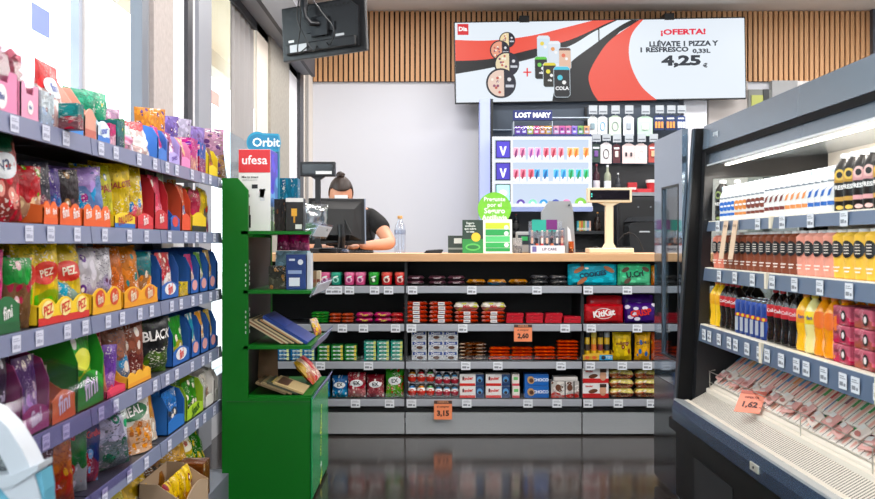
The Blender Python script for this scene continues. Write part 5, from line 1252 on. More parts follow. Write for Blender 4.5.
# low packs on the top shelf
def stack(r, px, wpx, n, hpx, maker, noun, cat, key, dpt=.09, jit=.003, group=None, dz0=0.0, dy=0.0):
    """n packs piled on shelf r, each its own thing"""
    h = hpx*YG/1000; t = h/n
    for i in range(n):
        o = inst(key, lambda: maker(wpx*YG/1000*.96, dpt, t*.97), row_item(r, px, dx=random.uniform(-jit, jit), dy=dpt/2+.006+dy+random.uniform(0, jit), dz=dz0+t*i))
        tag(o, noun + (', ' + ordl(n-1-i, n, 'top') + ' of its pile' if n > 1 else ''), cat, group or noun.split(',')[0])
def mk_flow(name, m, logo): return lambda w, d, t: flowbar(name, w, d, t, m, logo)
def mk_box(name, m, logo=None, panel=None): return lambda w, d, t: carton(name, w, t, d, m, logo, panel=panel)
dk = pack('#5a3a44', '#2a1a20', '#9a7a84', 2, split=.5, rough=.25)
for i, p in enumerate((415.5, 437.5, 457)):
    stack(0, p, 17.5 if i else 18, 2, 9.5, mk_flow('chocolate_bar', dk, ('CHOC', '#d9c7cc', .5)), 'dark purple chocolate bar on the top shelf, pile %s of three' % ordl(i, 3), 'chocolate bar', 'dk', group='dark purple bars on the top shelf')
gd = pack('#c88a48', '#2a1a14', '#e8c890', 5, split=.55, rough=.2)
gb = pack('#c88a48', '#3a7aa0', '#e8c890', 6, split=.55, rough=.2)
for i, p in enumerate((476.5, 497.5, 518.5)):
    stack(0, p, 20, 1, 6, mk_flow('wafer_bar', gb if i == 1 else gd, None), 'flat gold wrapped bar on the top shelf, %s of three' % ordl(i, 3), 'wafer bar', 'gd%d' % (i == 1), group='gold bars on the top shelf')
bk = pack('#35363b', '#1e1f23', '#8a8c92', 7, rough=.25)
for i, p in enumerate((539.5, 559)):
    stack(0, p, 18.5, 2, 10, mk_flow('chocolate_bar', bk, None), 'dark grey chocolate bar on the top shelf, %s pile of two' % ('left', 'right')[i], 'chocolate bar', 'bk', group='dark grey bars on the top shelf')
def bigpack(name, px0, px1, hpx, r, m, logo, lab, depth=.05, extra=None, n=1):
    w = (px1-px0)*YG/1000; h = hpx*YG/1000
    o = flowbar_stand(name, w, h, depth, m, logo); o.location = row_item(r, (px0+px1)/2, dy=depth/2+.008); tag(o, lab, 'biscuit pack')
    if extra: extra(o, w, h, depth)
    return o
def flowbar_stand(name, w, h, d, m, logo=None):
    """wide pack standing on its long edge, crimped at left and right"""
    def T(x, z):
        u = min(1, abs(2*x/w)); v = min(1, abs(2*z/h-1)); return d/2*max(0, 1-u**8)**.6*(max(0, 1-v**5)**.5*.8+.2) + .0008
    nx, nz = 16, 8; v = []; f = []
    for s in (-1, 1):
        o = len(v)
        for j in range(nz+1):
            for i in range(nx+1):
                x = -w/2+w*i/nx; z = h*j/nz; zz = z*(1-.04*abs(2*x/w)**6); v.append((x, s*T(x, z), zz))
        for j in range(nz):
            for i in range(nx): f.append((o+j*(nx+1)+i, o+j*(nx+1)+i+1, o+(j+1)*(nx+1)+i+1, o+(j+1)*(nx+1)+i))
    n0 = (nx+1)*(nz+1)
    for i in range(nx): f.append((i, i+1, n0+i+1, n0+i)); a = nz*(nx+1); f.append((a+i, a+i+1, n0+a+i+1, n0+a+i))
    mb = MB(); mb.v = v; mb.f = f; o = mb.build(name, m, smooth=True); o.data.shade_smooth()
    if logo:
        txt, tc, pc, sz, rx = logo
        if pc: printed(o, 'logo_patch', ellipse(w*rx, h*.3), mat(pc, .35), T, 0, h*.5, rot=.1, eps=.002)
        if txt: printed(o, 'logo_lettering', textmesh(txt, h*sz, .04), mat(tc, .35), T, 0, h*.5, rot=.14, eps=.004)
    o['_t'] = 0; del o['_t']
    return o
def cookies(c):
    def f(o, w, h, d):
        for x, z, a in ((-.28, .72, .5), (.33, .74, -.5), (-.22, .2, .6)):
            printed(o, 'biscuit_picture', ellipse(w*.12, h*.10), mat(c, .4), lambda q, r_: d/2+.0008, x*w, z*h, rot=a, eps=.002)
    return f
bigpack('biscuit_pack', 568.5, 617.5, 21.5, 0, pack('#38b4cc', '#58c4d6', '#2aa4c0', 1, blob=.2, txt=False), ('COOKIES', '#123a52', None, .30, .3), 'light blue biscuit pack at the left of the top shelf right bay', .055, cookies('#a8643c'))
bigpack('biscuit_pack', 618.5, 651.5, 21.5, 0, pack('#74d8a4', '#8ee0b4', '#4ac48a', 2, blob=.3, txt=False), ('U.Crí', '#1a3a34', None, .36, .3), 'mint green biscuit pack beside the light blue one', .05, cookies('#5c4436'))
bigpack('biscuit_pack', 652.5, 668, 20, 0, pack('#e8962c', '#d8641c', '#f6c860', 3), None, 'orange pack at the far right of the top shelf', .05)
# second shelf
stack(1, 319.5, 18, 4, 11, mk_flow('gum_pack', pack('#2f9a3a', '#56c050', '#e8f0a0', 4), None), 'green gum pack on the second shelf left end', 'gum pack', 'g2')
for i, p in enumerate((335, 347.5)):
    stack(1, p, 12, 3, 9.5, mk_flow('gum_pack', pack('#d8654c', '#b8483c', '#f0b090', 5), None), 'salmon coloured gum pack, %s pile of two' % ('left', 'right')[i], 'gum pack', 'g3', group='salmon gum packs')
for i, p in enumerate((364, 382.5)):
    stack(1, p, 18, 2, 10.5, mk_flow('sweet_pack', pack('#c4246a', '#a01c58', '#f2c040', 6), ('fruit', '#f6e04a', .5)), 'magenta sweet pack with yellow print, %s pile of two' % ('left', 'right')[i], 'sweet pack', 'g4', group='magenta sweet packs')
stack(1, 397.5, 13, 2, 10, mk_flow('sweet_pack', pack('#c8202a', '#981420', '#e86a5a', 7), None), 'dark red sweet pack at the end of the left bay', 'sweet pack', 'g5')
kb = pack('#d8381f', '#e8582a', '#f4ece4', 8, blob=.55, rough=.2)
def bars_mk(m, sleeve):
    def f(w, d, t):
        o = flowbar('chocolate_bar', w, d, t, m)
        s = lambda x, z: d/2*.9
        printed(o, 'label_print', rect(-w*.12, w*.16, t*.12, t*.88, 1, 1), mat(sleeve, .35), s, eps=.003)
        printed(o, 'small_print', rect(-w*.08, w*.10, t*.4, t*.6, 1, 1), mat('#3a5a8a', .35), s, eps=.004)
        return o
    return f
for i, p in enumerate((415.5, 441)):
    stack(1, p, 25, 5, 21.5, bars_mk(kb, '#f2ece8'), 'red-orange chocolate bar with white label, %s tall pile' % ('left', 'right')[i], 'chocolate bar', 'kb', group='red-orange bars on the second shelf')
for i, p in enumerate((467, 493.5)):
    stack(1, p, 25, 3, 12, bars_mk(kb, '#f2ece8'), 'red chocolate bar under the yellow and white one, %s pile' % ('left', 'right')[i], 'chocolate bar', 'kb2', group='red bars under the yellow ones')
    stack(1, p, 26, 1, 9, mk_flow('chocolate_bar', pack('#f0e8dc', '#d8402a', '#c8c82c', 9, split=.35, blob=.6), ('Milk', '#c8202a', .5)), 'yellow and white chocolate pack on top of the %s red pile' % ('left', 'right')[i], 'chocolate bar', 'ky', dz0=12*YG/1000)
rp = pack('#e0525a', '#c83840', '#f0949a', 10, blob=.2, txt=False, rough=.45)
for i, (p, n) in enumerate(((515, 3), (535, 3), (554, 3), (572.5, 2))):
    stack(1, p, 17.5, n, 3.2*n, mk_box('caramel_pack', rp), 'flat salmon red pack on the second shelf, %s pile of four' % ordl(i, 4), 'sweet pack', 'rp', group='flat salmon red packs')
def kitkat(w, h): return None
for k in range(2):
    o = flowbar_stand('wafer_pack', 40*YG/1000 if k == 0 else 36*YG/1000, (19 if k == 0 else 27)*YG/1000, .05, mat('#c81420', .3) if k else pack('#cf1822', '#c01018', '#e8a080', 12, blob=.15, txt=False), ('KitKat', '#f8f0ee' if k == 0 else '#e89a98', None, .44 if k == 0 else .22, .3))
    o.location = row_item(1, 604 if k == 0 else 607, dy=.034+.06*k)
    if k == 0: printed(o, 'logo_ring', ellipse(.055, .032), mat('#e8e0dc', .35), lambda x, z: .026, 0, .055, eps=-.0002); printed(o, 'logo_field', ellipse(.050, .028), mat('#cc1620', .35), lambda x, z: .026, 0, .055, eps=.0006)
    tag(o, ['red chocolate wafer multipack with white lettering, in front', 'taller red wafer pack standing behind the front red one'][k], 'wafer pack')
for k in range(2):
    o = flowbar_stand('wafer_pack', 31*YG/1000, (20 if k == 0 else 28)*YG/1000, .05, pack('#4a2080', '#38186a', '#e8e2f0', 13+k, blob=.7 if k == 0 else .2, txt=False), ('CRISP', '#d8281e' if k == 0 else '#b89ad0', None, .42 if k == 0 else .2, .3))
    o.location = row_item(1, 641, dy=.034+.06*k); tag(o, ['purple wafer multipack with white swirls, in front', 'taller purple wafer pack standing behind the front purple one'][k], 'wafer pack')
# third shelf
bx_ = pack('#2a8cc8', '#1c6aa8', '#bfe4f6', 14, blob=.4); gx = pack('#1f8a3c', '#2fa048', '#e2d84a', 15, blob=.3); tx = pack('#18a08c', '#26b8a0', '#e4d890', 16, blob=.3)
def gumbox(m, stripe):
    def f(w, d, t):
        o = carton('gum_box', w, t, d, m); s = lambda x, z: d/2
        printed(o, 'white_stripe', rect(-w*.34, w*.30, t*.30, t*.62, 1, 1), mat('#e8f4ee', .4), s); printed(o, 'corner_print', rect(w*.28, w*.48, t*.1, t*.9, 1, 1), mat(stripe, .4), s)
        printed(o, 'lettering', textmesh('mint', t*.36, .03), mat('#0d4a3c', .4), s, -w*.03, t*.46, eps=.002)
        return o
    return f
for i, (p, n, m, st, c, key) in enumerate(((283, 3, bx_, '#e8f0a0', 'blue', 'ga'), (296.5, 3, bx_, '#e8f0a0', 'blue', 'ga'), (308.5, 3, bx_, '#e8f0a0', 'blue', 'ga'), (323.5, 4, gx, '#e2c84a', 'green', 'gb'), (337, 4, gx, '#e2c84a', 'green', 'gb'), (350.5, 4, gx, '#e2c84a', 'green', 'gb'), (370, 5, tx, '#d8d86a', 'teal', 'gc'), (383, 5, tx, '#d8d86a', 'teal', 'gc'), (396.5, 5, tx, '#d8d86a', 'teal', 'gc'))):
    stack(2, p, 12.3, n, 3.9*n, gumbox(m, st), '%s gum box, %s pile of three on the third shelf' % (c, ('left', 'middle', 'right')[i % 3]), 'gum box', key, group=c + ' gum boxes on the third shelf', jit=.001)
wb = pack('#eef0f4', '#cdd6e2', '#1c3a7a', 17, split=.2, blob=.35)
def cookiebox(w, d, t):
    o = carton('biscuit_box', w, t, d, wb); s = lambda x, z: d/2
    printed(o, 'blue_band', rect(-w*.44, w*.44, t*.55, t*.85, 1, 1), mat('#1d3f8a', .4), s); printed(o, 'lettering', textmesh('Choco', t*.34, .03), mat('#f4f4f6', .4), s, 0, t*.69, rot=.08, eps=.002)
    printed(o, 'biscuit_picture', ellipse(w*.22, t*.16), mat('#5a3524', .4), s, w*.05, t*.28, eps=.002)
    return o
for i, p in enumerate((419, 435.5, 450.5)):
    stack(2, p, 15.4, 3, 30.5, cookiebox, 'white and blue biscuit box, %s pile of three' % ('left', 'middle', 'right')[i], 'biscuit box', 'wb', group='white and blue biscuit boxes', jit=.0015)
br = pack('#6a3a24', '#3a2016', '#e8d8c4', 18, blob=.8, rough=.2)
stack(2, 473, 28, 5, 17.5, mk_flow('chocolate_bar', br, None), 'brown and white chocolate bar', 'chocolate bar', 'br')
orr = pack('#e2461a', '#c8340f', '#f28a3a', 19, blob=.35, txt=False, rough=.22)
for i, (p, n, h) in enumerate(((500, 4, 13), (522.5, 4, 13), (545.5, 4, 13.5), (568.5, 6, 20))):
    stack(2, p, 22.5, n, h, mk_flow('chocolate_bar', orr, None), 'orange wrapped bar on the third shelf, %s pile of four' % ordl(i, 4), 'chocolate bar', 'orr', group='orange bars on the third shelf', jit=.004)
o = tray('yellow_tray', 30.5*YG/1000, .055, .09, '#d8a828', fh=.042, logo=None); o.location = row_item(2, 598, dy=.05)
s = lambda x, z: .045; w = 30.5*YG/1000
printed(o, 'blue_panel', rect(w*.05, w*.48, .002, .032, 1, 1), mat('#3aa0d0', .4), s); printed(o, 'face_picture', ellipse(.012, .012), mat('#2a2a30', .4), s, w*.18, .017, eps=.002); printed(o, 'lettering', textmesh('TOY', .018, .03), mat('#f4f4f4', .4), s, w*.36, .017, eps=.002)
for x in (-.35, -.12): printed(o, 'figure_picture', ellipse(.013, .010), mat('#e86a2a', .4), s, w*x, .017, eps=.002)
tag(o, 'yellow shelf carton with blue panel holding the yellow tubes', 'tray')
for i, p in enumerate((588.5, 595.2, 601.8, 608.5)):
    t = MB().lathe([(.014, 0), (.0155, .004), (.0155, .125), (.013, .13)], 12).build('sweet_tube', mat('#e8b818', .3), smooth=True)
    MB().lathe([(.0158, .05), (.0160, .052), (.0160, .085), (.0158, .087)], 12).build('label', mat(['#3a2a20', '#e0702a', '#7a2a2a', '#2a2a30'][i], .35), t); MB().lathe([(.016, .128), (.0165, .13), (.0165, .155), (.013, .158)], 12).build('cap', mat(['#17181c', '#f0d860', '#2a2420', '#c8ccd0'][i], .35), t, smooth=True)
    t.location = row_item(2, p, dy=.052, dz=.0035); tag(t, 'yellow sweet tube in the yellow carton, %s of four' % ordl(i, 4), 'sweet tube', 'sweet tubes in the yellow carton')
for i, (p0, p1, m, lg, lab) in enumerate(((613.5, 632.5, pack('#eec418', '#f0cc20', '#8a4420', 20, blob=.5, txt=False), ("m&m's", '#6a2a18', None, .62, .26), 'yellow bag of chocolate peanuts with round sweets, left one'), (635, 651, pack('#f0b21c', '#e8a010', '#3a6ab0', 21, blob=.5, txt=False), ('CONG', '#3a2018', None, .62, .28), 'yellow-orange sweet bag right of the peanut bag'), (652.5, 666, pack('#e0601c', '#c84818', '#f0b030', 22), None, 'orange sweet bag at the far right of the third shelf'))):
    o = bag('sweet_bag', (p1-p0)*YG/1000, 28*YG/1000, .045, m, lg, False, 40+i); o.location = row_item(2, (p0+p1)/2, dy=.03); tag(o, lab, 'sweet bag')
# lowest shelf
for i, (p0, p1, h, c, c2, c3, lab) in enumerate(((331.5, 347, 21, '#1c6ab0', '#3aa0d8', '#e8f0f6', 'blue sweet bag on the lowest shelf left bay'), (347.5, 365.5, 24, '#b81c34', '#d8a0a0', '#f4ece8', 'red and pale sweet bag on the lowest shelf'), (366.5, 384, 22, '#8a1626', '#c87a80', '#f0e4e0', 'dark red sweet bag on the lowest shelf'), (385.5, 403.5, 28, '#3a9a2c', '#7ab84a', '#c8302c', 'green sweet bag on the lowest shelf'), (312, 329, 20, '#1c6ab0', '#3aa0d8', '#e8f0f6', 'blue sweet bag mostly hidden behind the green rack'))):
    for k in range(2):
        o = bag('sweet_bag', (p1-p0)*YG/1000, h*YG/1000, .045, pack(c, c2, c3, 50+i, split=.4, blob=.6, scale=5), ('EX', '#1a1c28', '#f0f0f2', .6, .30), False, 60+i+k); o.location = row_item(3, (p0+p1)/2, dy=.035+.055*k); tag(o, lab if k == 0 else 'second ' + lab + ', behind the first', 'sweet bag')
def egg(c1, c2, r=.026, big=True):
    prof = [(.002, 0), (r*.45, r*.08), (r*.8, r*.4), (r, r*1.05), (r*.92, r*1.65), (r*.6, r*2.2), (r*.25, r*2.45), (.002, r*2.5)]
    def cut(a, b):
        out = []
        for i in range(41):
            t = a+(b-a)*i/40; z = t*r*2.5
            for k in range(len(prof)-1):
                if prof[k][1] <= z <= prof[k+1][1]+1e-9:
                    q = (z-prof[k][1])/(prof[k+1][1]-prof[k][1]); out.append((prof[k][0]+(prof[k+1][0]-prof[k][0])*q, z)); break
        return out
    o = MB().lathe(cut(0, .55), 16).build('chocolate_egg', mat(c1, .25), smooth=True)
    MB().lathe(cut(.549, 1.0), 16).build('upper_wrap', mat('#f1efec', .25), o, smooth=True)
    MB().lathe([(a*1.01, z) for a, z in cut(.80, .97)], 16).build('crown_wrap', mat(c2, .25), o, smooth=True)
    s = lambda x, z: math.sqrt(max(0, (r*1.0)**2-x*x))
    printed(o, 'logo_patch', ellipse(r*.42, r*.36), mat('#e8402a' if big else '#c84a6a', .3), s, 0, r*1.45, eps=.0012); printed(o, 'print', ellipse(r*.22, r*.14), mat('#f6e8d8', .3), s, 0, r*1.45, eps=.002)
    return o
EC = ['#3a8ad0', '#e89a2c', '#4aa84a', '#e8a030', '#d83a3a', '#4aa84a']
for (px0, stp, r, big, grp, cc) in ((412, 9.2, .0262, True, 'large red and white chocolate eggs', '#d8301f'), (438.7, 8.1, .0232, False, 'small blue and red chocolate eggs', '#b8283c')):
    pitch = (14 if big else 12.2)*YG/1000
    eg = empty('egg_tray', row_item(3, px0+stp, dy=.04)); w = stp*3*YG/1000
    tag(eg, 'clear two-level tray holding the %s chocolate eggs' % ('large' if big else 'small'), 'tray')
    mb = MB()
    for l in range(2):
        z = l*pitch
        mb.box(-w/2, w/2, -.028, .06, z, z+.0025); mb.box(-w/2, w/2, -.028, -.0265, z, z+.012)
    mb.box(-w/2, w/2, .058, .06, 0, pitch*2); mb.box(-w/2-.001, -w/2, -.02, .06, 0, pitch*2); mb.box(w/2, w/2+.001, -.02, .06, 0, pitch*2)
    mb.build('clear_tray', glass('#f0e8ea', .2, .1), eg)
    for l in range(2):
        for i in range(3):
            o = egg(cc, EC[l*3+i] if big else '#4a9ad0', r, big); o.location = row_item(3, px0+stp*i, dy=.04, dz=l*pitch+.0035); tag(o, '%s chocolate egg, %s of the %s level' % ('large red and white' if big else 'small blue and red', ('left', 'middle', 'right')[i], ('lower', 'upper')[l]), 'chocolate egg', grp)
def kinderbox(w, d, t):
    o = carton('chocolate_box', w, t, d, mat('#f0ece8', .35)); s = lambda x, z: d/2
    printed(o, 'red_base', rect(-w*.5, w*.14, 0, t*.22, 1, 1), mat('#d8261e', .35), s); printed(o, 'logo_lettering', textmesh('kinder', t*.36, .035), mat('#d8261e', .35), s, -w*.17, t*.62, rot=.1, eps=.002)
    printed(o, 'black_k', rect(-w*.38, -w*.33, t*.5, t*.8, 1, 1), mat('#151515', .35), s, eps=.003)
    printed(o, 'dark_panel', rect(w*.16, w*.5, 0, t, 1, 1), mat('#1c3a68', .35), s); printed(o, 'picture', ellipse(w*.12, t*.26), mat('#5a9ad0', .35), s, w*.33, t*.55, eps=.002); printed(o, 'picture', ellipse(w*.07, t*.14), mat('#2a1a18', .35), s, w*.33, t*.45, eps=.003)
    return o
for i, p in enumerate((471.8, 498)):
    stack(3, p, 25, 2, 24, kinderbox, 'white chocolate box with red base and blue end, %s pile' % ('left', 'right')[i], 'chocolate box', 'kbx', group='white chocolate boxes with blue end', jit=.0005)
stack(3, 516, 7.5, 2, 24, mk_box('chocolate_box', mat('#f0e4dc', .35), None, [('#d84a5a', -.5, .5, 0, .2), ('#6ac06a', -.3, .3, .5, .75)]), 'narrow pale box beside the blue chocolate boxes', 'chocolate box', 'nb')
def choco(w, d, t):
    o = carton('cereal_bar_box', w, t, d, mat('#1664b8', .3)); s = lambda x, z: d/2
    printed(o, 'lettering', textmesh('CHOCO', t*.36, .035), mat('#eef4fa', .35), s, w*.17, t*.5); printed(o, 'bar_picture', ellipse(w*.15, t*.34), mat('#c89a64', .35), s, -w*.24, t*.5, rot=.5); printed(o, 'bar_picture', ellipse(w*.09, t*.2), mat('#5a3420', .35), s, -w*.22, t*.46, rot=.5, eps=.002)
    return o
stack(3, 536.8, 25, 2, 24, choco, 'bright blue box lettered CHOCO', 'cereal bar box', 'ch', jit=.0005)
def bueno(name='chocolate_multipack'):
    def f(w, d, t):
        o = carton(name, w, t, d, pack('#efe8e2', '#c8281e', '#5a3424', 24, split=.3, blob=.5)); s = lambda x, z: d/2
        printed(o, 'dark_stripe', rect(-w*.02, w*.02, 0, t, 1, 1), mat('#1a1212', .35), s); printed(o, 'dark_stripe', rect(w*.30, w*.34, 0, t, 1, 1), mat('#1a1212', .35), s)
        printed(o, 'picture', ellipse(w*.1, t*.2), mat('#6a3a22', .35), s, -w*.25, t*.62, eps=.002); printed(o, 'picture', ellipse(w*.1, t*.2), mat('#6a3a22', .35), s, w*.17, t*.62, eps=.002)
        return o
    return f
stack(3, 565.5, 29, 1, 17, bueno(), 'white and red chocolate multipack with dark stripes', 'chocolate multipack', 'bu')
stack(3, 565.5, 25, 1, 4, mk_box('flat_pack', mat('#e0d8d2', .4)), 'flat pale pack lying on the striped multipack', 'chocolate pack', 'bu2', dz0=17*YG/1000)
def schoko(w, d, t):
    o = carton('chocolate_box', w, t, d, mat('#eeeae8', .35)); s = lambda x, z: d/2
    printed(o, 'red_base', rect(-w/2, w/2, 0, t*.30, 1, 1), mat('#cc1f1f', .35), s); printed(o, 'portrait', ellipse(w*.13, t*.36), mat('#d8a080', .35), s, w*.28, t*.5, eps=.0025); printed(o, 'portrait_hair', rect(w*.16, w*.41, t*.72, t*.96, 1, 1), mat('#3a2418', .35), s, eps=.0032)
    printed(o, 'lettering', textmesh('kinder', t*.2, .03), mat('#cc1f1f', .35), s, -w*.25, t*.8, eps=.002); printed(o, 'picture', ellipse(w*.18, t*.14), mat('#6a3a22', .35), s, -w*.1, t*.46, rot=.2, eps=.002)
    return o
stack(3, 595.8, 27, 2, 30, schoko, 'white chocolate box with red base and a face picture', 'chocolate box', 'sk', jit=.0008)
hp = pack('#e8d890', '#c8251c', '#e8e0d0', 25, split=.5, blob=.6, scale=5)
for i, p in enumerate((622.5, 648)):
    stack(3, p, 25, 3, 28, mk_flow('hazelnut_bar', hp, ('Happy', '#2a1814', .42)), 'white, red and yellow wrapped bar, %s pile' % ('left', 'right')[i], 'chocolate bar', 'hp', group='white, red and yellow bars')

# ------------------------------------------------------------------ goods on the left shelves
SN = ['the top shelf of the left aisle', 'the second shelf of the left aisle', 'the third shelf of the left aisle', 'the fourth shelf of the left aisle', 'the fifth shelf of the left aisle', 'the base deck of the left aisle']
LZ = LV + [.13]
GAP = [9, .213, .222, .227, .211, .27]
def yz(px, xf=.98): return xf*1000/(CX-px)
def left(kind, lv, p0, p1, top, cs, lab, cat=None, logo=None, n=1, d=None, th=82, xf=-.985, seed=None, dz=0.0, blob=.55, split=.45, scale=3.2, noun=None, lean=0):
    xm = .95 if xf > -1.0 else -xf-.01; ya, yb = yz(p0, xm), min(yz(p1, xm), 4.37); Y = (ya+yb)/2; dy = yb-ya
    zb = LZ[lv]+.001+dz; h = min(Z(top, Y)-zb, GAP[lv]-.004-dz); w = dy*.94
    seed = seed if seed is not None else int(p0*7+lv*13)
    m = None if kind in ('tray', 'boxtray') else cs if isinstance(cs, bpy.types.Material) else pack(*cs, seed % 37, blob=blob, split=split, scale=scale)
    if kind in ('bag', 'pouch'):
        if th < 80: w = min(w*1.05, .2)
        d = d or min(.075, w*.42)
        xx = xf
        for k in range(n):
            o = bag(noun or ('snack_bag' if lv >= 4 else 'sweet_bag'), w, h*(1 if k == 0 else 1.02), d, m, logo, kind == 'pouch', seed+k)
            rr_ = random.Random(seed*3+k); o.location = (xx, Y, zb+.001); o.rotation_euler = (R(lean+rr_.uniform(-5, 3)), R(rr_.uniform(-6, 6)), R(th+rr_.uniform(-6, 6))); xx -= d+.008
            tag(o, lab if k == 0 else 'back one of two: ' + lab, cat or 'sweet bag', None if n == 1 else lab[:48])
    elif kind == 'tray':
        fh = h; o = tray(noun or 'shelf_carton', w, min(fh*1.9, GAP[lv]-.01), d or .22, cs[0], fh=fh, logo=logo, tabs=cs[3] if len(cs) > 3 else 1, c2=cs[1])
        o.location = (-.935-(d or .22)/2, Y, zb); o.rotation_euler = (0, 0, PI/2); tag(o, lab, 'tray')
    elif kind == 'boxtray':      # tall carton with cut-out front, full of bags
        d = d or .2; o = tray(noun or 'tall_carton', w, h, d, cs[0], fh=h*.34, logo=logo, full=True)
        o.location = (-.935-d/2, Y, zb); o.rotation_euler = (0, 0, PI/2); tag(o, lab, 'tray')
        o = bag('sweet_bag', w*.84, h*.93, .05, pack(cs[1], cs[2], '#f3e6d8', seed % 31, blob=.6, scale=4), None, True, seed); o.location = (-.966, Y, zb+.0035); o.rotation_euler = (0, 0, PI/2); tag(o, 'front bag in the ' + lab, 'sweet bag')
        o = bag('sweet_bag', w*.84, h*.90, .05, pack(cs[1], cs[2], '#f3e6d8', seed % 29, blob=.6, scale=4), None, True, seed+1); o.location = (-1.025, Y, zb+.0035); o.rotation_euler = (0, 0, PI/2); tag(o, 'rear bag in the ' + lab, 'sweet bag')
    elif kind == 'box':
        o = carton(noun or 'sweet_box', w, h, d or .09, m, logo); o.location = (-.938-(d or .09)/2 + (xf+.985), Y, zb); o.rotation_euler = (0, 0, PI/2); tag(o, lab, cat or 'box')
    elif kind == 'tall': pass
    return o
W_ = '#f6f2f0'
# ---- top shelf
def clear_box(p0, p1, top, base_h, c, lab, fill, logo):
    ya, yb = yz(p0, .95), yz(p1, .95); Y = (ya+yb)/2; w = (yb-ya)*.95; zb = LZ[0]+.001; h = Z(top, Y)-zb; d = .16
    o = empty('candy_dispenser', (-.94-d/2, Y, zb), PI/2); tag(o, lab, 'candy box')
    mb = MB().box(-w/2, w/2, -d/2, d/2, 0, .004).box(-w/2, -w/2+.003, -d/2, d/2, 0, base_h).box(w/2-.003, w/2, -d/2, d/2, 0, base_h).box(-w/2, w/2, d/2-.003, d/2, 0, base_h*1.2)
    mb.prism([(-w/2, 0), (w/2, 0), (w/2, base_h), (w*.28, base_h), (w*.2, base_h*.72), (-w*.2, base_h*.72), (-w*.28, base_h), (-w/2, base_h)], -d/2, -d/2+.003, 'y')
    mb.build('carton_base', mat(c, .5), o)
    s = lambda x, z: d/2
    if logo: printed(o, 'logo_patch', ellipse(w*.16, w*.16), mat(W_, .4), s, 0, base_h*.36); printed(o, 'logo_lettering', textmesh(logo, w*.13), mat('#2a4a9a', .4), s, 0, base_h*.36, eps=.002)
    MB().prism([(-d/2+.006, base_h*.5), (d/2-.006, base_h*.5), (d/2-.006, h), (d*.1, h), (-d/2+.02, base_h+(h-base_h)*.4)], -w/2+.005, w/2-.005, 'x').build('clear_hood', glass('#f0dfe6', .28, .25), o)
    rnd = random.Random(int(p0)); mb = MB()
    for k in range(120):
        x, y = rnd.uniform(-w/2+.02, w/2-.02), rnd.uniform(-d/2+.03, d/2-.025); z = rnd.uniform(base_h*.5+.01, base_h+(h-base_h)*(.55 if y < 0 else .92))
        M_ = Matrix.Translation((x, y, z)) @ Matrix.Rotation(rnd.uniform(0, 3), 4, 'X') @ Matrix.Rotation(rnd.uniform(0, 3), 4, 'Y')
        mb.box(-.014, .014, -.009, .009, -.006, .006, 0, M_)
    cd = mb.build('candies', mat(fill, .4), o); cd['kind'] = 'stuff'
clear_box(-22, 14, 20, .095, '#e88ab4', 'pink carton of candies with tall clear hood, nearest on the top shelf of the left aisle', '#d8a8b8', 'fini')
clear_box(16, 35, 34, .085, '#eda0c0', 'second pink carton of candies with clear hood on the top shelf of the left aisle', '#c86a7a', 'fini')
left('pouch', 0, 51, 71, 62, ('#e0262c', '#f0e6e2', '#a83040'), 'tall red standing bag with blue and white logo on the top shelf', logo=('fini', '#2a4aa0', '#eaf0f8', .62, .24), split=.55, blob=.3)
left('box', 0, 36, 50, 92, ('#dfe8f0', '#b8c8e0', '#8a3a5a'), 'small clear-lidded pale box on the top shelf, left of the tall red bag', xf=-.985, blob=.4)
left('box', 0, 53, 60, 104, ('#1f8a8a', '#a8243a', '#e8e0da'), 'small teal and red box below the tall red bag', d=.05, xf=-.935, blob=.2)
left('bag', 0, 74, 88, 89, ('#17a67e', '#0f8a62', '#9ae0c0'), 'crinkled green sweet bag on the top shelf, left one of the green pair', n=2, blob=.3, th=60, xf=-1.02)
left('bag', 0, 89, 102, 92, ('#18a87c', '#0f8a62', '#e8c840'), 'crinkled green sweet bag on the top shelf, right one of the green pair', blob=.3, th=70, xf=-1.02)
left('tray', 0, 61, 78, 112, ('#eaf2fb', '#3a8ad8'), 'white and blue striped carton on the top shelf', logo=('fini', '#2a5ac0', '#bfe0f6', .3), d=.12)
left('tray', 0, 79, 91, 110, ('#e0a08c', '#c86a5a'), 'salmon carton with dark opening on the top shelf', d=.12)
left('tray', 0, 92, 105, 122, ('#dceaf8', '#3a7ad0'), 'pale blue striped carton right of the salmon carton', logo=('sour', '#3a5ac0', '#eaf6ff', .28), d=.12)
left('bag', 0, 100, 113, 108, ('#a888a0', '#6a5a78', '#e0b8c8'), 'mauve twisted sweet bag behind the pale blue striped carton', th=65, xf=-1.03)
left('box', 0, 106, 112, 124, ('#d85a8a', '#f0c8d8', '#8a2a5a'), 'small pink box right of the pale blue striped carton', d=.07)
left('box', 0, 113, 120, 121, ('#1f7a7a', '#223a5a', '#e8d050'), 'dark teal box on the top shelf', d=.08, blob=.3)
left('pouch', 0, 121, 137, 124, ('#cfe0d8', '#e8a8c0', '#d8d4e8'), 'pale pink and mint bag with green edge on the top shelf', logo=(None, '', '#e78ab0', .45, 0), blob=.7)
left('box', 0, 119.5, 121, 119, ('#1e8a4a', '#1e8a4a', '#d83a3a'), 'narrow dark green card strip left of the pale pink bag', d=.05, blob=0)
left('pouch', 0, 138, 152, 122, ('#d83a48', '#f4ece8', '#7a3a9a'), 'white and red bag with small purple picture on the top shelf', logo=(None, '', '#f8f2f0', .4, 0), split=.72, blob=.3)
left('boxtray', 0, 153.5, 163, 125, ('#3a78d0', '#e02a8a', '#d8a0c8'), 'blue and magenta carton on the top shelf')
left('boxtray', 0, 164, 176, 131, ('#b8a8e8', '#a83a7a', '#e8c8f0'), 'lilac carton with open slots on the top shelf', logo=('sweet', '#5a3aa0', None, .2))
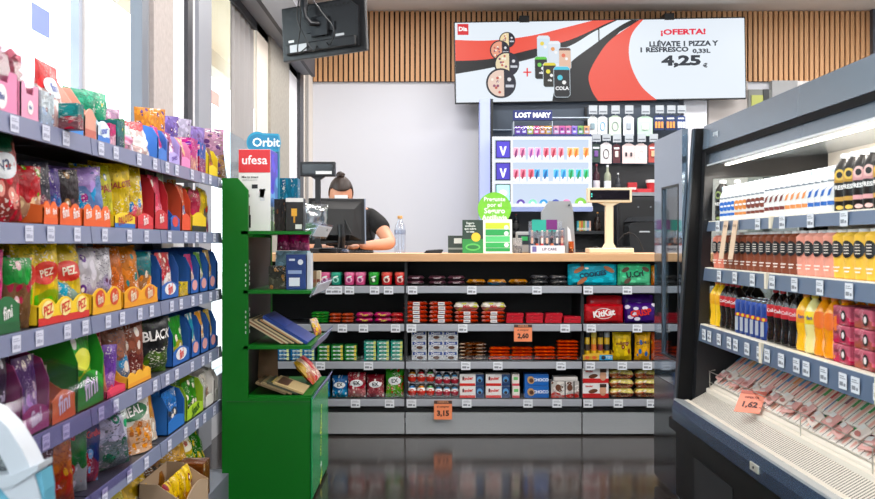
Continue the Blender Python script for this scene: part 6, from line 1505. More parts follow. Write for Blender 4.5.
left('boxtray', 0, 177, 187, 137, ('#e88ac0', '#f0c8a8', '#c84a8a'), 'pink carton on the top shelf')
left('box', 0, 188, 195, 139, ('#d8489a', '#e8c0a8', '#8a4ab0'), 'pink and beige box on the top shelf right part', d=.1)
left('box', 0, 196, 203, 143, ('#4a6ab8', '#a83a5a', '#e8a0b8'), 'blue and red patterned box on the top shelf right part', d=.1)
left('boxtray', 0, 205, 217, 146, ('#f2d21e', '#7a4424', '#c8703a'), 'bright yellow carton at the right end of the top shelf')
for i, (a, b, t) in enumerate(((148, 158, 108), (160, 170, 116), (172, 181, 118), (183, 192, 120), (194, 203, 124), (204, 212, 128))):
    left('bag', 0, a, b, t, pack(['#e09a5a', '#8a7ab8', '#b8b0c8', '#a890c0', '#8a78b0', '#c09ab0'][i], ['#d88a2a', '#d8a02a', '#c0a0c0', '#8a68b0', '#c87890', '#b88a38'][i], '#5a3a6a', i+3, blob=.6, scale=7), 'clear bag of small sweets at the back of the top shelf, %s of six' % ordl(i, 6), xf=-1.10, n=1, d=.05, th=50)
# ---- second shelf
L1 = 1
left('bag', 1, -16, 1, 140, ('#d84a58', '#c8303c', '#f0c8c0'), 'red sweet bag cut by the left picture edge on the second shelf', n=2, th=70)
left('bag', 1, 4, 28, 133, ('#1f5a3c', '#d8424e', '#f0b0a8'), 'tall red and pink sweet bag with dark green top on the second shelf', logo=('V2', '#1a2a5a', '#e8ecf0', .62, .26), split=.82, n=2, th=70)
left('tray', 1, 37, 52, 202, ('#ee6a28', '#e85a1c', '', 2), 'orange carton on the second shelf, left one', logo=('fini', W_, None, .5))
left('tray', 1, 53, 76, 204, ('#ec6424', '#e85a1c', '', 2), 'orange carton on the second shelf, middle one', logo=('fini', W_, None, .5))
left('tray', 1, 77, 106, 206, ('#ee6a28', '#e85a1c', '', 3), 'orange carton on the second shelf, right one', logo=('fini', W_, None, .5))
left('bag', 1, 31, 47, 166, ('#c83a40', '#e8d0b0', '#7aa84a'), 'red bag with cream and green print leaning in the left orange carton', n=2, th=65, dz=.006)
left('bag', 1, 48, 60, 162, ('#3a3a44', '#8a5a6a', '#c8c0cc'), 'dark clear sweet bag on the second shelf', n=2, th=65, dz=.006)
left('bag', 1, 61, 71, 168, ('#5a4a8a', '#2a6ab0', '#c8b0d8'), 'purple and blue sweet bag on the second shelf', n=2, th=70, dz=.006)
left('bag', 1, 72, 86, 170, ('#2a2226', '#5a3a44', '#9a7a5a'), 'near-black sweet bag on the second shelf', n=2, th=70, dz=.006)
left('bag', 1, 87, 105, 168, ('#c0a8dc', '#3a9ad0', '#a84a8a'), 'light blue and lilac sweet bag in the right orange carton', n=2, th=60, dz=.006, split=.7)
left('tray', 1, 109, 131, 213, ('#f0d024', '#2a6ab8'), 'yellow and blue carton on the second shelf', logo=('PALOTES', '#b02430', None, .17))
left('bag', 1, 107, 119, 166, ('#d8d03a', '#c8c030', '#2a7ac0'), 'yellow bag with blue top, left one of three', logo=('PAL', '#a02a2a', None, .6, .3), n=2, th=65, split=.2, dz=.006, blob=.3)
left('bag', 1, 120, 132, 164, ('#f0cc18', '#f2d224', '#b83a2a'), 'yellow bag with red lettering in the yellow and blue carton', logo=('PALOTE', '#a02a2a', None, .66, .22), n=2, th=60, dz=.006, blob=.2)
left('bag', 1, 133, 146, 168, ('#f0cc18', '#e88a9a', '#3a8ad0'), 'yellow and pink bag on the second shelf', n=2, th=66, split=.35)
left('tray', 1, 132.5, 149, 214, ('#e03a44', '#d02a34'), 'red carton below the yellow and pink bag', logo=('fini', W_, None, .26), d=.1)
left('boxtray', 1, 150, 164, 173, ('#c8202e', '#d83a5a', '#f0a0b0'), 'tall red carton on the second shelf', logo=('fini', W_, None, .26))
left('pouch', 1, 165, 171, 172, ('#b8c8a8', '#5a9a3a', '#e8e8d8'), 'slim green sweet bag right of the tall red carton', n=2)
left('tray', 1, 166, 176, 216, ('#2264c0', '#1a4a9a'), 'small blue carton with red badge on the second shelf', logo=(None, '', '#d83a3a', .3), d=.1)
left('pouch', 1, 172, 178, 176, ('#e88a3a', '#c83a2a', '#f0d8a0'), 'orange and red sweet bag right of the slim green bag', n=2, xf=-1.05)
left('boxtray', 1, 177.5, 187, 182, ('#e04a24', '#d85a24', '#3a7ab0'), 'orange and red carton on the second shelf')
left('tray', 1, 188, 203, 213, ('#e8c41c', '#2a2a20'), 'yellow and black patterned carton on the second shelf', d=.16)
left('bag', 1, 187.5, 195, 186, ('#2a8a9a', '#1a5a7a', '#c8d8e0'), 'teal sweet bag in the yellow and black carton', n=2, dz=.006)
left('bag', 1, 196, 203, 190, ('#c83a5a', '#e8a03a', '#f0e0c0'), 'pink and orange sweet bag in the yellow and black carton', n=2, dz=.006)
left('bag', 1, 204, 211, 188, ('#e8c23a', '#2a3a6a', '#d83a3a'), 'yellow and navy sweet bag near the right end of the second shelf', n=2)
left('pouch', 1, 212, 218, 200, ('#d8a0b0', '#b05a7a', '#f0e0e4'), 'pink sweet bag at the right end of the second shelf', n=2)
# ---- third shelf
left('tray', 2, -14, 14, 298, ('#1f6a3a', '#195a30'), 'dark green carton at the near end of the third shelf', logo=('fini', W_, None, .3))
left('bag', 2, -12, 8, 250, ('#e87aa0', '#2a8a4a', '#f0c8d8'), 'pink and green bag in the dark green carton', n=2, th=70, dz=.006)
left('bag', 2, 12, 29, 258, ('#3a9a4a', '#a84a5a', '#e8c8cc'), 'green topped bag with pink sweets showing, leaning beside the dark green carton', n=2, th=65, split=.7, xf=-.965)
left('tray', 2, 30, 85, 297, ('#f2c81c', '#d02a24', '', 3), 'long yellow and red carton on the third shelf', logo=('PEZ', '#d82a24', '#f8e89a', .3))
for i, (a, b, t) in enumerate(((28, 42, 246), (43, 63, 243), (64, 85, 245))):
    left('bag', 2, a, b, t, ('#f2cc1c', ['#8ac840', '#6ac04a', '#4ab0d0'][i], '#e8e0c0'), 'tall yellow bag with red oval in the long yellow and red carton, %s of three' % ordl(i, 3), logo=('PEZ', '#f6e8d0', '#d83020', .62, .2), n=2, th=68, dz=.006, split=.42, blob=.3)
left('tray', 2, 86, 117, 288, ('#f0b81e', '#e8a81a', '', 2), 'plain yellow carton on the third shelf', logo=('fini', '#f6e8d0', '#d84a24', .3))
left('bag', 2, 86, 101, 252, ('#e8e2ec', '#b8a8c8', '#6a4a8a'), 'white and purple crinkled bag, left one in the plain yellow carton', n=2, th=65, dz=.006)
left('bag', 2, 102, 116, 249, ('#ece8ee', '#a89ab8', '#5a2a4a'), 'white and purple crinkled bag, right one in the plain yellow carton', n=2, th=65, dz=.006)
left('tray', 2, 118, 154, 286, ('#f0a81e', '#e89818', '', 2), 'orange-yellow carton on the third shelf', logo=('fini', '#f6e8d0', '#d86a24', .26))
left('bag', 2, 118, 130, 248, ('#e87a1c', '#d8681a', '#a84a1a'), 'orange sweet bag, left one in the orange-yellow carton', n=2, th=66, dz=.006, blob=.3)
left('bag', 2, 131, 143, 247, ('#ee8a20', '#d8781c', '#1a7a7a'), 'orange sweet bag, middle one in the orange-yellow carton', n=2, th=62, dz=.006, blob=.4)
left('bag', 2, 144, 154, 252, ('#1a7a80', '#e8903a', '#f0e0d0'), 'teal and orange sweet bag, right one in the orange-yellow carton', n=2, th=66, dz=.006)
left('boxtray', 2, 156.5, 175, 250, ('#1c5cb0', '#c82a34', '#f0e8e4'), 'blue carton with a red bag on the third shelf', logo=('fini', '#e83a3a', '#f0f0f4', .22))
left('box', 2, 176.5, 185, 282, ('#e8c83a', '#d8b02a', '#3a3a2a'), 'small yellow box between blue cartons on the third shelf', d=.09)
left('pouch', 2, 177, 185, 256, ('#4a5a7a', '#a8a0b0', '#e8d8c0'), 'grey-blue sweet bag behind the small yellow box', xf=-1.06, n=2)
for i, (a, b, t, c) in enumerate(((186.5, 195, 252, '#b82a6a'), (196, 204, 250, '#5a8a2a'), (205, 212.5, 248, '#c89a1c'), (213.5, 219.5, 247, '#6a3a2a'))):
    left('boxtray', 2, a, b, t, ('#1c5cb0', c, '#f0e0c8'), 'blue carton at the right of the third shelf, %s of four' % ordl(i, 4), logo=(None, '', '#e8a0a0', .3))
# ---- fourth shelf
left('bag', 3, -12, 12, 352, ('#4a3a48', '#8a9a6a', '#e8e4ea'), 'dark bag with white lettering at the near end of the fourth shelf', logo=('mini', W_, None, .5, .3), n=2, th=70)
left('boxtray', 3, 14, 44, 352, ('#a83a70', '#6a4a78', '#c8a0d0'), 'plum coloured carton on the fourth shelf', logo=('fini', W_, None, .32))
left('bag', 3, 30, 44, 346, ('#c8a8d8', '#9a7ab8', '#f0e0f4'), 'lilac sweet bag rising out of the plum carton', th=60, dz=.01, xf=-1.11)
left('tray', 3, 45, 70, 391, ('#f07a2c', '#e8681e'), 'orange carton on the fourth shelf', logo=('fini', W_, None, .42))
left('bag', 3, 47, 57, 366, ('#b8c890', '#e8c860', '#d84a3a'), 'green and yellow bag in the orange carton of the fourth shelf', dz=.006, n=2)
def green_tall():
    ya, yb = yz(71, .95), yz(99, .95); Y = (ya+yb)/2; w = (yb-ya)*.95; zb = LZ[3]+.001; h = GAP[3]-.012; d = .2
    o = tray('tall_carton', w, h, d, '#1e9a22', fh=h*.45, logo=('fini', W_, None, .42), full=True); o.location = (-.935-d/2, Y, zb); o.rotation_euler = (0, 0, PI/2)
    printed(o, 'front_header', rect(-w/2, w/2, h*.84, h, 1, 1), mat('#2aae2e', .5), lambda x, z: -d/2+.003, eps=.004)
    printed(o, 'side_emblem', ellipse(.02, .02), mat('#e8d82a', .5), lambda x, z: 0) .matrix_local = Matrix.Translation((-w/2-.001, -.04, h*.25)) @ Matrix.Rotation(-PI/2, 4, 'Z')
    tag(o, 'tall bright green carton with high side walls on the fourth shelf', 'tray')
    for k in range(3):
        b = bag('sweet_bag', w*.88, h*.95, .055, pack('#3aa83a', '#d8e03a', W_, 9+k, blob=.8, scale=4), (None, '', '#e8e84a', .62, 0), True, 90+k); b.location = (-.975-.06*k, Y, zb+.0035); b.rotation_euler = (0, 0, PI/2); tag(b, 'green, yellow and white bag in the tall green carton, ' + ['front', 'middle', 'back'][k], 'sweet bag')
green_tall()
left('bag', 3, 100, 112, 332, ('#c83a3a', '#e8c0a0', '#8a3a3a'), 'red mixed sweet bag right of the tall green carton', n=2, th=68, split=.6)
left('bag', 3, 113, 121, 345, ('#8a6ab8', '#c8a8e0', '#e84a7a'), 'small purple sweet bag on the fourth shelf', n=2, th=68)
left('tray', 3, 101, 121, 386, ('#e03a5a', '#c82a4a'), 'pink-red carton below the red mixed sweet bag', d=.1)
left('bag', 3, 121.5, 134, 322, ('#a87a6a', '#2a8ac0', '#e8dcd0'), 'brown and blue sweet bag on the fourth shelf, left one of the pair', n=2, th=66, split=.4, dz=.004)
left('bag', 3, 135, 146, 320, ('#a06a5c', '#6a2a34', '#f0e4dc'), 'brown and white sweet bag on the fourth shelf, right one of the pair', n=2, th=66, split=.4, dz=.004)
left('tray', 3, 122, 147, 370, ('#f0b02a', '#e89a1e', '', 3), 'yellow carton below the brown sweet bags', d=.1)
left('bag', 3, 148, 166, 316, ('#17171b', '#5a7a3a', '#e8e8ea'), 'black sweet bag with white lettering on the fourth shelf', logo=('BLACK', W_, None, .66, .24), n=2, th=64, split=.35, blob=.3)
left('boxtray', 3, 168, 186, 314, ('#1c5cb0', '#3a9a3a', '#e8c83a'), 'blue carton with green bags on the fourth shelf', logo=('fini', '#e83a3a', '#f0f0f4', .2))
for i, (a, b, t, c) in enumerate(((187.5, 196, 311, '#3aa0c0'), (197, 205, 309, '#e8a03a'), (206, 213, 307, '#e8c02a'), (214, 220, 330, '#d8a040'))):
    left('boxtray', 3, a, b, t, ('#1c5cb0', c, '#f0e0c8'), 'blue carton at the right of the fourth shelf, %s of four' % ordl(i, 4), logo=(None, '', '#e8a0a0', .3))
# ---- fifth shelf
left('bag', 4, 32, 54, 440, ('#5a1a20', '#3a1016', '#a83a3a'), 'large dark maroon snack bag on the fifth shelf', n=2, th=62)
left('bag', 4, 56, 76, 436, ('#e8842a', '#c83a2a', '#f0c870'), 'orange snack bag on the fifth shelf', n=2, th=62)
left('bag', 4, 77, 91, 430, ('#2a8a3a', '#e8e8e0', '#c82a2a'), 'green, white and red snack bag on the fifth shelf', n=2, th=64)
left('bag', 4, 92, 104, 420, ('#1a3a7a', '#d02a34', '#9ad0e8'), 'navy snack bag with red band and ice picture on the fifth shelf', logo=('Grefu', '#e83a3a', '#16306a', .78, .26), n=2, th=64)
left('bag', 4, 105, 126, 412, ('#e4ecea', '#1c7a4a', '#4ab07a'), 'white and green snack bag on the fifth shelf', n=2, th=64)
left('pouch', 4, 128, 151, 394, ('#f0ece4', '#d88a34', '#a85a1e'), 'white pouch of nuts with green badge on the fifth shelf', logo=('MEAL', W_, '#1a6a3c', .70, .2), n=2, th=62, split=.5, blob=.7, scale=6)
left('pouch', 4, 152, 161, 392, ('#d89a4a', '#e8e4dc', '#a8602a'), 'orange-brown nut pouch on the fifth shelf', n=2, th=70)
left('boxtray', 4, 163, 181, 388, ('#1c6cc0', '#2a7ad0', '#3a3a44'), 'blue carton of dark snack bags on the fifth shelf')
left('boxtray', 4, 182.5, 200, 378, ('#a8d02a', '#3a8a2a', '#1a3a1a'), 'lime green carton of green bags on the fifth shelf', logo=('Snack', '#2a5a1a', None, .2))
left('boxtray', 4, 201.5, 210, 372, ('#ece8e2', '#e8e0d8', '#7a4a2a'), 'white carton at the right of the fifth shelf, left one of the pair')
left('boxtray', 4, 211, 219, 366, ('#ece8e2', '#e8e0d8', '#7a4a2a'), 'white carton at the right of the fifth shelf, right one of the pair')
# ---- base deck: big snack bags
def deck(px, Y, xx, w, h, d, cs, lab, logo=None, th=60, z=0, tilt=-20, split=.5):
    o = bag('snack_bag', w, h, d, pack(*cs, int(px) % 17, blob=.7, split=split, scale=5), logo, False, int(px)+3); o.location = (xx, Y, LZ[5]+.001+z); o.rotation_euler = (R(tilt), 0, R(th)); tag(o, lab, 'snack bag')
deck(205, 4.27, -1.0, .18, .25, .08, ('#3a9a2a', '#2a7a24', '#e8d03a'), 'green crisp bag with yellow top at the right end of the base deck', th=78)
deck(190, 4.07, -.99, .18, .24, .08, ('#e8c83a', '#4aa030', '#c83a2a'), 'yellow-green crisp bag leaning by the green crisp bag', ('sin', '#d83a2a', '#f4ecd8', .7, .2), th=75, z=.0)

deck(175, 3.92, -1.0, .19, .22, .08, ('#e8b04a', '#6a3a1c', '#f0d8a0'), 'yellow and brown snack bag in the middle of the base deck', th=58)
deck(160, 3.66, -1.02, .19, .2, .08, ('#8a5a2a', '#c89a5a', '#2a1a10'), 'brown snack bag on the base deck', th=60)
deck(150, 3.45, -1.02, .18, .2, .08, ('#e8c050', '#5a3018', '#f0e0b0'), 'dark yellow snack bag on the base deck', th=60)
deck(140, 3.2, -1.02, .19, .2, .08, ('#e8d87a', '#b87a2a', '#7a2a2a'), 'pale yellow snack bag on the base deck', th=60)
o = tray('open_carton', .36, .16, .16, '#b39a80', fh=.12); o.location = (-.93, 3.62, LZ[5]+.001); o.rotation_euler = (0, 0, PI/2); tag(o, 'open brown cardboard carton on the base deck', 'tray')
for i in range(4):
    o = bag('snack_bag', .08, .15, .05, pack('#f0c838', '#c8862a', '#7a2430', 3+i, blob=.6), None, False, 70+i); o.location = (-.93, 3.49+.088*i, LZ[5]+.006); o.rotation_euler = (0, 0, R(88)); tag(o, 'small yellow snack bag in the open cardboard carton, %s' % ordl(3-i, 4, 'far end'), 'snack bag', 'yellow bags in the open carton')
o = carton('brown_box', .12, .14, .1, pack('#7a4424', '#5a3018', '#e0b070', 8)); o.location = (-.93, 3.90, LZ[5]+.001); o.rotation_euler = (0, 0, PI/2); tag(o, 'small brown box right of the open cardboard carton', 'box')

# ------------------------------------------------------------------ goods in the refrigerated display
def frow(zbase, xf, y_far, seq, rows=2, gap=.002):
    """seq: list of (key, maker, diameter, count, noun, cat); placed from the far end towards the camera"""
    y = y_far; total = {}
    for key, mk, dm, n, noun, cat, shelf in seq:
        for i in range(n):
            yy = y-dm/2
            for r_ in range(rows):
                o = inst(key, mk, (xf+dm*.5+r_*(dm+.004), yy, zbase), R(-68 if 'cup' in noun else -52))
                where = '' if n == 1 else ', ' + (ordl(i, n, 'far end')).replace('the farthest one', 'farthest').replace('the nearest one', 'nearest')
                tag(o, noun.replace(' chilled shelf', ' shelf') + where + (', front row' if r_ == 0 else ', back row'), cat, noun)
            y -= dm+gap
    return y
def milk(c1, swoosh=False):
    def f():
        r, h = .0225, .135
        o = bottle('drink_bottle', r, h, mat('#f1efec', .3), mat('#e4eef6', .35), None, 'milk')
        s = lambda x, z: math.sqrt(max(0, (r*1.02)**2-x*x))
        if swoosh:
            printed(o, 'swoosh_print', ([(-.014, .048), (-.002, .052), (.004, .07), (.016, .085), (.006, .074), (-.006, .066)], [(0, 1, 5), (1, 2, 5), (2, 4, 5), (2, 3, 4)]), mat(c1, .35), s); printed(o, 'small_print', rect(-.010, .010, .090, .096, 2, 1), mat('#7d8690', .35), s)
            printed(o, 'small_print', rect(-.012, .012, .022, .034, 2, 1), mat(c1, .35), s)
        else:
            printed(o, 'colour_patch', ellipse(.017, .018), mat(c1, .35), s, 0, .055); printed(o, 'small_print', ellipse(.009, .004), mat('#f4f4f4', .35), s, 0, .056, eps=.002); printed(o, 'small_print', rect(-.012, .012, .018, .028, 2, 1), mat(c1, .35), s)
            printed(o, 'small_print', rect(-.010, .010, .084, .090, 2, 1), mat('#8a929a', .35), s)
        return o
    return f
def fresh(c1, c2):
    def f():
        r, h = .0295, .165
        o = bottle('drink_bottle', r, h, mat('#17130f', .3), mat('#f3f2f0', .35), mat(c1, .35), 'smooth', lz=(.50, .66)); s = lambda x, z: math.sqrt(max(0, (r*1.03)**2-x*x))
        printed(o, 'emblem', ellipse(.016, .016), mat(c2, .35), s, 0, .104); printed(o, 'emblem_core', ellipse(.009, .009), mat('#17130f', .35), s, 0, .104, eps=.002)
        printed(o, 'lettering', textmesh('FRESH', .016, .04), mat('#f4f0ec', .35), s, 0, .068, eps=.0015); printed(o, 'lower_band', rect(-.02, .02, .03, .042, 4, 1), mat(c1, .35), s); printed(o, 'foot_print', ellipse(.012, .006), mat(c2, .35), s, 0, .012)
        return o
    return f
z1 = FS[0][1]+.003; z2 = FS[1][1]+.003; z3 = FS[2][1]+.003
TOP = 'on the upper chilled shelf'
frow(z1, 1.145, 4.06, [('dk1', fresh('#2a3238', '#8a9a5a'), .055, 1, 'dark bottle at the far end of the upper chilled shelf', 'bottle', 0),
    ('mb', milk('#1a6ac8'), .046, 4, 'white bottle with blue patch ' + TOP, 'bottle', 0), ('mo', milk('#e08a3a'), .046, 3, 'white bottle with orange patch ' + TOP, 'bottle', 0), ('mn', milk('#7a3420'), .046, 4, 'white bottle with brown patch ' + TOP, 'bottle', 0),
    ('sn', milk('#7a2a20', True), .048, 4, 'white bottle with brown swoosh ' + TOP, 'bottle', 0), ('so', milk('#e8904a', True), .048, 4, 'white bottle with orange swoosh ' + TOP, 'bottle', 0), ('sb', milk('#1e62b8', True), .048, 4, 'white bottle with blue swoosh ' + TOP, 'bottle', 0),
    ('fy', fresh('#c8963a', '#e8c050'), .061, 2, 'black bottle with yellow emblem ' + TOP, 'bottle', 0), ('fp', fresh('#e0a0a0', '#f0c0b8'), .061, 2, 'black bottle with pink emblem ' + TOP, 'bottle', 0), ('fy', None, .061, 2, 'black bottle with yellow emblem near the picture edge', 'bottle', 0), ('fp', None, .061, 3, 'black bottle with pink emblem beyond the picture edge', 'bottle', 0)])
def cup(c1, c2, c3='#101014'):
    def f():
        h = .135; r = .03
        o = MB().lathe([(.026, 0), (.029, .003), (.033, h*.86), (.0335, h*.88), (.020, h*.97), (.019, h)], 18).build('coffee_drink', mat(c1, .4), smooth=True)
        MB().lathe([(.020, h*.955), (.021, h*.96), (.021, h*1.02), (.018, h*1.03)], 14).build('cap', mat('#eae6e2', .35), o, smooth=True)
        s = lambda x, z: math.sqrt(max(0, (.0335)**2-x*x))
        printed(o, 'round_emblem', ellipse(.021, .024), mat(c3, .35), s, 0, .083)
        for k in range(4): printed(o, 'emblem_lettering', rect(-.009, .009, .0705+.008*k, .0730+.008*k, 3, 1), mat('#e8dccf', .35), s, eps=.002)
        printed(o, 'lower_print', rect(-.012, .012, .030, .034, 3, 1), mat('#f6e8dc', .35), s); printed(o, 'lower_print', rect(-.009, .009, .020, .024, 3, 1), mat('#f6e8dc', .35), s)
        MB().lathe([(.0275, .008), (.0280, .009), (.0283, .016), (.0278, .017)], 18).build('base_band', mat(c2, .4), o, smooth=True)
        return o
    return f
MID = 'on the middle chilled shelf'
frow(z2, 1.13, 4.06, [('cp', cup('#e0826a', '#f0b0a0'), .069, 2, 'coral drink cup with black round emblem ' + MID, 'drink', 0), ('cb', cup('#8a4428', '#5a2a18'), .069, 11, 'brown drink cup with black round emblem ' + MID, 'drink', 0),
    ('cr', cup('#f0a08a', '#e8806a'), .069, 4, 'salmon drink cup with black round emblem ' + MID, 'drink', 0), ('cy', cup('#f6c040', '#e8a020'), .069, 4, 'yellow drink cup with black round emblem ' + MID, 'drink', 0),
    ('cw', cup('#f2ece2', '#e0d8cc', '#1a6a48'), .072, 3, 'white drink cup with green round emblem ' + MID, 'drink', 0)])
def soda(liq, lab, cap, txt=None, tc=W_, r=.031, h=.175, rough=.1, patch=None):
    def f():
        q = mat(liq, rough, 0, 0, .7)
        return bottle('soda_bottle', r, h, q, mat(cap, .35), mat(lab, .35), 'soda', ltext=(txt, tc, patch, .52) if (txt or patch) else None, lz=(.50, .72))
    return f
def ecan(c1, logo):
    def f():
        o = can('drink_can', .0255, .128, mat(c1, .3, .3), logo=logo); s = lambda x, z: math.sqrt(max(0, (.0256)**2-x*x))
        printed(o, 'silver_panel', rect(-.024, .0, .012, .062, 4, 1), mat('#c9ced6', .3, .4), s, eps=.0008); printed(o, 'silver_panel', rect(.0, .024, .062, .112, 4, 1), mat('#c9ced6', .3, .4) if 0 else mat('#20408e', .3, .3), s, eps=.0008)
        printed(o, 'red_emblem', ellipse(.013, .007), mat('#d02a34', .35), s, 0, .070, eps=.002); printed(o, 'yellow_emblem', ellipse(.006, .006), mat('#e8c030', .35), s, 0, .070, eps=.003)
        return o
    return f
LOW = 'on the lower chilled shelf'
frow(z3, 1.115, 4.05, [('fa0', soda('#f2c01c', '#e8a818', '#e88a1c', None), .066, 2, 'yellow soda bottle at the far end of the lower chilled shelf', 'bottle', 0), ('co', soda('#140a08', '#b8141e', '#c01c24', 'Cola', W_), .066, 3, 'dark cola bottle with red label, farther group', 'bottle', 0),
    ('rb', ecan('#20408e', None), .055, 3, 'blue and silver drink can, farther group', 'can', 0), ('rb', None, .055, 3, 'blue and silver drink can, nearer group', 'can', 0), ('co', None, .066, 2, 'dark cola bottle with red label, middle group', 'bottle', 0), ('cz', soda('#100b0a', '#c8303a', '#1a1a1c', 'Cola', '#f0dcdc'), .066, 2, 'dark cola bottle with pinkish label and black cap', 'bottle', 0),
    ('fa', soda('#f2b41c', '#f09a24', '#e8942c', 'fan', '#1a3a8a'), .066, 1, 'yellow-orange soda bottle left of the pale one', 'bottle', 0), ('fl', soda('#e8dc90', '#f0d028', '#e8d03a', 'fan', '#1a3a8a'), .066, 1, 'pale lemon soda bottle with yellow label', 'bottle', 0), ('fo', soda('#f0940c', '#f0a41c', '#e8841c', None, patch='#e8701c'), .070, 3, 'bright orange soda bottle', 'bottle', 0)])
def cups4(c1, c2):
    def f():
        o = MB().box(-.055, .055, -.045, .045, 0, .052, .004).build('dessert_pack', pack(c1, c2, '#2a2024', 5, blob=.5, scale=3, bump=0, rough=.4)); s = lambda x, z: .045
        printed(o, 'round_emblem', ellipse(.016, .016), mat('#17161a', .4), s, .018, .026); printed(o, 'emblem_core', ellipse(.009, .009), mat('#e8d8d4', .4), s, .018, .026, eps=.002); printed(o, 'lettering', textmesh('ideal', .018, .02), mat('#7a2a3a', .4), s, -.028, .034)
        return o
    return f
for st, (y, c1, c2, lab) in enumerate(((2.74, '#e08a98', '#c85a6c', 'pink dessert pack'), (2.60, '#e08a98', '#a86a5c', 'rose dessert pack'), (2.46, '#3a3034', '#5a4a4c', 'dark dessert pack'), (2.32, '#2a2628', '#4a4444', 'black dessert pack'))):
    for k in range(3):
        o = inst('d%d' % st, cups4(c1, c2), (1.165, y, z3+.0525*k), -PI/2); tag(o, '%s, %s of the pile on the lower chilled shelf' % (lab, ordl(2-k, 3, 'top')), 'dessert pack', lab + 's on the lower chilled shelf')
# packs of sliced meat and cheese on the sloping deck
def slice_pack(c1, c2, food, w=.052, L=.25):
    o = MB().box(-w/2, w/2, -.005, .005, 0, L, .003).build('sliced_food_pack', mat('#f4ebe0', .25)); s = lambda x, z: .005
    s = lambda x, z: .005
    printed(o, 'header_print', rect(-w/2+.001, w/2-.001, L*.50, L-.003, 1, 1), mat(c1, .35), s); printed(o, 'header_print', rect(-w*.34, w*.1, L*.46, L*.54, 1, 1), mat(W_, .35), s, eps=.002)
    printed(o, 'side_stripe', rect(-w/2+.001, -w*.14, L*.22, L*.72, 1, 1), mat(c1, .35), s, eps=.0022); printed(o, 'food_window', rect(-w*.20, w*.30, L*.04, L*.38, 1, 1), mat(food, .3), s); printed(o, 'edge_stripe', rect(w*.30, w*.48, L*.04, L*.50, 1, 1), mat(c2, .35), s)
    printed(o, 'food_slice', ellipse(w*.16, L*.16), mat('#e8a898', .3), s, w*.05, L*.18, eps=.002); printed(o, 'dark_edge', rect(-w/2, -w/2+.004, 0, L, 1, 1), mat('#4a3430', .4), s, eps=.0016); printed(o, 'badge', ellipse(w*.13, w*.13), mat('#3a9a4a' if c1 != '#2f9a4a' else '#c8302c', .35), s, -w*.02, L*.36, eps=.003)
    return o
kinds = [('#3a8ac8', '#e8e0d8', '#f0d2c4', 'blue-topped'), ('#c83a3a', '#3a8ac0', '#f4dccc', 'red-topped'), ('#e8923a', '#d84a3a', '#f0d8b0', 'orange-topped'), ('#4a9ac8', '#c8302c', '#f2d8cc', 'light blue-topped'), ('#2f9a4a', '#e8e4dc', '#f6e0d2', 'green-topped'), ('#7a4a58', '#e8dcd0', '#f2cfc2', 'mauve-topped'), ('#3aa06a', '#f0e8e0', '#f0c8b8', 'sea-green-topped'), ('#c8a8c0', '#f0ece4', '#f2d8cc', 'pale lilac-topped')]
ang = math.atan2(.79-.545, 1.45-1.14)
y = 4.04; i = 0
seqk = [0, 1, 2, 3, 0, 2, 1, 3, 0, 1, 2, 3, 0, 4, 5, 4, 1, 4, 5, 4, 6, 5, 4, 7, 6, 4, 7, 6, 7, 4, 6]
cnt = {}
seqk = [0, 1, 0, 2, 3, 0, 1, 2, 0, 3, 1, 0, 2, 3, 0, 4, 5, 4, 1, 4, 5, 4, 6, 4, 7, 5, 4, 6, 7, 3, 7, 6, 4, 7, 7, 6, 4, 7]
while y > 2.02 and i < len(seqk):
    k = seqk[i]; c1, c2, fd, nm = kinds[k]
    for r_ in range(2):
        z0 = .548+.016*r_; x0 = 1.150+.045*r_
        o = inst('sp%d' % k, lambda: slice_pack(c1, c2, fd), (0, 0, 0))
        o.matrix_world = Matrix.Translation((x0, y, z0+math.tan(ang)*.045*r_)) @ Matrix.Rotation(-PI/2, 4, 'Z') @ Matrix.Rotation(R(-(90-math.degrees(ang))), 4, 'X') @ Matrix.Rotation(R(random.uniform(-4, 2)), 4, 'Y') @ Matrix.Rotation(R(3+random.uniform(-3, 3)), 4, 'Z')
        cnt[(k, r_)] = cnt.get((k, r_), 0)+1
        o['_lab'] = 0; del o['_lab']
        tag(o, '%s sliced food pack on the deck, %s from the far end, %s layer' % (nm, ['first', 'second', 'third', 'fourth', 'fifth', 'sixth', 'seventh', 'eighth', 'ninth', 'tenth', 'eleventh'][cnt[(k, r_)]-1], ('lower', 'upper')[r_]), 'food pack', nm + ' packs on the sloping deck')
    y -= .0535; i += 1
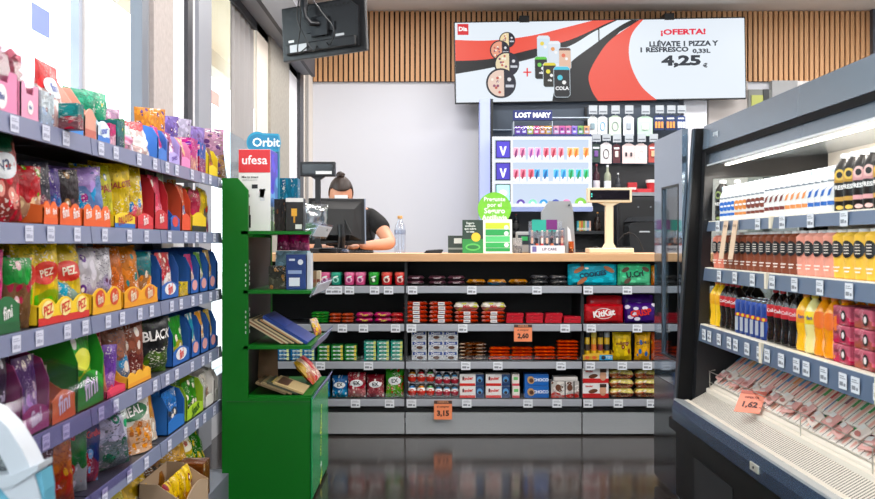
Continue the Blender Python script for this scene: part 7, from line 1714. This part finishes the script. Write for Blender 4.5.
# small meat packs at the foot of the slope
sm = [('#e6b0a8', '#c87870'), ('#f2e0d4', '#d08078'), ('#e8a8a0', '#f0d8d0')]
for i in range(18):
    a, b = sm[i % 3]
    def mk():
        o = MB().box(-.036, .036, -.003, .003, 0, .050, .002).build('small_meat_pack', mat(a, .3)); s = lambda x, z: .004
        printed(o, 'label', rect(-.034, .0, .030, .047, 1, 1), mat('#ece6e0', .35), s); printed(o, 'food_slice', ellipse(.022, .008), mat(b, .3), s, 0, .016)
        return o
    o = inst('sm%d' % (i % 3), mk, (0, 0, 0)); yy = 4.02-.098*i
    o.matrix_world = Matrix.Translation((1.146+.012*(i % 2), yy, .572+.012*(i % 2))) @ Matrix.Rotation(-PI/2, 4, 'Z') @ Matrix.Rotation(R(-(90-math.degrees(ang))), 4, 'X') @ Matrix.Rotation(R(random.uniform(-16, 16)), 4, 'Y')
    tag(o, 'small pink meat pack at the foot of the sloping deck, %s of eighteen' % ordl(i, 18, 'far end'), 'meat pack', 'small meat packs at the foot of the deck')
# promotional cards
Yo = 3.06
o = MB().box(-.045, .045, -.001, .001, 0, .10).build('price_sign', mat('#ec8a6e', .5)); o.matrix_world = Matrix.Translation((1.085, 3.45, .535)) @ Matrix.Rotation(R(-38), 4, 'Z') @ Matrix.Rotation(R(-50), 4, 'X')
s = lambda x, z: .001
printed(o, 'header_strip', rect(-.045, .045, .085, .10, 1, 1), mat('#b85a48', .5), s); printed(o, 'price_lettering', textmesh('1,62', .034, .04), mat('#4a1f1c', .5), s, 0, .035); printed(o, 'small_lettering', textmesh('OFERTA', .014), mat('#7a2f24', .5), s, 0, .068)
tag(o, 'orange price sign clipped to the wire guard of the chilled deck', 'sign')
for i, yy in enumerate((3.80, 3.68)):
    o = MB().box(-.028, .028, -.001, .001, -.145, 0, 0).build('hanging_label', mat('#dfc0a2', .5)); o.matrix_world = Matrix.Translation((1.118, yy, FS[0][1]-.002)) @ Matrix.Rotation(-PI/2, 4, 'Z') @ Matrix.Rotation(R(-8), 4, 'X')
    s = lambda x, z: .001
    printed(o, 'small_lettering', textmesh('OFERTA', .012), mat('#8a6a50', .5), s, 0, -.02)
    tag(o, 'beige paper strip hanging from the upper chilled shelf, %s one' % ('farther', 'nearer')[i], 'label')
long_ = [k for k in SEEN if not 4 <= len(k.replace('-', ' ').split()) <= 16]
print('LONG', len(long_)); [print('  L', k) for k in long_]
bad = [k for k, v in SEEN.items() if v > 1]
if bad: print('DUPLICATE LABELS', len(bad), bad[:20])
print('OBJECTS', len(bpy.data.objects))
